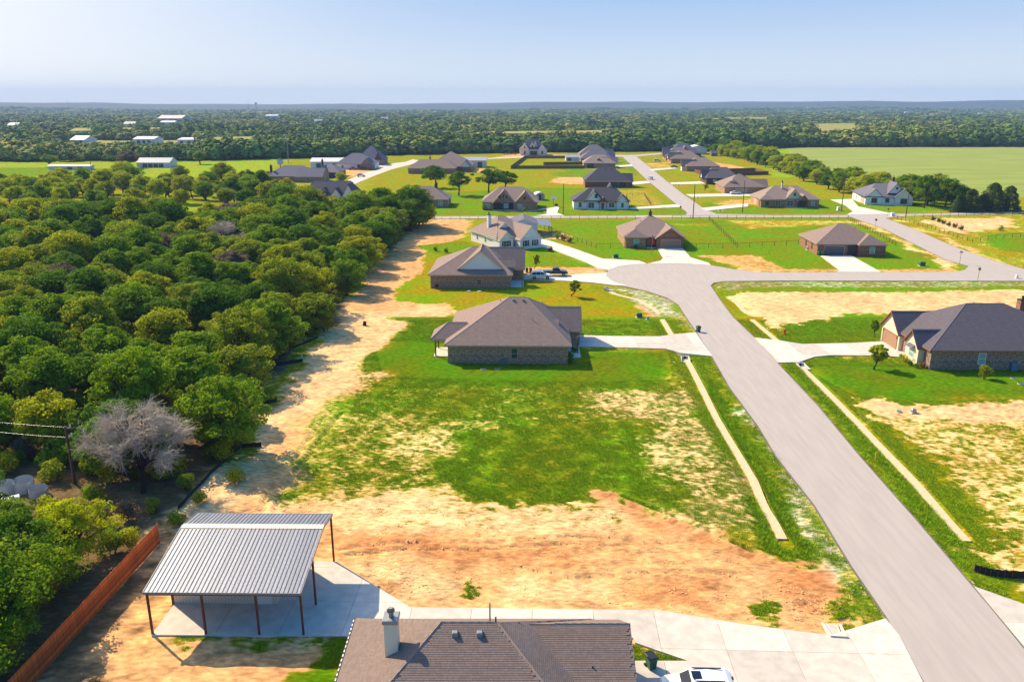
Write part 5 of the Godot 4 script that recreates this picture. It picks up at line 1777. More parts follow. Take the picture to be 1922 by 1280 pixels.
	# brick house with the red flag
	h = house("brick_house", "tan brick house with brown garage door and a red flag in front", [30.4, -213.2], -0.02, 15.8, 18.0, 3.0, 7.3, "brick_tan", "roof_brown", [8.0, -10.4, 8.3, -10.4], [
		["wing", 0.2, 5.6, -4.0, 0.9, 2.85], ["hip", 0.2, 5.6, -5.5, 0.9, 3.0, 4.8, 2.9, -1.6, 2.9, -4.0],
		["wing", 8.3, 15.6, -6.0, 1.4, 2.85, "brick_pink"], ["gable", "z", 8.3, 15.6, -7.5, 1.4, 3.0, 5.6, "brick_pink"],
		["garage", "near", 12.1, 1.4, 5.0, "garage_brown"], ["win", "near", 3.0, 0.8, 0.9, 1.3, 1.5, "white_trim", "glass_pale"], ["shade", 5.65, 8.25, 0.05, 2.7], ["door", "near", 6.5, 0.08, "wood_trim"], ["slab", 5.6, 8.3, 0.0, 1.2], ["post", 6.0, 1.0, 2.8],
		["win", "left", 0.0, 0.9, -9.0, 0.9, 1.3], ["chim", 8.1, -10.6, 0.8, 0.8, 6.6, 8.2, "brick_dark"], ["vent", 5.2, 5.9, -9.0]])
	# corner lot
	h = house("brick_house", "brick house with blue-grey garage door on the corner lot inside the road bend", [78.2, -201.9], -0.05, 16.4, 15.0, 3.0, 7.0, "brick_pink", "roof_brown", [7.2, -7.6, 9.4, -7.6], [
		["wing", 10.0, 16.6, -5.0, 1.2, 2.85], ["hip", 10.2, 16.4, -7.0, 1.2, 3.0, 5.1, 13.3, -1.7, 13.3, -4.5],
		["garage", "near", 4.2, 0.0, 5.0, "garage_dark"], ["shade", 7.6, 9.9, 0.02, 2.7], ["door", "near", 8.6, 0.05, "dark_trim"], ["win", "near", 13.3, 0.8, 1.2, 1.2, 1.5, "white_trim", "glass_pale"],
		["win", "left", 0.0, 0.9, -4.5, 0.8, 1.4, "dark_trim"], ["win", "left", 0.0, 0.9, -9.5, 0.8, 1.4, "dark_trim"], ["pipe", 3.0, 4.6, -5.0], ["pipe", 1.0, 3.4, -1.8], ["vent", 12.0, 5.9, -8.5]])
	# black-roofed house at the right edge
	h = house("brick_house", "dark brick house with black hip roof and tall chimney at the right edge", [60.75, -109.9], -0.01, 26.0, 14.5, 3.05, 8.0, "brick_grey", "roof_charcoal", [8.4, -8.0, 14.0, -8.0], [
		["wing", -0.55, 9.0, -15.0, -8.9, 2.9, "cream_siding"], ["gable", "x", -0.55, 9.0, -15.0, -8.9, 3.05, 5.75, "cream_siding"],
		["wing", -0.9, 5.0, -5.9, -2.0, 2.9, "cream_siding"], ["gable", "x", -0.9, 5.0, -5.9, -2.0, 3.05, 5.0, "cream_siding"],
		["garage", "left", -0.55, -11.95, 4.9, "garage_brown"], ["win", "left", -0.9, 0.8, -4.0, 1.3, 1.5, "white_trim", "glass_pale"], ["win", "near", 7.4, 0.9, 0.0, 0.95, 1.6, "white_trim", "glass_pale"],
		["chim", 19.3, -11.8, 1.1, 1.1, 4.6, 7.6, "brick_pink"], ["pipe", 5.5, 5.5, -4.5], ["vent", 9.8, 7.75, -8.6], ["pipe", 4.0, 4.3, -2.5], ["win", "near", 20.0, 0.9, 0.0, 0.95, 1.6, "white_trim", "glass_pale"]], "wood_trim")
	box_part("electric_meter", Vector3(12.5, 0.9, 0.0), Vector3(12.9, 1.5, 0.16), M.grey_metal, h)
	box_part("utility_cabinet", Vector3(11.6, 0, 0.04), Vector3(12.5, 1.25, 0.5), M.bin_blue, h)
	var aw := MB.new()
	aw.face([Vector3(-0.92, 2.75, -4.9), Vector3(-0.92, 2.75, -3.1), Vector3(-1.6, 2.35, -3.1), Vector3(-1.6, 2.35, -4.9)], Vector3.UP)
	part("awning", aw.mesh(M.roof_slate), h)
	for s in [-14.3, -9.5]:
		box_part("wall_lamp", Vector3(-0.68, 1.9, s - 0.08), Vector3(-0.56, 2.25, s + 0.08), M.black_metal, h)
	# north side of the cross street
	h = house("brick_house", "brick house with stone gables and a deep front porch beside the basketball hoop", [-10.72, -293.02], -0.03, 20.0, 15.5, 3.0, 7.6, "brick_brown", "roof_tan", [6.0, -8.0, 14.5, -8.0], [
		["gable", "z", 3.6, 11.6, -8.0, 0.15, 3.0, 7.1, "brick_tan"], ["wing", 11.6, 19.0, -5.0, 1.2, 2.85, "brick_tan"], ["gable", "z", 11.8, 18.8, -9.0, 1.2, 3.0, 6.7, "brick_tan"],
		["win", "near", 1.7, 0.7, 0.02, 1.7, 1.6, "white_trim", "glass_pale"], ["shade", 3.9, 11.2, 0.2, 2.75], ["win", "near", 8.6, 0.7, 0.24, 1.5, 1.6, "white_trim", "glass_pale"], ["win", "near", 13.7, 0.7, 1.2, 1.6, 1.5, "white_trim", "glass_pale"], ["win", "near", 15.3, 4.0, 1.2, 0.8, 0.9, "dark_trim"],
		["slab", 3.6, 11.6, 0.0, 2.2], ["post", 4.0, 2.0, 2.8], ["post", 7.6, 2.0, 2.8], ["post", 11.2, 2.0, 2.8], ["gable", "z", 3.8, 7.2, -3.0, 2.2, 3.0, 4.6, "wood_trim"], ["win", "near", 6.4, 4.4, 0.16, 0.4, 0.8, "dark_trim"], ["win", "near", 7.6, 4.6, 0.16, 0.4, 0.9, "dark_trim"], ["win", "near", 8.8, 4.4, 0.16, 0.4, 0.8, "dark_trim"]])
	h = house("white_house", "white board house with charcoal roof and wooden entry gable by the tall pole", [22.79, -295.34], -0.03, 20.2, 14.0, 3.0, 7.4, "white_siding", "roof_black", [6.5, -7.0, 15.5, -7.0], [
		["gable", "z", 4.2, 10.6, -7.0, 0.2, 3.0, 6.9, "white_siding"], ["gable", "z", 15.6, 19.8, -7.0, 0.6, 3.0, 5.5, "white_siding"], ["wing", 15.8, 19.6, -2.0, 0.6, 2.8], ["gable", "z", 9.2, 12.2, -4.0, 1.6, 2.9, 4.5, "wood_trim"],
		["gable", "z", 12.5, 15.5, -13.0, -7.5, 6.2, 8.6, "white_siding"],
		["win", "near", 2.3, 0.8, 0.0, 1.1, 1.6], ["win", "near", 6.4, 0.5, 0.02, 2.1, 1.9], ["win", "near", 8.1, 4.2, 0.2, 0.9, 1.3, "dark_trim"], ["win", "near", 13.9, 0.8, 0.0, 1.9, 1.6], ["win", "near", 17.8, 0.8, 0.6, 0.9, 1.6], ["door", "near", 10.6, 0.02, "wood_trim"],
		["slab", 4.5, 12.2, 0.0, 1.8], ["post", 9.4, 1.4, 2.8], ["post", 12.0, 1.4, 2.8], ["post", 4.8, 1.4, 2.8]], "dark_trim")
	h = house("brick_house", "brown brick house half hidden behind the big oak at the wood's far corner", [-41.80, -300.90], -0.03, 17.5, 14.0, 3.0, 7.2, "brick_brown", "roof_brown", [5.0, -7.0, 11.0, -7.0], [
		["win", "near", 15.0, 0.8, 0.0, 1.5, 1.6, "white_trim", "glass_pale"], ["win", "right", 17.5, 0.8, -5.0, 1.2, 1.5], ["chim", 12.5, -9.0, 0.9, 0.9, 5.0, 8.2, "brick_dark"]])
	h = house("brick_house", "tan brick house with red-timbered entry gable and white flue pipe", [93.34, -301.38], -0.06, 21.6, 15.5, 3.0, 7.2, "brick_tan", "roof_tan", [6.5, -8.0, 15.5, -8.0], [
		["gable", "z", 9.0, 15.4, -8.0, 0.1, 3.0, 6.9, "cream_siding"], ["gable", "z", 13.6, 17.2, -4.0, 1.6, 2.9, 4.9, "wood_trim"], ["wing", 0.0, 4.6, -3.0, 0.9, 2.85, "brick_tan"], ["hip", 0.0, 4.6, -6.0, 0.9, 3.0, 4.7, 2.3, -1.4, 2.3, -4.2],
		["win", "near", 2.3, 0.8, 0.9, 1.0, 1.5, "dark_trim"], ["win", "near", 6.6, 0.8, 0.0, 1.8, 1.6, "white_trim", "glass"], ["win", "near", 11.0, 0.6, 0.05, 2.2, 1.7, "white_trim", "glass"], ["win", "near", 12.4, 4.3, 0.1, 0.7, 1.0, "dark_trim"], ["win", "near", 19.4, 0.8, 0.0, 1.2, 1.5, "white_trim", "glass_pale"], ["shade", 13.8, 17.0, 0.06, 2.7], ["post", 13.8, 1.4, 2.8, "red_iron"], ["post", 17.0, 1.4, 2.8, "red_iron"], ["slab", 9.0, 17.3, 0.0, 1.8],
		["garage", "left", 0.0, -8.0, 4.9, "garage_tan"], ["chim", 9.2, -6.5, 0.6, 0.6, 5.5, 8.6, "cream_siding"]])
	h = house("brick_house", "tan brick house with a wide garage facing us and a white car outside", [91.94, -348.38], -0.05, 17.5, 20.0, 3.0, 7.8, "brick_tan", "roof_brown", [7.0, -9.0, 9.0, -12.0], [
		["garage", "near", 7.2, 0.0, 5.0, "garage_tan"], ["gable", "x", 10.0, 19.5, -12.0, -5.0, 3.0, 5.6], ["wing", 12.0, 19.5, -11.6, -5.4, 2.8], ["win", "left", 0.0, 0.8, -5.0, 1.2, 1.5], ["win", "left", 0.0, 0.8, -11.0, 1.2, 1.5], ["gable", "z", 2.0, 6.0, -10.0, -3.0, 4.4, 6.0, "cream_siding"]])
	h = house("grey_house", "dark grey board house with steep front gable behind the tan brick house", [93.92, -390.30], -0.05, 15.0, 16.0, 3.0, 7.6, "brick_dark", "roof_charcoal", [4.0, -8.0, 11.0, -8.0], [
		["gable", "x", -1.5, 6.0, -9.0, -2.5, 3.0, 6.6, "cream_siding"], ["win", "near", 4.0, 0.8, 0.0, 1.4, 1.5, "white_trim", "glass_pale"], ["shade", 8.0, 12.0, 0.02, 2.5]], "dark_trim")
	h = house("brick_house", "brick house with blue tarpaulin-dark porch beside the long board fence", [100.6, -468.6], -0.05, 19.0, 18.0, 3.0, 7.4, "brick_brown", "roof_brown", [7.0, -9.0, 12.0, -9.0], [["wing", -2.0, 0.0, -8.0, -3.0, 2.8, "cream_siding"], ["gable", "x", -2.2, 6.0, -8.5, -2.5, 3.0, 6.4, "brick_tan"], ["shade", 16.5, 18.9, 0.02, 2.6], ["win", "left", 0.0, 0.8, -12.0, 1.2, 1.5]])
	h = house("brick_house", "tan brick house third from the end on the far right of the street", [104.4, -533.8], -0.05, 20.0, 18.0, 3.0, 7.8, "brick_tan", "roof_brown", [7.0, -9.0, 13.0, -9.0], [["gable", "x", -1.5, 7.0, -9.0, -2.0, 3.0, 6.8, "cream_siding"], ["win", "near", 6.0, 0.8, 0.0, 1.2, 1.4]])
	h = house("brick_house", "brown-roofed brick house second from the end on the far right of the street", [106.2, -562.3], -0.05, 19.0, 17.0, 3.0, 8.4, "brick_brown", "roof_grey", [6.5, -8.5, 12.0, -8.5], [["gable", "x", -1.5, 6.0, -9.0, -2.0, 3.0, 6.8, "brick_tan"], ["win", "left", 0.0, 0.8, -11.0, 1.2, 1.4]])
	h = house("brick_house", "slate-roofed brick house last on the far right before the trees", [114.2, -597.0], -0.05, 24.0, 17.0, 3.2, 9.6, "brick_pink", "roof_slate", [9.0, -8.5, 14.0, -8.5], [["gable", "x", -3.0, 8.0, -9.5, -2.0, 3.2, 7.2, "brick_tan"], ["gable", "z", 9.0, 15.0, -8.0, 1.0, 3.2, 8.2, "brick_pink"], ["win", "near", 12.0, 0.8, 1.02, 1.2, 1.4]])
	h = house("brick_house", "red brick house with black roof and open garages under construction by the street", [33.90, -374.87], -0.04, 20.5, 19.0, 3.0, 8.8, "brick_red", "roof_black", [7.0, -8.5, 13.5, -8.5], [
		["wing", 19.0, 22.0, -9.0, -1.0, 2.8], ["gable", "x", 14.0, 22.0, -9.5, -0.9, 3.0, 6.2], ["shade", 11.4, 15.0, 0.02, 2.5], ["shade", 16.0, 19.0, 0.02, 2.4], ["vent", 9.0, 8.5, -7.6], ["vent", 12.0, 8.5, -7.6]], "cream_metal")
	h = house("brick_house", "brown-roofed house nearest of three close together at the far left of the street", [43.6, -492.7], -0.04, 19.0, 17.0, 3.0, 7.6, "brick_brown", "roof_tan", [6.5, -8.5, 12.5, -8.5], [["gable", "x", 11.0, 20.5, -9.0, -2.0, 3.0, 6.2], ["shade", 2.0, 6.0, 0.02, 2.6], ["gable", "z", 7.0, 11.0, -9.0, -3.0, 4.0, 6.2]])
	h = house("brick_house", "slate-roofed house, middle of three close together at the far left of the street", [45.3, -536.2], -0.04, 21.0, 17.0, 3.0, 8.2, "brick_grey", "roof_slate", [7.0, -8.5, 14.0, -8.5], [["gable", "x", 12.0, 22.5, -9.0, -2.0, 3.0, 6.4], ["win", "near", 5.0, 0.8, 0.0, 1.2, 1.4]])
	h = house("brick_house", "grey-roofed house, last of three close together at the far left of the street", [47.2, -573.4], -0.04, 22.0, 17.0, 3.2, 9.8, "brick_tan", "roof_grey", [8.0, -8.5, 13.0, -8.5], [["gable", "x", 13.0, 24.0, -9.0, -2.0, 3.2, 7.0], ["win", "near", 5.0, 0.8, 0.0, 1.2, 1.4]])
	h = house("white_house", "white house with dark slate roof and three gables by the road junction", [136.26, -309.53], -0.16, 16.8, 20.0, 3.1, 7.2, "white_siding", "roof_slate", [6.0, -11.0, 11.5, -11.0], [
		["wing", 0.3, 6.4, -4.0, 0.25, 2.95], ["gable", "z", 0.0, 6.4, -10.0, 0.3, 3.1, 6.0, "white_siding"], ["wing", 10.6, 16.9, -6.0, 0.9, 2.95], ["gable", "z", 10.4, 17.0, -10.0, 0.9, 3.1, 6.2, "white_siding"], ["gable", "z", 8.4, 14.2, -11.0, -1.6, 4.4, 8.2, "white_siding"],
		["win", "near", 3.2, 0.8, 0.3, 1.9, 1.7, "dark_trim"], ["win", "near", 8.0, 0.9, 0.02, 1.3, 1.6, "dark_trim"], ["win", "near", 13.7, 0.6, 0.9, 2.3, 1.9, "dark_trim"], ["win", "near", 11.4, 5.8, -1.58, 0.6, 0.8, "dark_trim"], ["garage", "left", 0.0, -4.0, 4.6, "garage_tan"], ["win", "left", 0.0, 0.9, -13.0, 0.8, 1.5, "dark_trim"],
		["slab", 6.4, 10.6, 0.0, 1.6], ["chim", 12.6, -11.5, 0.8, 0.8, 6.6, 9.4, "brick_dark"]], "dark_trim")
	# left of the middle, beyond the wood
	h = house("white_house", "white house with steep charcoal gables rising behind the oak wood", [-80.67, -307.50], -0.02, 21.0, 13.0, 3.2, 8.6, "white_siding", "roof_charcoal", [3.5, -6.5, 18.0, -6.5], [
		["gable", "z", 1.0, 6.0, -6.0, 0.4, 3.2, 6.4, "white_siding"], ["gable", "z", 11.2, 16.0, -6.0, 0.8, 3.2, 6.6, "white_siding"], ["gable", "z", 16.0, 21.2, -7.0, 1.8, 3.4, 8.2, "white_siding"], ["wing", 16.2, 21.0, -3.0, 1.8, 3.1], ["gable", "z", 7.6, 10.0, -6.0, -1.4, 5.0, 6.6, "white_siding"], ["win", "near", 8.8, 4.5, -1.38, 0.9, 1.0, "dark_trim"], ["win", "near", 18.6, 0.6, 1.8, 1.8, 2.0, "dark_trim", "glass_pale"], ["win", "near", 13.6, 0.8, 0.8, 1.2, 1.6, "dark_trim"]], "dark_trim")
	h = house("brick_house", "long brick house with slate roof behind the orange board fence", [-121.9, -401.3], -0.02, 25.0, 17.0, 3.0, 7.6, "brick_brown", "roof_slate", [7.0, -8.5, 16.0, -8.5], [
		["wing", 14.0, 28.0, -13.0, 0.8, 2.85], ["gable", "x", 15.0, 28.0, -12.0, 0.8, 3.0, 6.6], ["chim", 1.2, -5.0, 1.0, 1.0, 3.6, 7.8, "brick_dark"], ["win", "near", 21.0, 0.8, 0.8, 1.6, 1.5], ["win", "right", 28.0, 0.8, -5.0, 1.4, 1.6]])
	h = house("brick_house", "dark-roofed brick house with porch beside the fenced long brick house", [-103.2, -425.2], -0.02, 12.0, 18.0, 3.0, 6.8, "brick_dark", "roof_slate", [5.5, -9.0, 6.5, -9.0], [["gable", "z", 1.0, 7.0, -9.0, 0.6, 3.0, 6.2, "brick_brown"], ["shade", 7.4, 11.6, 0.02, 2.6], ["win", "near", 4.0, 0.8, 0.6, 1.2, 1.5], ["chim", 1.0, -12.0, 0.9, 0.9, 4.5, 8.6, "brick_dark"]])
	h = house("white_house", "pale brick house with slate hip roof, red truck parked in front", [-104.7, -482.4], -0.02, 22.0, 20.0, 3.2, 9.0, "white_siding", "roof_slate", [8.0, -10.0, 13.0, -10.0], [["wing", 15.0, 22.5, -4.0, 3.0, 3.0, "brick_grey"], ["gable", "z", 15.5, 22.0, -9.0, 3.0, 3.2, 6.6, "brick_grey"], ["win", "near", 4.0, 0.8, 0.0, 1.2, 1.5], ["shade", 13.0, 15.0, 0.02, 2.8]])
	h = house("brick_house", "grey brick house with tall pointed slate roof behind the red truck", [-99.6, -519.4], -0.02, 17.0, 19.0, 3.2, 11.6, "brick_grey", "roof_slate", [8.0, -9.5, 9.0, -9.5], [["wing", 11.5, 17.6, -4.0, 2.0, 3.4], ["gable", "z", 12.0, 17.4, -8.0, 2.0, 3.4, 8.6, "brick_dark"], ["win", "near", 14.6, 0.8, 2.0, 1.2, 1.8], ["win", "near", 6.0, 0.8, 0.0, 1.4, 1.6]])
	h = house("brick_house", "sprawling brown-roofed house beside the tan metal shop", [-57.9, -452.0], -0.02, 26.0, 16.0, 3.0, 7.4, "brick_tan", "roof_brown", [6.0, -8.0, 20.0, -8.0], [["wing", 10.0, 34.0, -40.0, -15.0, 2.9], ["hip", 10.0, 34.0, -40.0, -14.0, 3.1, 10.6, 21.0, -26.0, 22.0, -27.0], ["gable", "z", 28.0, 34.0, -24.0, -12.0, 3.0, 6.4, "white_siding"], ["win", "near", 31.0, 0.8, -12.0, 1.6, 1.5], ["chim", 11.0, -12.0, 1.0, 1.0, 5.0, 8.4, "brick_tan"]])
	h = house("white_house", "tall cream house with navy roof and four front gables at the forest edge", [6.1, -620.6], 0.0, 20.5, 14.0, 4.2, 11.4, "cream_siding", "roof_slate", [7.0, -7.0, 13.5, -7.0], [["gable", "z", 0.0, 7.2, -7.0, 1.2, 4.0, 9.2, "cream_siding"], ["wing", 0.3, 6.9, -2.0, 1.2, 4.0], ["gable", "z", 13.2, 20.4, -7.0, 1.2, 3.6, 8.0, "cream_siding"], ["wing", 13.5, 20.1, -2.0, 1.2, 3.6], ["gable", "z", 7.4, 11.4, -7.0, -0.5, 6.2, 9.6, "cream_siding"], ["gable", "z", 10.0, 13.4, -7.0, -1.5, 6.6, 10.2, "cream_siding"],
		["win", "near", 3.6, 0.9, 1.2, 1.2, 2.2, "dark_trim"], ["win", "near", 3.6, 5.2, 1.2, 0.8, 1.2, "dark_trim"], ["win", "near", 16.8, 0.9, 1.2, 1.2, 2.2, "dark_trim"], ["win", "near", 9.4, 6.0, -0.5, 0.9, 1.4, "dark_trim"], ["shade", 7.6, 13.0, 0.02, 3.2]], "cream_metal")

func barn(called: String, label: String, at: Array, w: float, d: float, eave: float, rh: float, along: String, wm: String, rm: String, group := "far farm buildings", openings := 2, raise := 0.0):
	var h := thing(called, label, "barn", Vector3(at[0], raise, at[1]), 0.0, group)
	wall(h, Vector3(0, -0.5 - raise, -d), Vector3(w, eave, 0), M[wm])
	gable(h, 0.0, w, -d, 0.0, eave, rh, along, wm, rm, "white_trim", 0.4)
	for k in openings:
		box_part("barn_door", Vector3(w * (0.25 + 0.5 * k / maxf(1, openings - 1)) - 1.4, 0, 0.01), Vector3(w * (0.25 + 0.5 * k / maxf(1, openings - 1)) + 1.4, eave * 0.75, 0.05), M.garage_dark, h)
	return h

func build_far_buildings():
	mat("barn_white", srgb(235, 236, 238), 0.6, T.fine, 0.3)
	mat("barn_white_cap", srgb(240, 240, 240), 0.6)
	mat("barn_pink", srgb(232, 206, 200), 0.7, T.fine, 0.3)
	mat("barn_pink_cap", srgb(236, 214, 208), 0.7)
	mat("barn_roof_grey", srgb(176, 176, 190), 0.6, T.fine, 0.3)
	mat("barn_roof_grey_cap", srgb(186, 186, 196), 0.6)
	barn("metal_barn", "white barn with steep white roof in the woods, leftmost of the far barns", [-432.9, -802.7], 14, 24, 4.0, 7.4, "x", "ribbed_white", "barn_white")
	barn("metal_barn", "wide white metal barn with flat-looking roof, middle of the far barns", [-365.9, -791.6], 20, 22, 5.2, 7.2, "x", "ribbed_white", "barn_white", "far farm buildings", 3)
	barn("metal_barn", "low white metal barn, half hidden by trees, right of the wide barn", [-323.2, -791.6], 15, 26, 4.6, 6.0, "x", "ribbed_white", "barn_white")
	barn("long_barn", "long low pale barn in the green field beside a round grey-green tree", [-229.6, -497.0], 20, 12, 3.2, 5.6, "x", "ribbed_white", "barn_roof_grey", "far farm buildings", 4)
	barn("mobile_home", "low long trailer with rusty roof in the green field", [-274.4, -480.4], 25, 4.5, 2.2, 2.9, "x", "ribbed_white", "barn_pink", "far farm buildings", 3)
	barn("metal_barn", "pinkish barn far up in the woods", [-618.7, -1441.2], 42, 40, 8, 13.0, "x", "barn_pink", "barn_pink", "far farm buildings", 2, 6.0)
	barn("metal_barn", "small white barn below the far pinkish barn in the woods", [-541.8, -1268.5], 22, 20, 5, 7.0, "x", "ribbed_white", "barn_white", "far farm buildings", 2, 6.0)
	barn("metal_barn", "tiny white farmhouse among trees left of the pinkish barn", [-570.4, -1210.3], 16, 12, 4, 7.0, "x", "ribbed_white", "barn_roof_grey", "far farm buildings", 2, 6.0)
	barn("metal_barn", "tiny white farm building in the woods at the picture's left edge", [-693.6, -1132.5], 14, 12, 4, 7.0, "x", "ribbed_white", "barn_roof_grey", "far farm buildings", 2, 6.0)
	for e in [[[-336.1,-1403.0], "farmhouse roof in the forest above the red truck's house"], [[-256.6,-1617.1], "farmhouse roof in the forest above the pointed slate roof"], [[1413.3,-2972.8], "farmhouse roof in the forest far above the pasture's middle"], [[1437.6,-2546.7], "farmhouse roof in the forest far above the pasture's right end"]]:
		barn("metal_barn", "tiny pale " + e[1], e[0], 13, 10, 4.0, 7.0, "x", "ribbed_white", "barn_roof_grey", "far farm buildings", 2, 6.0)
	barn("metal_barn", "white roof among dark trees above the radio mast", [-531.3, -1779.8], 26, 20, 7, 9.0, "x", "ribbed_white", "barn_white", "far farm buildings", 2, 7.0)
	barn("metal_shop", "tan metal shop with pale roof beside the sprawling brown-roofed house", [-31.3, -497.0], 15.5, 12, 4.4, 6.0, "x", "cream_siding", "barn_roof_grey", "metal shops", 2)
	barn("metal_shop", "pale roofed metal shop behind the dark-roofed brick houses", [-120.6, -486.5], 19, 12, 4.4, 6.2, "x", "ribbed_white", "barn_white", "metal shops", 2)
	barn("metal_shop", "white-roofed metal shop at the forest edge behind the last street houses", [137.1, -632.8], 14, 16, 5.0, 6.6, "z", "ribbed_white", "barn_white", "metal shops", 1)
	barn("garden_shed", "small grey shed on the grass below the trees", [149.2, -609.6], 4.5, 4, 2.6, 4.0, "x", "brick_grey", "roof_slate", "sheds", 1)
	barn("garden_shed", "pale metal shed inside the brown board fence", [36.8, -556.9], 9.5, 7, 2.8, 3.9, "x", "ribbed_white", "barn_roof_grey", "sheds", 1)
	# round-topped shed beside the brick house with the porch
	var t := thing("arched_shed", "small white arched shed behind the brick house with the porch", "shed", at3([9.43,-323.42]), 0.15)
	var mb := MB.new()
	var eb := MB.new()
	var prev := Vector3.ZERO
	var ring := []
	for k in 11:
		var a := PI * k / 10.0
		var q := Vector3(1.9 - cos(a) * 1.9, sin(a) * 1.5 + 1.6, 0)
		ring.append(q)
		if k:
			mb.face([prev, q, q - Vector3(0, 0, 5), prev - Vector3(0, 0, 5)], Vector3(q.x - 1.9, q.y - 1.0, 0))
		prev = q
	for e in [[Vector3(0, 0, 0), Vector3(0, 1.6, 0)], [Vector3(3.8, 0, 0), Vector3(3.8, 1.6, 0)]]:
		mb.face([e[0], e[1], e[1] - Vector3(0, 0, 5), e[0] - Vector3(0, 0, 5)], Vector3(e[0].x - 1.9, 0, 0))
	part("shell", mb.mesh(M.barn_white), t)
	var face := [Vector3(0, 0, -0.1)]
	for q in ring:
		face.append(q - Vector3(0, 0, 0.1))
	face.append(Vector3(3.8, 0, -0.1))
	eb.face(face, Vector3(0, 0, 1))
	part("end_wall", eb.mesh(M.barn_roof_grey), t)
	door(t, "near", 1.9, -0.09, "dark_trim")
	# water tank on a stalk, radio mast, far towers on the skyline
	t = thing("water_tank", "small silver water tank on a post behind the slate-roofed brick house", "water tank", at3([-125.0,-438.2]), 0.0)
	mb = MB.new()
	mb.tube([Vector3(0, 0, 0), Vector3(0, 6.0, 0)], [0.35, 0.35], 8)
	part("stalk", mb.mesh(M.grey_metal), t)
	mb = MB.new()
	mb.tube([Vector3(0, 6.0, 0), Vector3(0, 6.5, 0), Vector3(0, 8.4, 0), Vector3(0, 9.1, 0)], [0.8, 1.8, 1.8, 0.2], 16)
	part("tank", mb.mesh(M.galvanised), t)
	t = lattice_mast("tall thin radio mast standing in the green field before the trees", at3([-146.0,-531.3]), 27.0, 0.6)
	for e in [[195, "thin mast on the skyline, leftmost of the four"], [506, "thin mast on the skyline above the radio mast"], [1490, "thin mast on the skyline above the pasture"]]:
		lattice_mast(e[1], Vector3((e[0] - 961) / 1495.0 * 5200.0, 8, -4980), 54.0, 2.4)
	t = thing("water_tower", "water tower tiny on the skyline beside a thin mast", "water tower", Vector3((519 - 961) / 1495.0 * 5200.0, 8, -4980))
	mb = MB.new()
	mb.tube([Vector3(0, 0, 0), Vector3(0, 30, 0)], [3, 3], 8)
	part("stalk", mb.mesh(M.grey_metal), t)
	mb = MB.new()
	mb.tube([Vector3(0, 29, 0), Vector3(0, 33, 0), Vector3(0, 39, 0), Vector3(0, 42, 0)], [3, 7, 7, 2], 12)
	part("tank", mb.mesh(M.grey_metal), t)

func lattice_mast(label: String, at: Vector3, tall: float, w: float) -> Node3D:
	var t := thing("radio_mast", label, "mast", at, 0.0)
	var b := MB.new()
	for k in 3:
		var a := TAU * k / 3.0
		var o := Vector3(cos(a), 0, sin(a)) * w * 0.5
		b.tube([o, o + Vector3(0, tall, 0)], [w * 0.11, w * 0.11], 4, false)
	part("leg", b.mesh(M.grey_metal), t)
	var c := MB.new()
	var n := int(tall / (w * 2.0))
	for i in n:
		for k in 3:
			var a := TAU * k / 3.0
			var e := TAU * (k + 1) / 3.0
			var y := tall * i / n
			c.tube([Vector3(cos(a) * w * 0.5, y, sin(a) * w * 0.5), Vector3(cos(e) * w * 0.5, y + tall / n, sin(e) * w * 0.5)], [w * 0.06, w * 0.06], 3, false)
	part("bracing", c.mesh(M.grey_metal), t)
	return t

func g2(a: Array) -> Vector2:
	return Vector2(a[0], a[1])

func at3(a: Array, y := 0.0) -> Vector3:
	return Vector3(a[0], y, a[1])

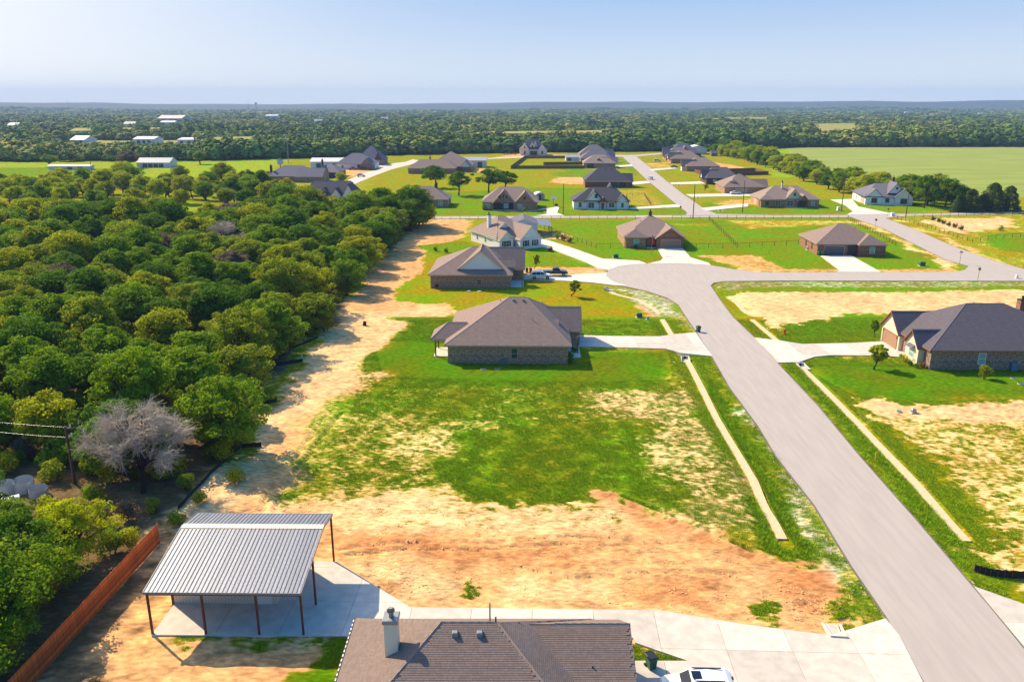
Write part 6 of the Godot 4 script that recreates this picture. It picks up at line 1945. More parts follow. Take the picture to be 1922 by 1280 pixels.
func build_fences():
	board_fence("board_fence", "rust-orange board fence along the drive's bare strip beside the carport", pv([-32.2, -39.5, -31.0, -62.2]), 1.95, "rust", 0.15)
	wire_fence("black wire fence along the cross street, behind the white house and red-flag house", pv([-26.56,-267.04, 6.96,-267.30, 41.53,-268.20]))
	wire_fence("black wire fence along the cross street, behind the corner-lot house", pv([53.99,-268.72, 78.88,-269.24, 113.54,-269.64]))
	wire_fence("black wire fence slanting down beside the long curving drive", pv([7.92,-251.87, 15.41,-231.73, 22.59,-211.95, 30.42,-212.78]))
	wire_fence("black wire fence from the flag house's right wall to the slanting lot fence", pv([46.17,-211.95, 52.85,-212.37, 60.69,-212.78]))
	wire_fence("black wire fence slanting between the flag house and the corner lot", pv([65.99,-266.40, 63.06,-236.72, 60.69,-212.78]))
	wire_fence("black wire fence from the slanting lot fence to the corner house", pv([60.69,-212.78, 68.04,-214.80, 78.81,-217.45]))
	wire_fence("rusty wire fence along the verge of the angled road", pv([112.93,-267.69, 110.11,-249.59, 107.27,-230.75, 105.01,-216.16, 98.52,-215.30]), 1.25, 2.6, "black wire fences of the lots", "red_iron")
	wire_fence("wire fence along the right verge of the angled road by the dry field", pv([129.62,-270.95, 129.99,-248.92, 128.91,-221.42]), 1.25, 2.6)
	wire_fence("wire fence crossing the dry field towards the right edge", pv([128.91,-221.42, 138.68,-226.93, 162.11,-234.70]))
	wire_fence("wire fence along the far cross street beside the dry field", pv([134.73,-272.95, 154.21,-275.65, 196.58,-284.08]))
	wire_fence("wire fence around the weedy yard behind the white board house", pv([43.80,-300.90, 47.97,-336.95, 56.20,-341.02, 53.02,-305.82]), 1.25, 2.6)
	board_fence("board_fence", "brown board fence enclosing a big yard beside the far left street houses", pv([43.6,-488.6, -0.6,-486.5, 9.1,-582.1, 48.1,-585.0]), 2.0, "fence_brown", 0.3, "board fences of the far yards")
	board_fence("board_fence", "brown board fence dividing the fenced yard behind the three close houses", pv([46.1,-521.7, 20.0,-517.0]), 2.0, "fence_brown", 0.3, "board fences of the far yards")
	board_fence("board_fence", "orange-brown board fence beside the long slate-roofed brick house", pv([-132.30,-394.36, -110.35,-393.00]), 2.3, "fence_orange", 0.3, "board fences of the far yards")
	board_fence("board_fence", "orange-brown board fence running back on the left of the slate-roofed house", pv([-132.30,-394.36, -134.1,-422.1, -123.8,-422.1]), 2.3, "fence_orange", 0.3, "board fences of the far yards")
	board_fence("board_fence", "brown board fence running right from the house with the dark porch", pv([117.0,-463.0, 140.6,-468.6, 140.7,-445.0, 105.5,-434.9, 103.4,-459.3]), 2.0, "fence_brown", 0.3, "board fences of the far yards")
	# black silt fence along the wood and its stubs
	var mb := MB.new()
	for e in [[[-31.85,-68.11, -31.46,-76.00, -30.53,-82.19, -31.27,-85.01, -33.03,-94.80, -34.71,-103.45, -35.12,-109.40, -34.82,-119.87, -32.08,-126.44], "low black silt fence along the foot of the oak wood", 0.4], [[-30.40,-82.34, -28.32,-82.77], "short black silt fence stub nearest the dead tree", 0.55], [[-32.83,-94.80, -30.57,-96.89], "short black silt fence stub in the middle of the wood's edge", 0.55], [[-35.38,-111.36, -31.41,-113.64], "short black silt fence stub by the white stake", 0.55], [[38.16,-57.57, 39.16,-56.95, 40.72,-56.65, 44.68,-56.72], "black silt fence by the street at the lower right edge", 0.75]]:
		var line := pv(e[0])
		var c := line[0]
		var t := thing("silt_fence", e[1], "silt fence", Vector3(c.x, 0, c.y), 0.0, "black silt fences")
		var fb := MB.new()
		for i in line.size() - 1:
			var n := 6
			for k in n:
				var a := line[i].lerp(line[i + 1], float(k) / n) - c
				var b := line[i].lerp(line[i + 1], float(k + 1) / n) - c
				var ha: float = e[2] * (1.0 - 0.12 * (k % 2))
				var hb: float = e[2] * (1.0 - 0.12 * ((k + 1) % 2))
				var s: Vector2 = (b - a).orthogonal().normalized() * 0.012
				for q in [-1.0, 1.0]:
					var o: Vector3 = Vector3(s.x, 0, s.y) * q
					fb.face([Vector3(a.x, -0.1, a.y) + o, Vector3(b.x, -0.1, b.y) + o, Vector3(b.x, hb, b.y) + o, Vector3(a.x, ha, a.y) + o], o)
				if k % 2 == 0:
					var sb := MB.new()
					sb.tube([Vector3(a.x, -0.2, a.y), Vector3(a.x, e[2] + 0.12, a.y)], [0.025, 0.025], 5)
					part("stake", sb.mesh(M.pole_wood), t)
		part("fabric", fb.mesh(M.fabric_black), t)

func build_furniture():
	var pole := utility_pole("brown utility pole with two wires beside the grey dead tree", [-44.51, -73.55], 6.3, false, true)
	var pp := at3([-44.51,-73.55])
	wire("upper overhead wire running off to the left from the pole by the dead tree", pp + Vector3(0.1, 6.2, 0), pp + Vector3(-26, 6.9, -6), 0.5)
	wire("lower overhead wire running off to the left from the pole by the dead tree", pp + Vector3(0.1, 5.1, 0), pp + Vector3(-26, 5.8, -6), 0.5)
	utility_pole("dark utility pole on the lawn between the brick porch house and white board house", [17.99, -281.22], 10.6, false)
	utility_pole("dark utility pole at the corner where the straight street meets the cross street", [61.04, -268.98], 11.4, false)
	utility_pole("dark utility pole in front of the tan brick house's garage", [82.33, -285.53], 11.2, false)
	utility_pole("dark utility pole with a grey transformer beside the white corner house's drive", [119.46, -289.98], 12.8)
	utility_pole("weathered utility pole on the verge in front of the white corner house", [135.04, -273.62], 12.0, false)
	utility_pole("tall bare utility pole among the big oaks right of the white corner house", [158.59, -300.90], 11.2, false)
	utility_pole("utility pole with crossed wires among the trees beyond the oak wood", [-145.96, -294.56], 10.2, true)
	utility_pole("thin utility pole among yellow-green trees near the left edge", [-192.56, -323.42], 9.0, false)
	utility_pole("short utility pole standing in the green field near the trailer", [-242.0, -466.7], 9.0, false)
	var wp := at3([-145.96,-294.56])
	wire("upper overhead wire crossing behind the oak wood", wp + Vector3(0, 10.2, 0), wp + Vector3(42, 10.6, -6), 0.9)
	wire("lower overhead wire crossing behind the oak wood", wp + Vector3(0, 8.6, 0), wp + Vector3(42, 9.0, -6), 0.9)
	# bins
	wheelie_bin("green wheelie bin with black lid beside the foreground roof and white car", [9.50, -45.80], 0.35)
	wheelie_bin("green wheelie bin standing alone on the edge of the street", [31.56, -129.65], 0.2)
	wheelie_bin("dark green bin left of a pair by the corner house's garage", [78.56, -201.34], 0.1, "bin_green", "", "bin_green")
	wheelie_bin("bright green bin right of a pair by the corner house's garage", [79.17, -200.96], -0.1, "green_box", "", "green_box")
	wheelie_bin("green bin beside the brown garage door of the red-flag house", [45.89, -211.95], 0.0)
	wheelie_bin("blue bin, left of two beside the house with the white gable", [3.42, -179.50], 0.0, "bin_green")
	wheelie_bin("green bin, right of two beside the house with the white gable", [4.28, -179.50], 0.1, "green_box")
	# boxes
	utility_box("green transformer box on the lawn below the turning head, beside the curved ditch", [23.06, -139.50], Vector3(0.95, 0.85, 0.7), "green_box")
	utility_box("small grey cable pedestal right of the green box near the curved ditch", [24.36, -138.01], Vector3(0.4, 0.55, 0.35), "grey_metal", "", "cable_pedestal")
	utility_box("green transformer box on the lawn left of the red flag", [26.13, -198.02], Vector3(1.2, 0.95, 0.8), "green_box")
	utility_box("green transformer box on the corner lot inside the road bend", [98.09, -187.67], Vector3(1.3, 1.0, 0.9), "green_box")
	utility_box("small grey utility box on the straw-dry lot across the street", [50.26, -92.97], Vector3(0.55, 0.55, 0.45), "grey_metal", "", "cable_pedestal")
	utility_box("green utility box at the end of the basketball drive", [16.77, -304.16], Vector3(1.3, 1.0, 0.9), "green_box")
	utility_box("grey air-conditioning unit by the corner house's side wall", [78.75, -209.50], Vector3(0.9, 0.95, 0.9), "grey_metal", "", "air_conditioner", "air conditioner")
	utility_box("white cabinet beside the stop sign at the road junction", [131.41, -275.65], Vector3(1.2, 1.3, 0.9), "white_trim")
	utility_box("small white box at the foot of the transformer pole", [118.90, -291.49], Vector3(0.9, 1.3, 0.9), "white_trim")
	utility_box("small white box beside the cross road at the right edge", [111.90, -173.09], Vector3(0.5, 0.9, 0.4), "white_trim", "", "cable_pedestal")
	for e in [[[-4.19,-110.00], "green_box", "pale round septic lid, left of two before the middle brick house"], [[-2.14,-110.25], "green_box", "pale round septic lid, right of two before the middle brick house"], [[70.67,-105.89], "green_box", "pale septic lid, upper of two at the right edge lawn"], [[70.28,-103.67], "green_box", "pale septic lid, lower of two at the right edge lawn"], [[-8.91,-160.50], "concrete", "pale septic lid, left of two before the white-gabled house"], [[-6.70,-160.26], "concrete", "pale septic lid, right of two before the white-gabled house"]]:
		valve_lid(e[2], e[0], 0.42, e[1], "septic tank lids")
	valve_lid("small blue water-meter lid on the dry lot across the street", [48.63,-93.33], 0.34, "bin_blue")
	# hydrant
	var t := thing("fire_hydrant", "red fire hydrant on the lawn across the street from the lone bin", "hydrant", at3([45.85,-128.67]))
	var mb := MB.new()
	mb.tube([Vector3(0, -0.1, 0), Vector3(0, 0.08, 0)], [0.2, 0.2], 12)
	mb.tube([Vector3(0, 0.08, 0), Vector3(0, 0.62, 0), Vector3(0, 0.72, 0), Vector3(0, 0.86, 0)], [0.13, 0.13, 0.17, 0.05], 12)
	part("barrel", mb.mesh(M.hydrant_red), t)
	for k in 3:
		mb = MB.new()
		var a := k * PI / 2
		mb.tube([Vector3(0, 0.5, 0), Vector3(cos(a) * 0.24, 0.5, sin(a) * 0.24)], [0.07, 0.07], 8)
		part("outlet", mb.mesh(M.hydrant_red), t)
	# white stake, yellow marker, tree stump
	t = thing("marker_stake", "white survey stake standing by the silt fence at the wood's edge", "stake", at3([-31.55,-113.90]))
	box_part("stake", Vector3(-0.04, 0, -0.04), Vector3(0.04, 1.1, 0.04), M.white_trim, t)
	t = thing("marker_stake", "thin yellow marker stake beside the long drainage channel", "stake", at3([39.41,-79.12]))
	box_part("stake", Vector3(-0.03, 0, -0.03), Vector3(0.03, 1.0, 0.03), M.sign_yellow, t)
	t = thing("tree_stump", "dark tree stump on the sandy strip beside the wood", "stump", at3([-25.76,-134.06]))
	mb = MB.new()
	mb.tube([Vector3(0, -0.2, 0), Vector3(0, 0.1, 0), Vector3(0.05, 0.75, 0)], [0.42, 0.32, 0.27], 10)
	part("stump", mb.mesh(M.bark_dark), t)
	# culvert ends where the ditches pass under the drives
	culvert_end("concrete culvert headwall in the ditch beside the middle house's drive", [26.41, -115.74], -0.12, 0.9)
	culvert_end("concrete culvert headwall in the ditch beside the black-roofed house's drive", [42.87, -112.36], 0.1, 0.9)
	culvert_end("concrete culvert headwall with two white wings beside the foreground drive", [23.64, -49.15], PI - 0.12, 0.9)
	culvert_end("concrete culvert headwall beside the turning head's left drive", [19.69, -163.49], 0.9, 0.9)
	culvert_end("concrete culvert headwall by the curving drive of the white house", [18.86, -182.56], 2.2, 0.9)
	for e in [[[56.70,-299.29], "drive of the white board house"], [[75.65,-290.74], "drive of the tan brick house"], [[76.97,-332.98], "drive with the white car"], [[79.48,-385.02], "dark grey house's drive"], [[78.5,-409.9], "yellowing lawn by the street"], [[84.1,-466.7], "far drive with the dark car"]]:
		culvert_end("white culvert end with dark mouth at the " + e[1], e[0], 0.1, 1.2, "white culvert ends along the straight street")
	# signs
	road_sign("red stop sign on a grey post at the road junction", [129.36, -274.97], 0.25, 2.9, "stop")
	road_sign("back of a stop sign on a wooden post at the bend of the angled road", [115.12, -251.87], 2.6, 2.4, "back")
	road_sign("street name sign on a brown post at the inside of the bend", [108.20, -189.66], 0.2, 3.1, "name")
	road_sign("back of a stop sign on a post at the lower edge of the side street", [101.88, -170.59], 2.0, 3.0, "back")
	road_sign("back of a stop sign where the straight street meets the cross street", [58.64, -278.41], 2.9, 3.2, "back")
	# flag on its pole
	t = thing("flag_pole", "white pole with a hanging red flag before the tan brick house", "flag pole", at3([35.73,-201.71]))
	mb = MB.new()
	mb.tube([Vector3(0, -0.2, 0), Vector3(0, 5.4, 0)], [0.05, 0.035], 8)
	part("pole", mb.mesh(M.grey_metal), t)
	mb = MB.new()
	var fx := [0.03, 0.2, 0.34, 0.5, 0.62]
	var fz := [0.0, 0.12, -0.08, 0.1, -0.03]
	for k in 4:
		mb.face([Vector3(fx[k], 5.2 - k * 0.35, fz[k]), Vector3(fx[k + 1], 5.2 - (k + 1) * 0.35, fz[k + 1]), Vector3(fx[k + 1], 3.0 - (k + 1) * 0.08, fz[k + 1]), Vector3(fx[k], 3.0 - k * 0.08, fz[k])], Vector3(0, 0, 1))
	part("flag", mb.mesh(M.flag_red), t)
	# basketball hoop
	t = thing("basketball_hoop", "basketball hoop with white board at the side of a drive", "basketball hoop", at3([15.68,-302.52]))
	mb = MB.new()
	mb.tube([Vector3(0, 0, 0), Vector3(0, 3.2, 0), Vector3(0, 3.5, 0.5)], [0.07, 0.07, 0.05], 8)
	part("post", mb.mesh(M.black_metal), t)
	box_part("backboard", Vector3(-0.9, 2.9, 0.5), Vector3(0.9, 4.0, 0.55), M.white_trim, t)
	mb = MB.new()
	var rp := []
	var rr := []
	for k in 13:
		rp.append(Vector3(cos(TAU * k / 12) * 0.23, 3.05, 0.82 + sin(TAU * k / 12) * 0.23))
		rr.append(0.02)
	mb.tube(rp, rr, 4, false)
	part("hoop", mb.mesh(M.sign_red), t)
	# galvanised culvert pipes stacked at the left edge
	for e in [[[-50.25,-71.58], 0.85, 1.5, 1.1, true, "upright open pipe at the left edge"], [[-48.77,-72.04], 0.9, 1.6, 1.3, true, "upright open pipe, tallest in the back row"], [[-46.75,-71.02], 0.85, 1.2, 0.9, true, "upright open pipe at the back row's right end"], [[-48.46,-68.32], 0.75, 0.0, 3.0, false, "pipe lying at the left edge of the front row"], [[-46.71,-68.11], 0.8, 0.0, 3.2, false, "pipe lying in the middle of the front row"], [[-47.22,-66.78], 0.7, 0.0, 2.6, false, "pipe lying nearest in front of the others"]]:
		t = thing("culvert_pipe", "galvanised ribbed culvert " + e[5], "culvert pipe", at3(e[0]), 0.0, "galvanised culvert pipes beside the wood")
		mb = MB.new()
		var inner := MB.new()
		var path := []
		var rad := []
		var n := int(e[3] / 0.09)
		var axis := Vector3(0.12, 1, 0.06).normalized() if e[4] else Vector3(-0.82, 0, 0.5).normalized()
		var start := Vector3(0, 0.0 if e[4] else e[1], 0)
		for k in n + 1:
			path.append(start + axis * e[3] * k / n)
			rad.append(e[1] + (0.018 if k % 2 else -0.018))
		mb.tube(path, rad, 26, false)
		part("shell", mb.mesh(M.galvanised), t)
		var ri := []
		for r in rad:
			ri.append(r - 0.05)
		var back := path.duplicate()
		inner.tube(back, ri, 26, false)
		part("lining", inner.mesh(M.galvanised), t)

func build_cars():
	car("suv_car", "white suv with dark sunroof at the picture's lower edge, outside the foreground house", "car", [12.07, -42.95, 0.14], PI - 0.03, "paint_white", "suv")
	var s: Node3D = get_node("suv_car")
	box_part("sunroof", Vector3(-0.1, 1.73, -0.36), Vector3(0.5, 1.745, 0.36), M.car_glass, s)
	for q in [-0.62, 0.62]:
		box_part("roof_rail", Vector3(-1.5, 1.735, q - 0.03), Vector3(0.4, 1.79, q + 0.03), M.black_metal, s)
	car("suv_car", "white suv parked on the drive beside the house with the white gable", "car", [6.35, -172.53, 0.14], 0.0, "paint_white", "suv")
	car("pickup_truck", "black pickup truck parked behind the white suv by the white-gabled house", "truck", [9.83, -175.95, 0.14], 0.0, "paint_black", "pickup")
	car("suv_car", "white car driving up the straight street", "car", [71.2, -415.9, 0.14], PI / 2 + 0.08, "paint_white", "suv")
	car("sedan_car", "white car parked outside the tan brick house's wide garage", "car", [95.92, -345.19, 0.14], 0.05, "paint_white", "sedan")
	car("sedan_car", "dark car parked beside the white car at the tan brick house", "car", [101.92, -349.45, 0.14], 0.1, "paint_black", "sedan")
	car("sedan_car", "pale car parked behind the red brick house under construction", "car", [57.1, -401.3, 0.14], 0.0, "paint_silver", "sedan")
	car("suv_car", "white van parked outside the far right houses of the street", "car", [98.0, -549.0, 0.14], 0.0, "paint_white", "suv")
	car("sedan_car", "dark car on a drive near the far right houses", "car", [98.9, -494.8, 0.14], 0.0, "paint_black", "sedan")
	car("pickup_truck", "red truck outside the pale slate-roofed house", "truck", [-93.8, -478.4, 0.14], 0.0, "paint_red", "pickup")
	car("pickup_truck", "dark blue truck beside the red truck", "truck", [-88.5, -478.4, 0.14], PI, "paint_blue", "pickup")
	car("sedan_car", "pale car at the bare building plot left of the tall cream house", "car", [-4.5, -622.6, 0.14], 0.0, "paint_silver", "sedan")
	car("pickup_truck", "red truck at the building plot beside the tall cream house", "truck", [0.8, -626.0, 0.14], 0.0, "paint_red", "pickup")
	car("suv_car", "white car at the curving branch street by the dark-roofed houses", "car", [-80.6, -431.6, 0.14], 0.3, "paint_white", "suv")

func build_trees():
	var near_shapes := []
	for k in 7:
		near_shapes.append(tree_shapes(100 + k, [9.6, 9.0, 10.4, 8.6, 11.0, 9.4, 10.0][k], [4.3, 4.6, 4.2, 4.1, 5.0, 4.3, 4.7][k], 0.3, 125, 125, 0.27))
	var hedge_shapes := []
	for k in 4:
		hedge_shapes.append(tree_shapes(150 + k, [9.0, 8.4, 9.8, 8.0][k], [4.4, 4.0, 4.6, 4.3][k], 0.22, 125, 120, 0.27, 0.7, 0.04))
	var spread := [tree_shapes(171, 9.0, 5.8, 0.34, 58, 150, 0.36, 0.6, 0.36), tree_shapes(172, 9.4, 5.2, 0.36, 52, 150, 0.36, 0.6, 0.4)]
	var fine_shapes := []
	for k in 2:
		fine_shapes.append(tree_shapes(200 + k, 9.4, 4.3, 0.26, 150, 130, 0.23, 0.66, 0.06))
	var bare := bare_shapes(301, 8.0, 5.0, 0.26, 14, 0.8)
	var bare2 := bare_shapes(302, 8.5, 3.6, 0.4, 7, 0.2)
	var cedar := cedar_shapes(401, 8.5, 3.4, 5200, 0.34)
	var bushes := [bush_shapes(501, 2.4, 1.7, 1500, 0.2), bush_shapes(502, 1.7, 1.5, 1100, 0.18)]
	var young := tree_shapes(601, 3.4, 1.1, 0.3, 60, 60, 0.2)
	rng.seed = 77
	var leafs := ["leaf_green", "leaf_green", "leaf_dark", "leaf_olive", "leaf_green", "leaf_dark", "leaf_yellow", "leaf_olive"]
	# the oak wood
	var wood := pv([-66.94,-74.51, -50.84,-77.01, -41.72,-74.51, -35.98,-73.91, -32.41,-76.76, -31.32,-82.77, -31.86,-86.26, -33.85,-94.80, -35.59,-103.45, -35.92,-108.44, -35.70,-118.18, -33.59,-128.35, -32.85,-135.83, -32.69,-147.83, -33.55,-163.99, -33.60,-183.81, -33.39,-208.70, -32.27,-229.79, -29.53,-246.25, -27.74,-257.73, -46.28,-255.36, -53.40,-248.47, -80.30,-244.07, -81.98,-229.79, -95.11,-227.88, -104.56,-235.71, -137.32,-237.75, -151.20,-250.72, -213.47,-253.02, -306.96,-246.25])
	var spots := scatter_in(wood, 6.3, 9000, PackedVector2Array())
	var order := Array(spots)
	order.sort_custom(func(a, b): return a.y > b.y)
	var n := 0
	for q in order:
		var rim := 1e9
		for i in 21:
			rim = minf(rim, q.distance_to(Geometry2D.get_closest_point_to_segment(q, wood[i], wood[i + 1])))
		var sh: Array = near_shapes[rng.randi() % 7]
		var m: String = leafs[rng.randi() % leafs.size()]
		var grow := lerpf(1.02, 1.4, clampf((-q.y - 120.0) / 140.0, 0.0, 1.0)) * rng.randf_range(0.82, 1.12)
		var tone: String = {"leaf_green": "green", "leaf_dark": "dark green", "leaf_olive": "olive green", "leaf_yellow": "yellow-green"}[m]
		var r := rng.randf()
		var kind := tone + " oak"
		if q.y < -150.0 and r < 0.01:
			sh = bare2
			m = ""
			kind = "leafless grey tree"
		elif q.y < -150.0 and r < 0.022:
			m = "leaf_grey"
			kind = "grey half-bare oak"
		elif r > 0.985:
			m = "leaf_yellow"
			kind = "yellowing oak"
		elif rim < 5.0:
			sh = hedge_shapes[rng.randi() % 4]
		var size := "large " if grow > 1.3 else ("small " if grow < 1.04 else "")
		var level := "behind the grey dead tree"
		for e in [[-98.0, "level with the long grassy lot"], [-122.0, "level with the middle house"], [-150.0, "level with the yellow lawn"], [-178.0, "level with the white-gabled house"], [-205.0, "near the white angled house"], [-232.0, "near the cross street"]]:
			if q.y < e[0]:
				level = e[1]
		var deep := "deep in the wood"
		if rim < 5.0:
			deep = "on the rim by the sand" if q.x > -62.0 else "on the wood's outer rim"
		elif rim < 13.0:
			deep = "one row inside the rim"
		elif q.x < q.y * 0.52:
			deep = "at the left edge"
		var label := "%s%s %s, %s" % [size, kind, deep, level]
		plant("oak_tree", sh, M[m] if m else null, label, "tree", Vector3(q.x, 0, q.y), rng.randf() * TAU, Vector3(grow, grow * rng.randf_range(0.88, 1.1), grow), "trees of the oak wood")
		n += 1
	print("wood ", n)
	# brush and saplings that fill the wood's floor
	var brush := [[], []]
	var hue := [PackedColorArray(), PackedColorArray()]
	for q in scatter_in(wood, 2.6, 16000, PackedVector2Array()):
		var s := rng.randf_range(0.7, 1.9)
		var w := rng.randi() % 2
		brush[w].append(Transform3D(Basis(Vector3.UP, rng.randf() * TAU).scaled(Vector3(s * 1.2, s, s * 1.2)), Vector3(q.x, -0.1, q.y)))
		var g := rng.randf_range(0.5, 1.1)
		hue[w].append(Color(g * rng.randf_range(0.9, 1.5), g, g * rng.randf_range(0.8, 1.6)))
	var under := Node3D.new()
	under.name = "undergrowth"
	add_child(under)
	tag(under, "olive and grey brush filling the floor of the oak wood", "", "", "stuff")
	for w in 2:
		multi("brush", bushes[w][1], brush[w], hue[w], under)
	# particular trees along its edge
	plant("dead_tree", bare, null, "grey leafless tree with drooping twigs near the utility pole", "tree", at3([-36.69,-71.58]), 0.6, Vector3(1.05, 1.08, 1.05))
	plant("oak_tree", near_shapes[4], M.leaf_dark, "big dark oak at the far tip of the wood beside the cross street", "tree", at3([-31.44,-248.47]), 1.0, Vector3(1.5, 1.42, 1.5))
	plant("oak_tree", near_shapes[2], M.leaf_green, "tall green oak beside the big dark oak at the wood's tip", "tree", at3([-39.76,-248.47]), 2.4, Vector3(1.5, 1.4, 1.5))
	plant("oak_tree", near_shapes[1], M.leaf_rust, "rust-brown bare-topped tree on the wood's edge left of the white-gabled house", "tree", at3([-35.26,-181.94]), 0.3, Vector3(1.0, 1.05, 1.0))
	# trees in the lower left corner
	for e in [[[-35.97,-49.27], 0, "leaf_green", 1.05, "big dark green tree at the left edge below the culvert pipes"], [[-37.38,-46.67], 1, "leaf_dark", 1.1, "dark tree cut off by the left edge, lowest in the picture"], [[-35.32,-44.03], 0, "leaf_green", 1.0, "dark green tree in the lower left corner behind the rust fence"], [[-36.90,-58.68], 1, "leaf_lime", 0.84, "bright yellow-green tree between the culvert pipes and the rust fence"], [[-43.71,-57.10], 1, "leaf_green", 1.0, "green tree at the left edge beside the culvert pipes"], [[-48.89,-62.96], 0, "leaf_dark", 0.9, "dark tree behind the culvert pipes at the left edge"], [[-36.17,-54.16], 0, "leaf_green", 0.78, "green tree against the back of the rust fence, below the bright one"], [[-39.31,-54.16], 1, "leaf_dark", 1.0, "dark tree between the left edge and the bright yellow-green tree"]]:
		plant("broadleaf_tree", fine_shapes[e[1]], M[e[2]], e[4], "tree", at3(e[0]), rng.randf() * TAU, Vector3(e[3], e[3] * 0.9, e[3]), "trees beside the rust fence")
	# shrubs along the foot of the wood
	for e in [[[-31.19,-78.59], 0, "leaf_yellow", 1.15, "yellow-green shrub above the dead tree's right side"], [[-28.36,-73.91], 1, "leaf_yellow", 1.0, "yellow-green shrub on the sand beside the silt fence"], [[-31.80,-130.31], 0, "leaf_yellow", 1.5, "large yellow-green shrub on the wood's edge by the stump"], [[-41.16,-73.91], 0, "leaf_lime", 1.2, "bright green shrub between the pole and the dead tree"], [[-44.27,-75.75], 1, "leaf_olive", 1.2, "olive shrub just right of the brown utility pole"], [[-30.87,-65.30], 1, "leaf_green", 0.9, "low green shrub behind the carport roof's left corner"], [[-30.35,-69.38], 1, "leaf_olive", 0.8, "olive shrub under the silt fence"], [[-33.14,-61.19], 0, "leaf_lime", 0.9, "bright green weedy shrub behind the rust fence's end"], [[-34.34,-60.33], 1, "leaf_green", 1.2, "green shrub left of the rust fence's end"], [[-33.90,-67.80], 1, "leaf_olive", 0.8, "olive scrub under the dead tree's trunk"], [[-35.72,-66.28], 0, "leaf_grey", 0.9, "grey brush under the dead tree's left side"], [[-37.72,-65.30], 0, "leaf_grey", 1.0, "grey brush right of the bright yellow-green tree"], [[-50.22,-81.05], 0, "leaf_grey", 1.1, "grey brush beneath the wood left of the pole"], [[-52.80,-79.39], 0, "leaf_grey", 1.2, "grey brush at the left edge above the culvert pipes"], [[-32.57,-72.15], 0, "leaf_green", 0.8, "green shrub right of the dead tree's trunk"], [[-36.24,-74.51], 1, "leaf_olive", 1.0, "olive shrub hidden behind the dead tree"], [[-42.36,-65.30], 0, "leaf_lime", 1.2, "bright green shrub below the culvert pipes"], [[-46.87,-73.91], 1, "leaf_olive", 1.3, "olive shrub right of the culvert pipes' back row"], [[-52.61,-75.75], 0, "leaf_yellow", 1.1, "yellow-green shrub at the left edge behind the culvert pipes"], [[-40.78,-69.92], 1, "leaf_green", 1.1, "green shrub at the foot of the brown utility pole"]]:
		plant("shrub_bush", bushes[e[1]], M[e[2]], e[4], "shrub", at3(e[0]), rng.randf() * TAU, Vector3(e[3], e[3], e[3]), "shrubs along the foot of the wood")
	# garden trees and shrubs on the lawns
	plant("young_tree", young, M.leaf_lime, "slim young tree on the yellow lawn before the white-gabled house", "tree", at3([12.01,-156.22]), 0.4, Vector3(1.3, 1.2, 1.3))
	plant("young_tree", young, M.leaf_lime, "young tree on the lawn by the black-roofed house's drive", "tree", at3([52.70,-109.88]), 1.7, Vector3(1.35, 1.3, 1.35))
	plant("young_tree", young, M.leaf_green, "thin sapling beside the garage of the black-roofed house", "tree", at3([60.24,-126.75]), 2.7, Vector3(0.7, 1.0, 0.7))
	plant("round_bush", bushes[0], M.leaf_olive, "round olive shrub in front of the dark brick wall", "shrub", at3([66.55,-105.89]), 0.8, Vector3(0.75, 0.9, 0.75))
	plant("young_tree", young, M.leaf_yellow, "small yellowish tree on the yellow lawn along the straight street", "tree", at3([86.01,-360.58]), 0.9, Vector3(1.2, 1.1, 1.2))
	plant("young_tree", young, M.leaf_olive, "thin young tree on the lawn before the white angled house", "tree", at3([5.25,-183.81]), 0.9, Vector3(0.8, 1.2, 0.8))
	# three old oaks behind the cross-street houses
	plant("oak_tree", spread[0], M.leaf_dark, "spreading dark oak behind the half-hidden brick house, with bare trunk", "tree", at3([-35.88,-374.87]), 0.2, Vector3(1.25, 1.3, 1.2), "old oaks behind the cross-street houses")
	plant("oak_tree", spread[1], M.leaf_dark, "leaning dark oak in the middle of the meadow, with clear trunk", "tree", at3([-22.57,-341.02]), 0.2, Vector3(1.15, 1.28, 1.15), "old oaks behind the cross-street houses")
	plant("oak_tree", spread[0], M.leaf_dark, "dark oak behind the porch house's roof, left of a pair", "tree", at3([-10.29,-353.82]), 2.2, Vector3(1.3, 1.32, 1.3), "old oaks behind the cross-street houses")
	plant("oak_tree", spread[1], M.leaf_dark, "dark oak behind the porch house's roof, right of a pair", "tree", at3([-3.10,-360.58]), 4.2, Vector3(1.25, 1.1, 1.25), "old oaks behind the cross-street houses")
	plant("oak_tree", spread[1], M.leaf_dark, "tall oak right of the white corner house, left of two", "tree", at3([153.99,-299.29]), 4.2, Vector3(1.0, 1.5, 1.0))
	plant("oak_tree", spread[0], M.leaf_dark, "tall oak right of the white corner house, right of two", "tree", at3([163.64,-302.52]), 1.2, Vector3(0.95, 1.35, 0.95))
	for e in [[[160.31,-287.00], 0.8, "low cedar, leftmost of the cedars by the right edge"], [[165.33,-288.48], 1.0, "cedar, second of the row by the right edge"], [[173.88,-289.98], 1.25, "tallest cedar of the row by the right edge"], [[180.77,-291.49], 1.1, "cedar at the right end of the row by the right edge"], [[169.37,-288.48], 0.8, "small cedar between two taller ones by the right edge"]]:
		plant("cedar_tree", cedar, null, e[2], "tree", at3(e[0]), rng.randf() * TAU, Vector3(e[1] * 1.45, e[1] * 0.95, e[1] * 1.45), "cedars beside the dry field")
	# trees beyond the cross street on the left
	var left := pv([-229.12,-284.08, -159.12,-284.08, -119.97,-285.53, -93.82,-287.00, -82.07,-293.02, -88.31,-316.15, -101.10,-331.02, -112.81,-347.31, -143.26,-343.09, -188.57,-351.63, -274.95,-343.09])
	var open := pv([-162.61,-287.00, -168.81,-305.82, -129.55,-309.19, -108.51,-296.12, -106.67,-285.53])
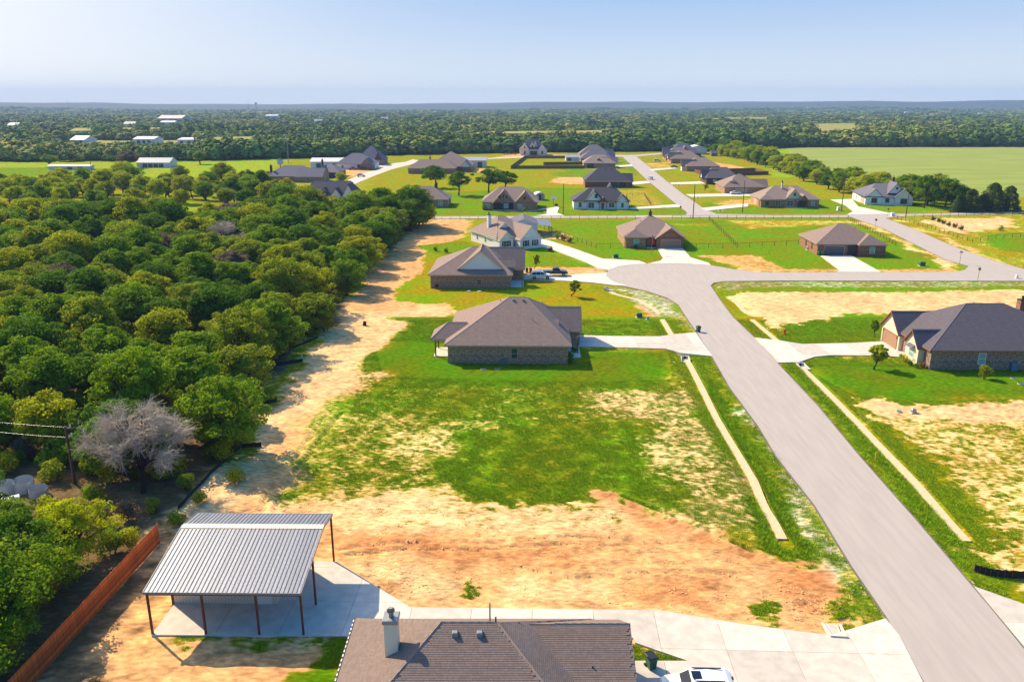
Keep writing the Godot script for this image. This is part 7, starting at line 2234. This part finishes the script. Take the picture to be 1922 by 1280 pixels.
	for q in scatter_in(left, 8.5, 2600, PackedVector2Array(), [open]):
		var bright := q.x < -118.0 and rng.randf() < 0.8
		var m: String = ["leaf_lime", "leaf_yellow", "leaf_lime", "leaf_green"][rng.randi() % 4] if bright else leafs[rng.randi() % leafs.size()]
		var g := rng.randf_range(0.95, 1.3)
		var tone: String = {"leaf_green": "green", "leaf_dark": "dark green", "leaf_olive": "olive green", "leaf_yellow": "yellow-green", "leaf_lime": "bright green"}[m]
		plant("oak_tree", near_shapes[rng.randi() % 7], M[m], "%s%s tree beyond the cross street, %s, %s" % ["tall " if g > 1.19 else ("low " if g < 1.06 else ""), tone, ("at the left edge" if q.x < -165.0 else ("left of the crossed-wire pole" if q.x < -145.0 else "behind the oak wood")), "beside the lane" if q.y > -298.0 else ("in the middle rows" if q.y > -335.0 else "before the green field")], "tree", Vector3(q.x, 0, q.y), rng.randf() * TAU, Vector3(g, g * 1.05, g), "trees beyond the cross street on the left")
	for e in [[[-179.63,-374.87], "leaf_lime", 1.3, "rounded bright green tree standing above the others before the long barn"], [[-153.65,-374.87], "leaf_olive", 1.2, "grey-olive oak above the back of the wood"], [[-133.85,-374.87], "leaf_olive", 1.35, "large olive oak above the back of the wood, left of the orange fence"], [[-103.00,-316.15], "leaf_green", 1.2, "green oak just left of the white gabled house"], [[-74.06,-277.02], "leaf_dark", 0.85, "dark oak before the white gabled house's left end"], [[-62.95,-270.29], "leaf_green", 0.75, "green oak in front of the white gabled house"], [[-80.45,-379.88], "leaf_lime", 0.8, "low bright tree above the white gabled house's roof"]]:
		plant("oak_tree", near_shapes[rng.randi() % 7], M[e[1]], e[3], "tree", at3(e[0]), rng.randf() * TAU, Vector3(e[2], e[2], e[2]), "single trees beyond the wood")
	for e in [[[-231.9,-490.6], "leaf_grey", 1.4, "round grey-green tree beside the long pale barn"], [[-286.4,-503.5], "leaf_green", 1.0, "small round tree in the green field by the trailer"], [[-212.1,-503.5], "leaf_olive", 0.6, "small tree right of the long pale barn"], [[-201.9,-526.5], "leaf_green", 1.0, "round tree standing before the forest, right of the barns"]]:
		plant("oak_tree", near_shapes[rng.randi() % 7], M[e[1]], e[3], "tree", at3(e[0]), rng.randf() * TAU, Vector3(e[2] * 1.3, e[2], e[2] * 1.3), "single trees in the far field")
	# the hedgerow of trees between the houses and the pasture
	var hedge := pv([155.2,-622.6, 160.9,-556.9, 154.7,-482.4, 146.5,-412.9, 144.49,-374.87, 142.81,-343.09, 153.29,-331.02, 156.60,-302.52, 166.92,-299.29, 179.30,-338.98, 169.50,-351.63, 160.57,-374.87, 162.8,-412.9, 170.5,-482.4, 178.1,-556.9, 184.5,-616.0, 183.8,-673.0, 169.5,-680.9])
	var k2 := 0
	for q in scatter_in(hedge, 7.6, 6000, PackedVector2Array()):
		var m: String = ["leaf_green", "leaf_green", "leaf_lime", "leaf_olive", "leaf_lime", "leaf_yellow", "leaf_dark"][rng.randi() % 7]
		var g := rng.randf_range(0.8, 1.3)
		var tone: String = {"leaf_green": "green", "leaf_dark": "dark green", "leaf_olive": "olive", "leaf_yellow": "yellow-green", "leaf_lime": "bright green", "leaf_grey": "grey thin"}[m]
		plant("hedgerow_tree", hedge_shapes[rng.randi() % 4], M[m], "%s tree of the hedgerow %s" % [tone, "behind the white corner house" if q.y > -370 else ("beside the tan brick houses" if q.y > -520 else "at the far end of the pasture")], "tree", Vector3(q.x, 0, q.y), rng.randf() * TAU, Vector3(g, g, g), "hedgerow trees along the pasture")
		k2 += 1
	print("hedge ", k2)
	far_forest()

func far_forest():
	var shapes := []
	for k in 5:
		rng.seed = 700 + k
		var b := MB.new()
		b.tinted = true
		for i in 520:
			var o := Vector3(rng.randfn(), absf(rng.randfn()) * 0.9 + 0.05, rng.randfn()).normalized()
			var lump := 0.72 + 0.3 * sin(o.x * 5.0 + k * 1.7) * cos(o.z * 4.3 + k) + 0.12 * sin(o.y * 9.0 + k)
			var g := rng.randf_range(0.8, 1.2)
			b.col = Color(g, g, g)
			var at := Vector3(o.x * 0.5, 0.2 + pow(o.y, 0.6) * 0.72, o.z * 0.5) * Vector3(lump, minf(lump + 0.15, 1.08), lump) * Vector3(1, rng.randf_range(0.5, 1.0) if rng.randf() < 0.3 else 1.0, 1)
			leaf(b, at, (o + Vector3(rng.randfn(), rng.randfn(), rng.randfn()) * 0.35).normalized(), o, rng.randf_range(0.1, 0.19))
		shapes.append(b.mesh(M.far_leaf))
	rng.seed = 900
	# front edge of the forest, as a polar outline: distance by direction
	var rim := pv([-671.3,-551.6, -343.4,-546.4, -292.6,-551.6, -238.4,-551.6, -160.9,-585.0, -106.0,-622.6, -25.9,-650.5, 60.6,-669.2, 123.1,-676.9, 168.4,-673.0, 213.4,-714.2, 250.4,-741.4, 361.1,-751.0, 469.5,-751.0, 947.3,-751.0])
	var gaps := [pv([-588.8,-482.4, -671.3,-551.6, -238.4,-551.6, -209.1,-482.4])]
	var spots := []
	var cols := []
	for k in 5:
		spots.append([])
		cols.append(PackedColorArray())
	var palette := [srgb(64, 90, 36), srgb(74, 98, 38), srgb(88, 108, 40), srgb(98, 110, 48), srgb(108, 118, 46), srgb(130, 128, 52)]
	var drift := FastNoiseLite.new()
	drift.seed = 4
	drift.frequency = 0.0022
	var total := 0
	var d := 560.0
	while d < 4400.0:
		var s := maxf(7.5, d / 95.0)
		var half := 0.84 * d
		var x := -half
		while x < half:
			var q := Vector2(x + rng.randf_range(-0.9, 0.9) * s, -d + rng.randf_range(-0.9, 0.9) * s)
			x += s
			var edge := 0.0
			for i in rim.size() - 1:   # in front of the forest edge?
				var a0 := rim[i].x / -rim[i].y
				var a1 := rim[i + 1].x / -rim[i + 1].y
				var a := q.x / -q.y
				if a >= a0 and a <= a1:
					edge = lerpf(-rim[i].y, -rim[i + 1].y, (a - a0) / (a1 - a0))
			if -q.y < edge or edge == 0.0:
				continue
			var bad := false
			for c in clearings:
				if Geometry2D.is_point_in_polygon(q, c):
					bad = true
					break
			if bad:
				continue
			if d > 1100.0 and drift.get_noise_2d(q.x, q.y * 2.0) > 0.22:
				continue
			var nearby := -q.y < edge + 40.0
			var s2 := s
			var low_belt: bool = q.x / -q.y < -0.38 and q.x / -q.y > -0.58 and -q.y < 760.0
			var tall := rng.randf_range(6.5, 11.0) + (rng.randf_range(0.0, 5.0) if nearby or rng.randf() < 0.2 else 0.0)
			if q.x < 0.0 and -q.y < 780.0 and not nearby:
				tall *= 0.85
			if low_belt:
				tall = minf(tall, rng.randf_range(7.5, 10.5))
			if nearby and not low_belt:
				s2 = s * 1.45
			var wide := s2 * rng.randf_range(1.4, 2.5)
			var k := rng.randi() % 5
			spots[k].append(Transform3D(Basis(Vector3.UP, rng.randf() * TAU).scaled(Vector3(wide, tall, wide)), Vector3(q.x, far_height(q.x, q.y) - 0.4, q.y)))
			var patch := drift.get_noise_2d(q.x * 1.7 + 900.0, q.y * 3.0)
			var pick := clampi(int(2.5 + patch * 5.0 + rng.randf_range(-1.2, 1.2)), 0, 5)
			cols[k].append((palette[pick] as Color).srgb_to_linear() * rng.randf_range(0.75, 1.25) * 1.6)
			total += 1
		d += s * 0.85
	var root := Node3D.new()
	root.name = "forest"
	add_child(root)
	tag(root, "far-off green forest spreading to the blue hills behind the houses and fields", "", "", "stuff")
	for k in 5:
		multi("crowns", shapes[k], spots[k], cols[k], root)
	print("forest ", total)

func build_small_plants():
	rng.seed = 555
	var tufts := [tuft_mesh(11, 12, 0.3, 0.2), tuft_mesh(12, 14, 0.22, 0.26), tuft_mesh(13, 9, 0.45, 0.16)]
	rng.seed = 556
	var spots := [[], [], []]
	var cols := [PackedColorArray(), PackedColorArray(), PackedColorArray()]
	var keep_off := [pv([-22.69,-124.58, 24.72,-120.15, 22.52,-105.67, 10.32,-104.77, -4.56,-105.67, -18.24,-107.04]), pv([42.54,-112.11, 74.78,-110.37, 87.23,-108.44, 80.08,-98.65, 51.30,-97.27, 45.34,-99.66])]
	var verges := [pv([30.33,-115.47, 29.26,-92.97, 28.94,-68.32, 28.06,-57.49, 27.79,-51.45, 25.02,-54.16, 25.08,-62.96, 25.34,-77.01, 25.94,-98.65]), pv([39.77,-110.86, 41.96,-110.86, 39.77,-62.06, 38.38,-56.34, 36.84,-57.49, 38.31,-79.66]), pv([8.14,-68.84, 26.24,-71.02, 24.08,-58.68, 19.84,-59.50])]
	var tries := 0
	while tries < 1500000:
		tries += 1
		var z := -46.0 - 92.0 * pow(rng.randf(), 1.3)
		var x := rng.randf_range(-0.62, 0.72) * -z
		var u := int((x - NEAR.position.x) / NEAR.size.x * 2000.0)
		var w := int((z - NEAR.position.y) / NEAR.size.y * 1100.0)
		if u < 0 or u >= 2000 or w < 0 or w >= 1100:
			continue
		var m := lot_mask[w * 2000 + u]
		if m < 120 or rng.randf() > m / 255.0 * 0.55:
			continue
		var q := Vector2(x, z)
		if x < -17.0 + (-z - 60.0) * -0.1 and rng.randf() < 0.6:
			continue
		var bad := false
		for a in keep_off:
			bad = bad or Geometry2D.is_point_in_polygon(q, a)
		if bad:
			continue
		var high := 0.5
		for a in verges:
			if Geometry2D.is_point_in_polygon(q, a):
				high = 0.85
		if x > 28.0 + (-z - 50.0) * 0.035 and x < 41.5 and z > -160:
			var l := 27.9 + (-z - 50.0) * 0.036
			if x > l and x < l + 9.2:
				continue
		for a in ditches:
			if (a[1] as Rect2).has_point(q) and seg_dist(q, a[0]) < 0.7:
				bad = true
		if bad:
			continue
		var k := rng.randi() % 2 if high < 0.6 else rng.randi() % 3
		var s := high * rng.randf_range(0.4, 1.2)
		spots[k].append(Transform3D(Basis(Vector3.UP, rng.randf() * TAU).scaled(Vector3(s * 1.2, s, s * 1.2)), Vector3(x, -0.16 if high > 0.6 else -0.02, z)))
		var g := rng.randf_range(0.75, 1.3)
		cols[k].append(Color(g * rng.randf_range(0.7, 1.35), g * 1.1, g * 0.7))
	var root := Node3D.new()
	root.name = "grass"
	add_child(root)
	tag(root, "rough green grass and weed tufts growing over the bare lot and the ditch banks", "", "", "stuff")
	for k in 3:
		multi("tufts", tufts[k], spots[k], cols[k], root)
	print("tufts ", spots[0].size() + spots[1].size() + spots[2].size())
	# clods on the graded earth, stones along the road edge
	for e in [["dirt", "loose clods of orange earth on the graded strip behind the foreground drive", "dirt_clod", [pv([-13.77,-60.33, 1.74,-58.68, 9.40,-55.97, 9.05,-53.46, -7.48,-53.46]), pv([-33.39,-67.80, -16.77,-70.46, 9.55,-67.80, 27.88,-52.11, 21.36,-50.81, -11.14,-55.60, -15.41,-63.88])], 6000, 0.03, 0.1],
			["gravel", "pale stones scattered along the street's ragged edge", "stone", [pv([29.51,-94.80, 30.61,-89.50, 28.15,-57.73, 27.99,-51.45, 27.19,-51.45, 26.61,-58.28, 27.48,-71.58]), pv([30.73,-115.47, 30.71,-108.44, 29.83,-90.35, 29.01,-92.08]), pv([21.39,-165.53, 27.85,-160.02, 30.98,-153.93, 31.44,-130.31, 30.21,-129.65, 28.28,-149.96]), pv([39.75,-108.44, 38.19,-79.39, 37.63,-64.35, 36.74,-53.46, 37.52,-56.34, 37.37,-65.79])], 5000, 0.02, 0.1]]:
		var b := MB.new()
		rng.seed = 800
		var pts := []
		for i in 8:
			pts.append(Vector3(-1 if i & 1 else 1, -1 if i & 2 else 1, -1 if i & 4 else 1) * Vector3(rng.randf_range(0.5, 1), rng.randf_range(0.3, 0.7), rng.randf_range(0.5, 1)))
		for f in [[0, 1, 3, 2], [4, 5, 7, 6], [0, 1, 5, 4], [2, 3, 7, 6], [0, 2, 6, 4], [1, 3, 7, 5]]:
			for t in [[0, 1, 2], [0, 2, 3]]:
				var c: Vector3 = pts[f[t[0]]] + pts[f[t[1]]] + pts[f[t[2]]]
				b.face([pts[f[t[0]]], pts[f[t[1]]], pts[f[t[2]]]], c)
		var st := []
		var polys: Array = e[3]
		var nn := 0
		while st.size() < e[4] and nn < 200000:
			nn += 1
			var q := Vector2(rng.randf_range(-30, 60), rng.randf_range(-165, -44))
			var ok := false
			for a in polys:
				ok = ok or Geometry2D.is_point_in_polygon(q, a)
			if not ok:
				continue
			var s: float = lerpf(e[5], e[6], pow(rng.randf(), 3.0))
			st.append(Transform3D(Basis(Vector3.UP, rng.randf() * TAU).scaled(Vector3(s, s * 0.32, s)), Vector3(q.x, s * 0.05, q.y)))
		var r := multi(e[0], b.mesh(M[e[2]]), st, PackedColorArray())
		tag(r, e[1], "", "", "stuff")
	# flower bed and garden shrubs
	var small := bush_shapes(511, 0.9, 0.7, 420, 0.14)
	for e in [[[59.19,-114.94], "leaf_lime", 1.0, "small yellow-green shrub at the drive end of the flower bed"], [[59.01,-113.38], "leaf_yellow", 1.0, "yellow-flowering shrub in the flower bed by the bay window"], [[59.00,-111.86], "leaf_green", 1.1, "green shrub in the middle of the flower bed by the bay window"], [[59.34,-110.62], "leaf_green", 0.9, "green shrub below the bay window's corner"], [[60.32,-110.86], "leaf_rust", 1.0, "reddish flowering shrub at the dark house's corner"],
			[[8.66,-112.87], "leaf_dark", 1.3, "dark shrub by the middle house's right corner"], [[9.00,-115.47], "leaf_dark", 1.3, "dark shrub at the middle house's front porch"], [[9.69,-118.18], "leaf_dark", 1.2, "dark shrub beneath the middle house's entry roof"],
			[[88.63,-201.34], "leaf_green", 1.0, "shrub left in the bed under the corner house's pale window"], [[90.26,-201.34], "leaf_yellow", 1.0, "yellow shrub in the bed under the corner house's pale window"], [[92.06,-201.71], "leaf_green", 1.0, "shrub in the corner house's bed, third along"], [[93.86,-202.09], "leaf_dark", 1.3, "dark shrub at the right end of the corner house's bed"],
			[[33.45,-211.95], "leaf_dark", 1.3, "dark round shrub under the flag house's window"],
			[[13.02,-227.88], "leaf_olive", 2.0, "olive shrub left of two rusty shrubs by the slanting fence"], [[14.62,-224.14], "leaf_rust", 2.2, "rusty shrub beside the slanting fence, bigger one"], [[15.95,-221.42], "leaf_rust", 1.8, "rusty shrub beside the slanting fence, smaller one"], [[9.93,-207.11], "leaf_rust", 1.6, "rusty shrub at the white angled house's right corner"],
			[[-10.33,-293.02], "leaf_olive", 2.4, "pale round shrub at the porch house's left corner"], [[4.22,-288.48], "leaf_olive", 1.6, "small pale shrub before the porch house's right gable"],
			[[-20.07,-207.90], "leaf_dark", 1.4, "dark young shrub on the lawn left of the white-gabled roof"], [[-17.08,-205.54], "leaf_dark", 1.4, "second dark young shrub on the lawn left of the white-gabled roof"],
			[[140.05,-265.13], "leaf_cedar", 1.6, "young planted evergreen in the dry field, farthest of the row"], [[139.75,-260.77], "leaf_cedar", 1.6, "young planted evergreen in the dry field, second of the row"], [[139.12,-256.54], "leaf_cedar", 1.6, "young planted evergreen in the dry field, third of the row"], [[138.68,-252.44], "leaf_cedar", 1.6, "young planted evergreen in the dry field, fourth of the row"], [[138.42,-248.47], "leaf_cedar", 1.7, "young planted evergreen in the dry field, fifth of the row"], [[138.03,-244.07], "leaf_cedar", 1.7, "young planted evergreen in the dry field, nearest of the row"], [[149.34,-242.99], "leaf_lime", 2.0, "bright round shrub alone in the dry field"]]:
		plant("garden_bush", small, M[e[1]], e[3], "shrub", at3(e[0]), rng.randf() * TAU, Vector3.ONE * e[2], "garden shrubs")
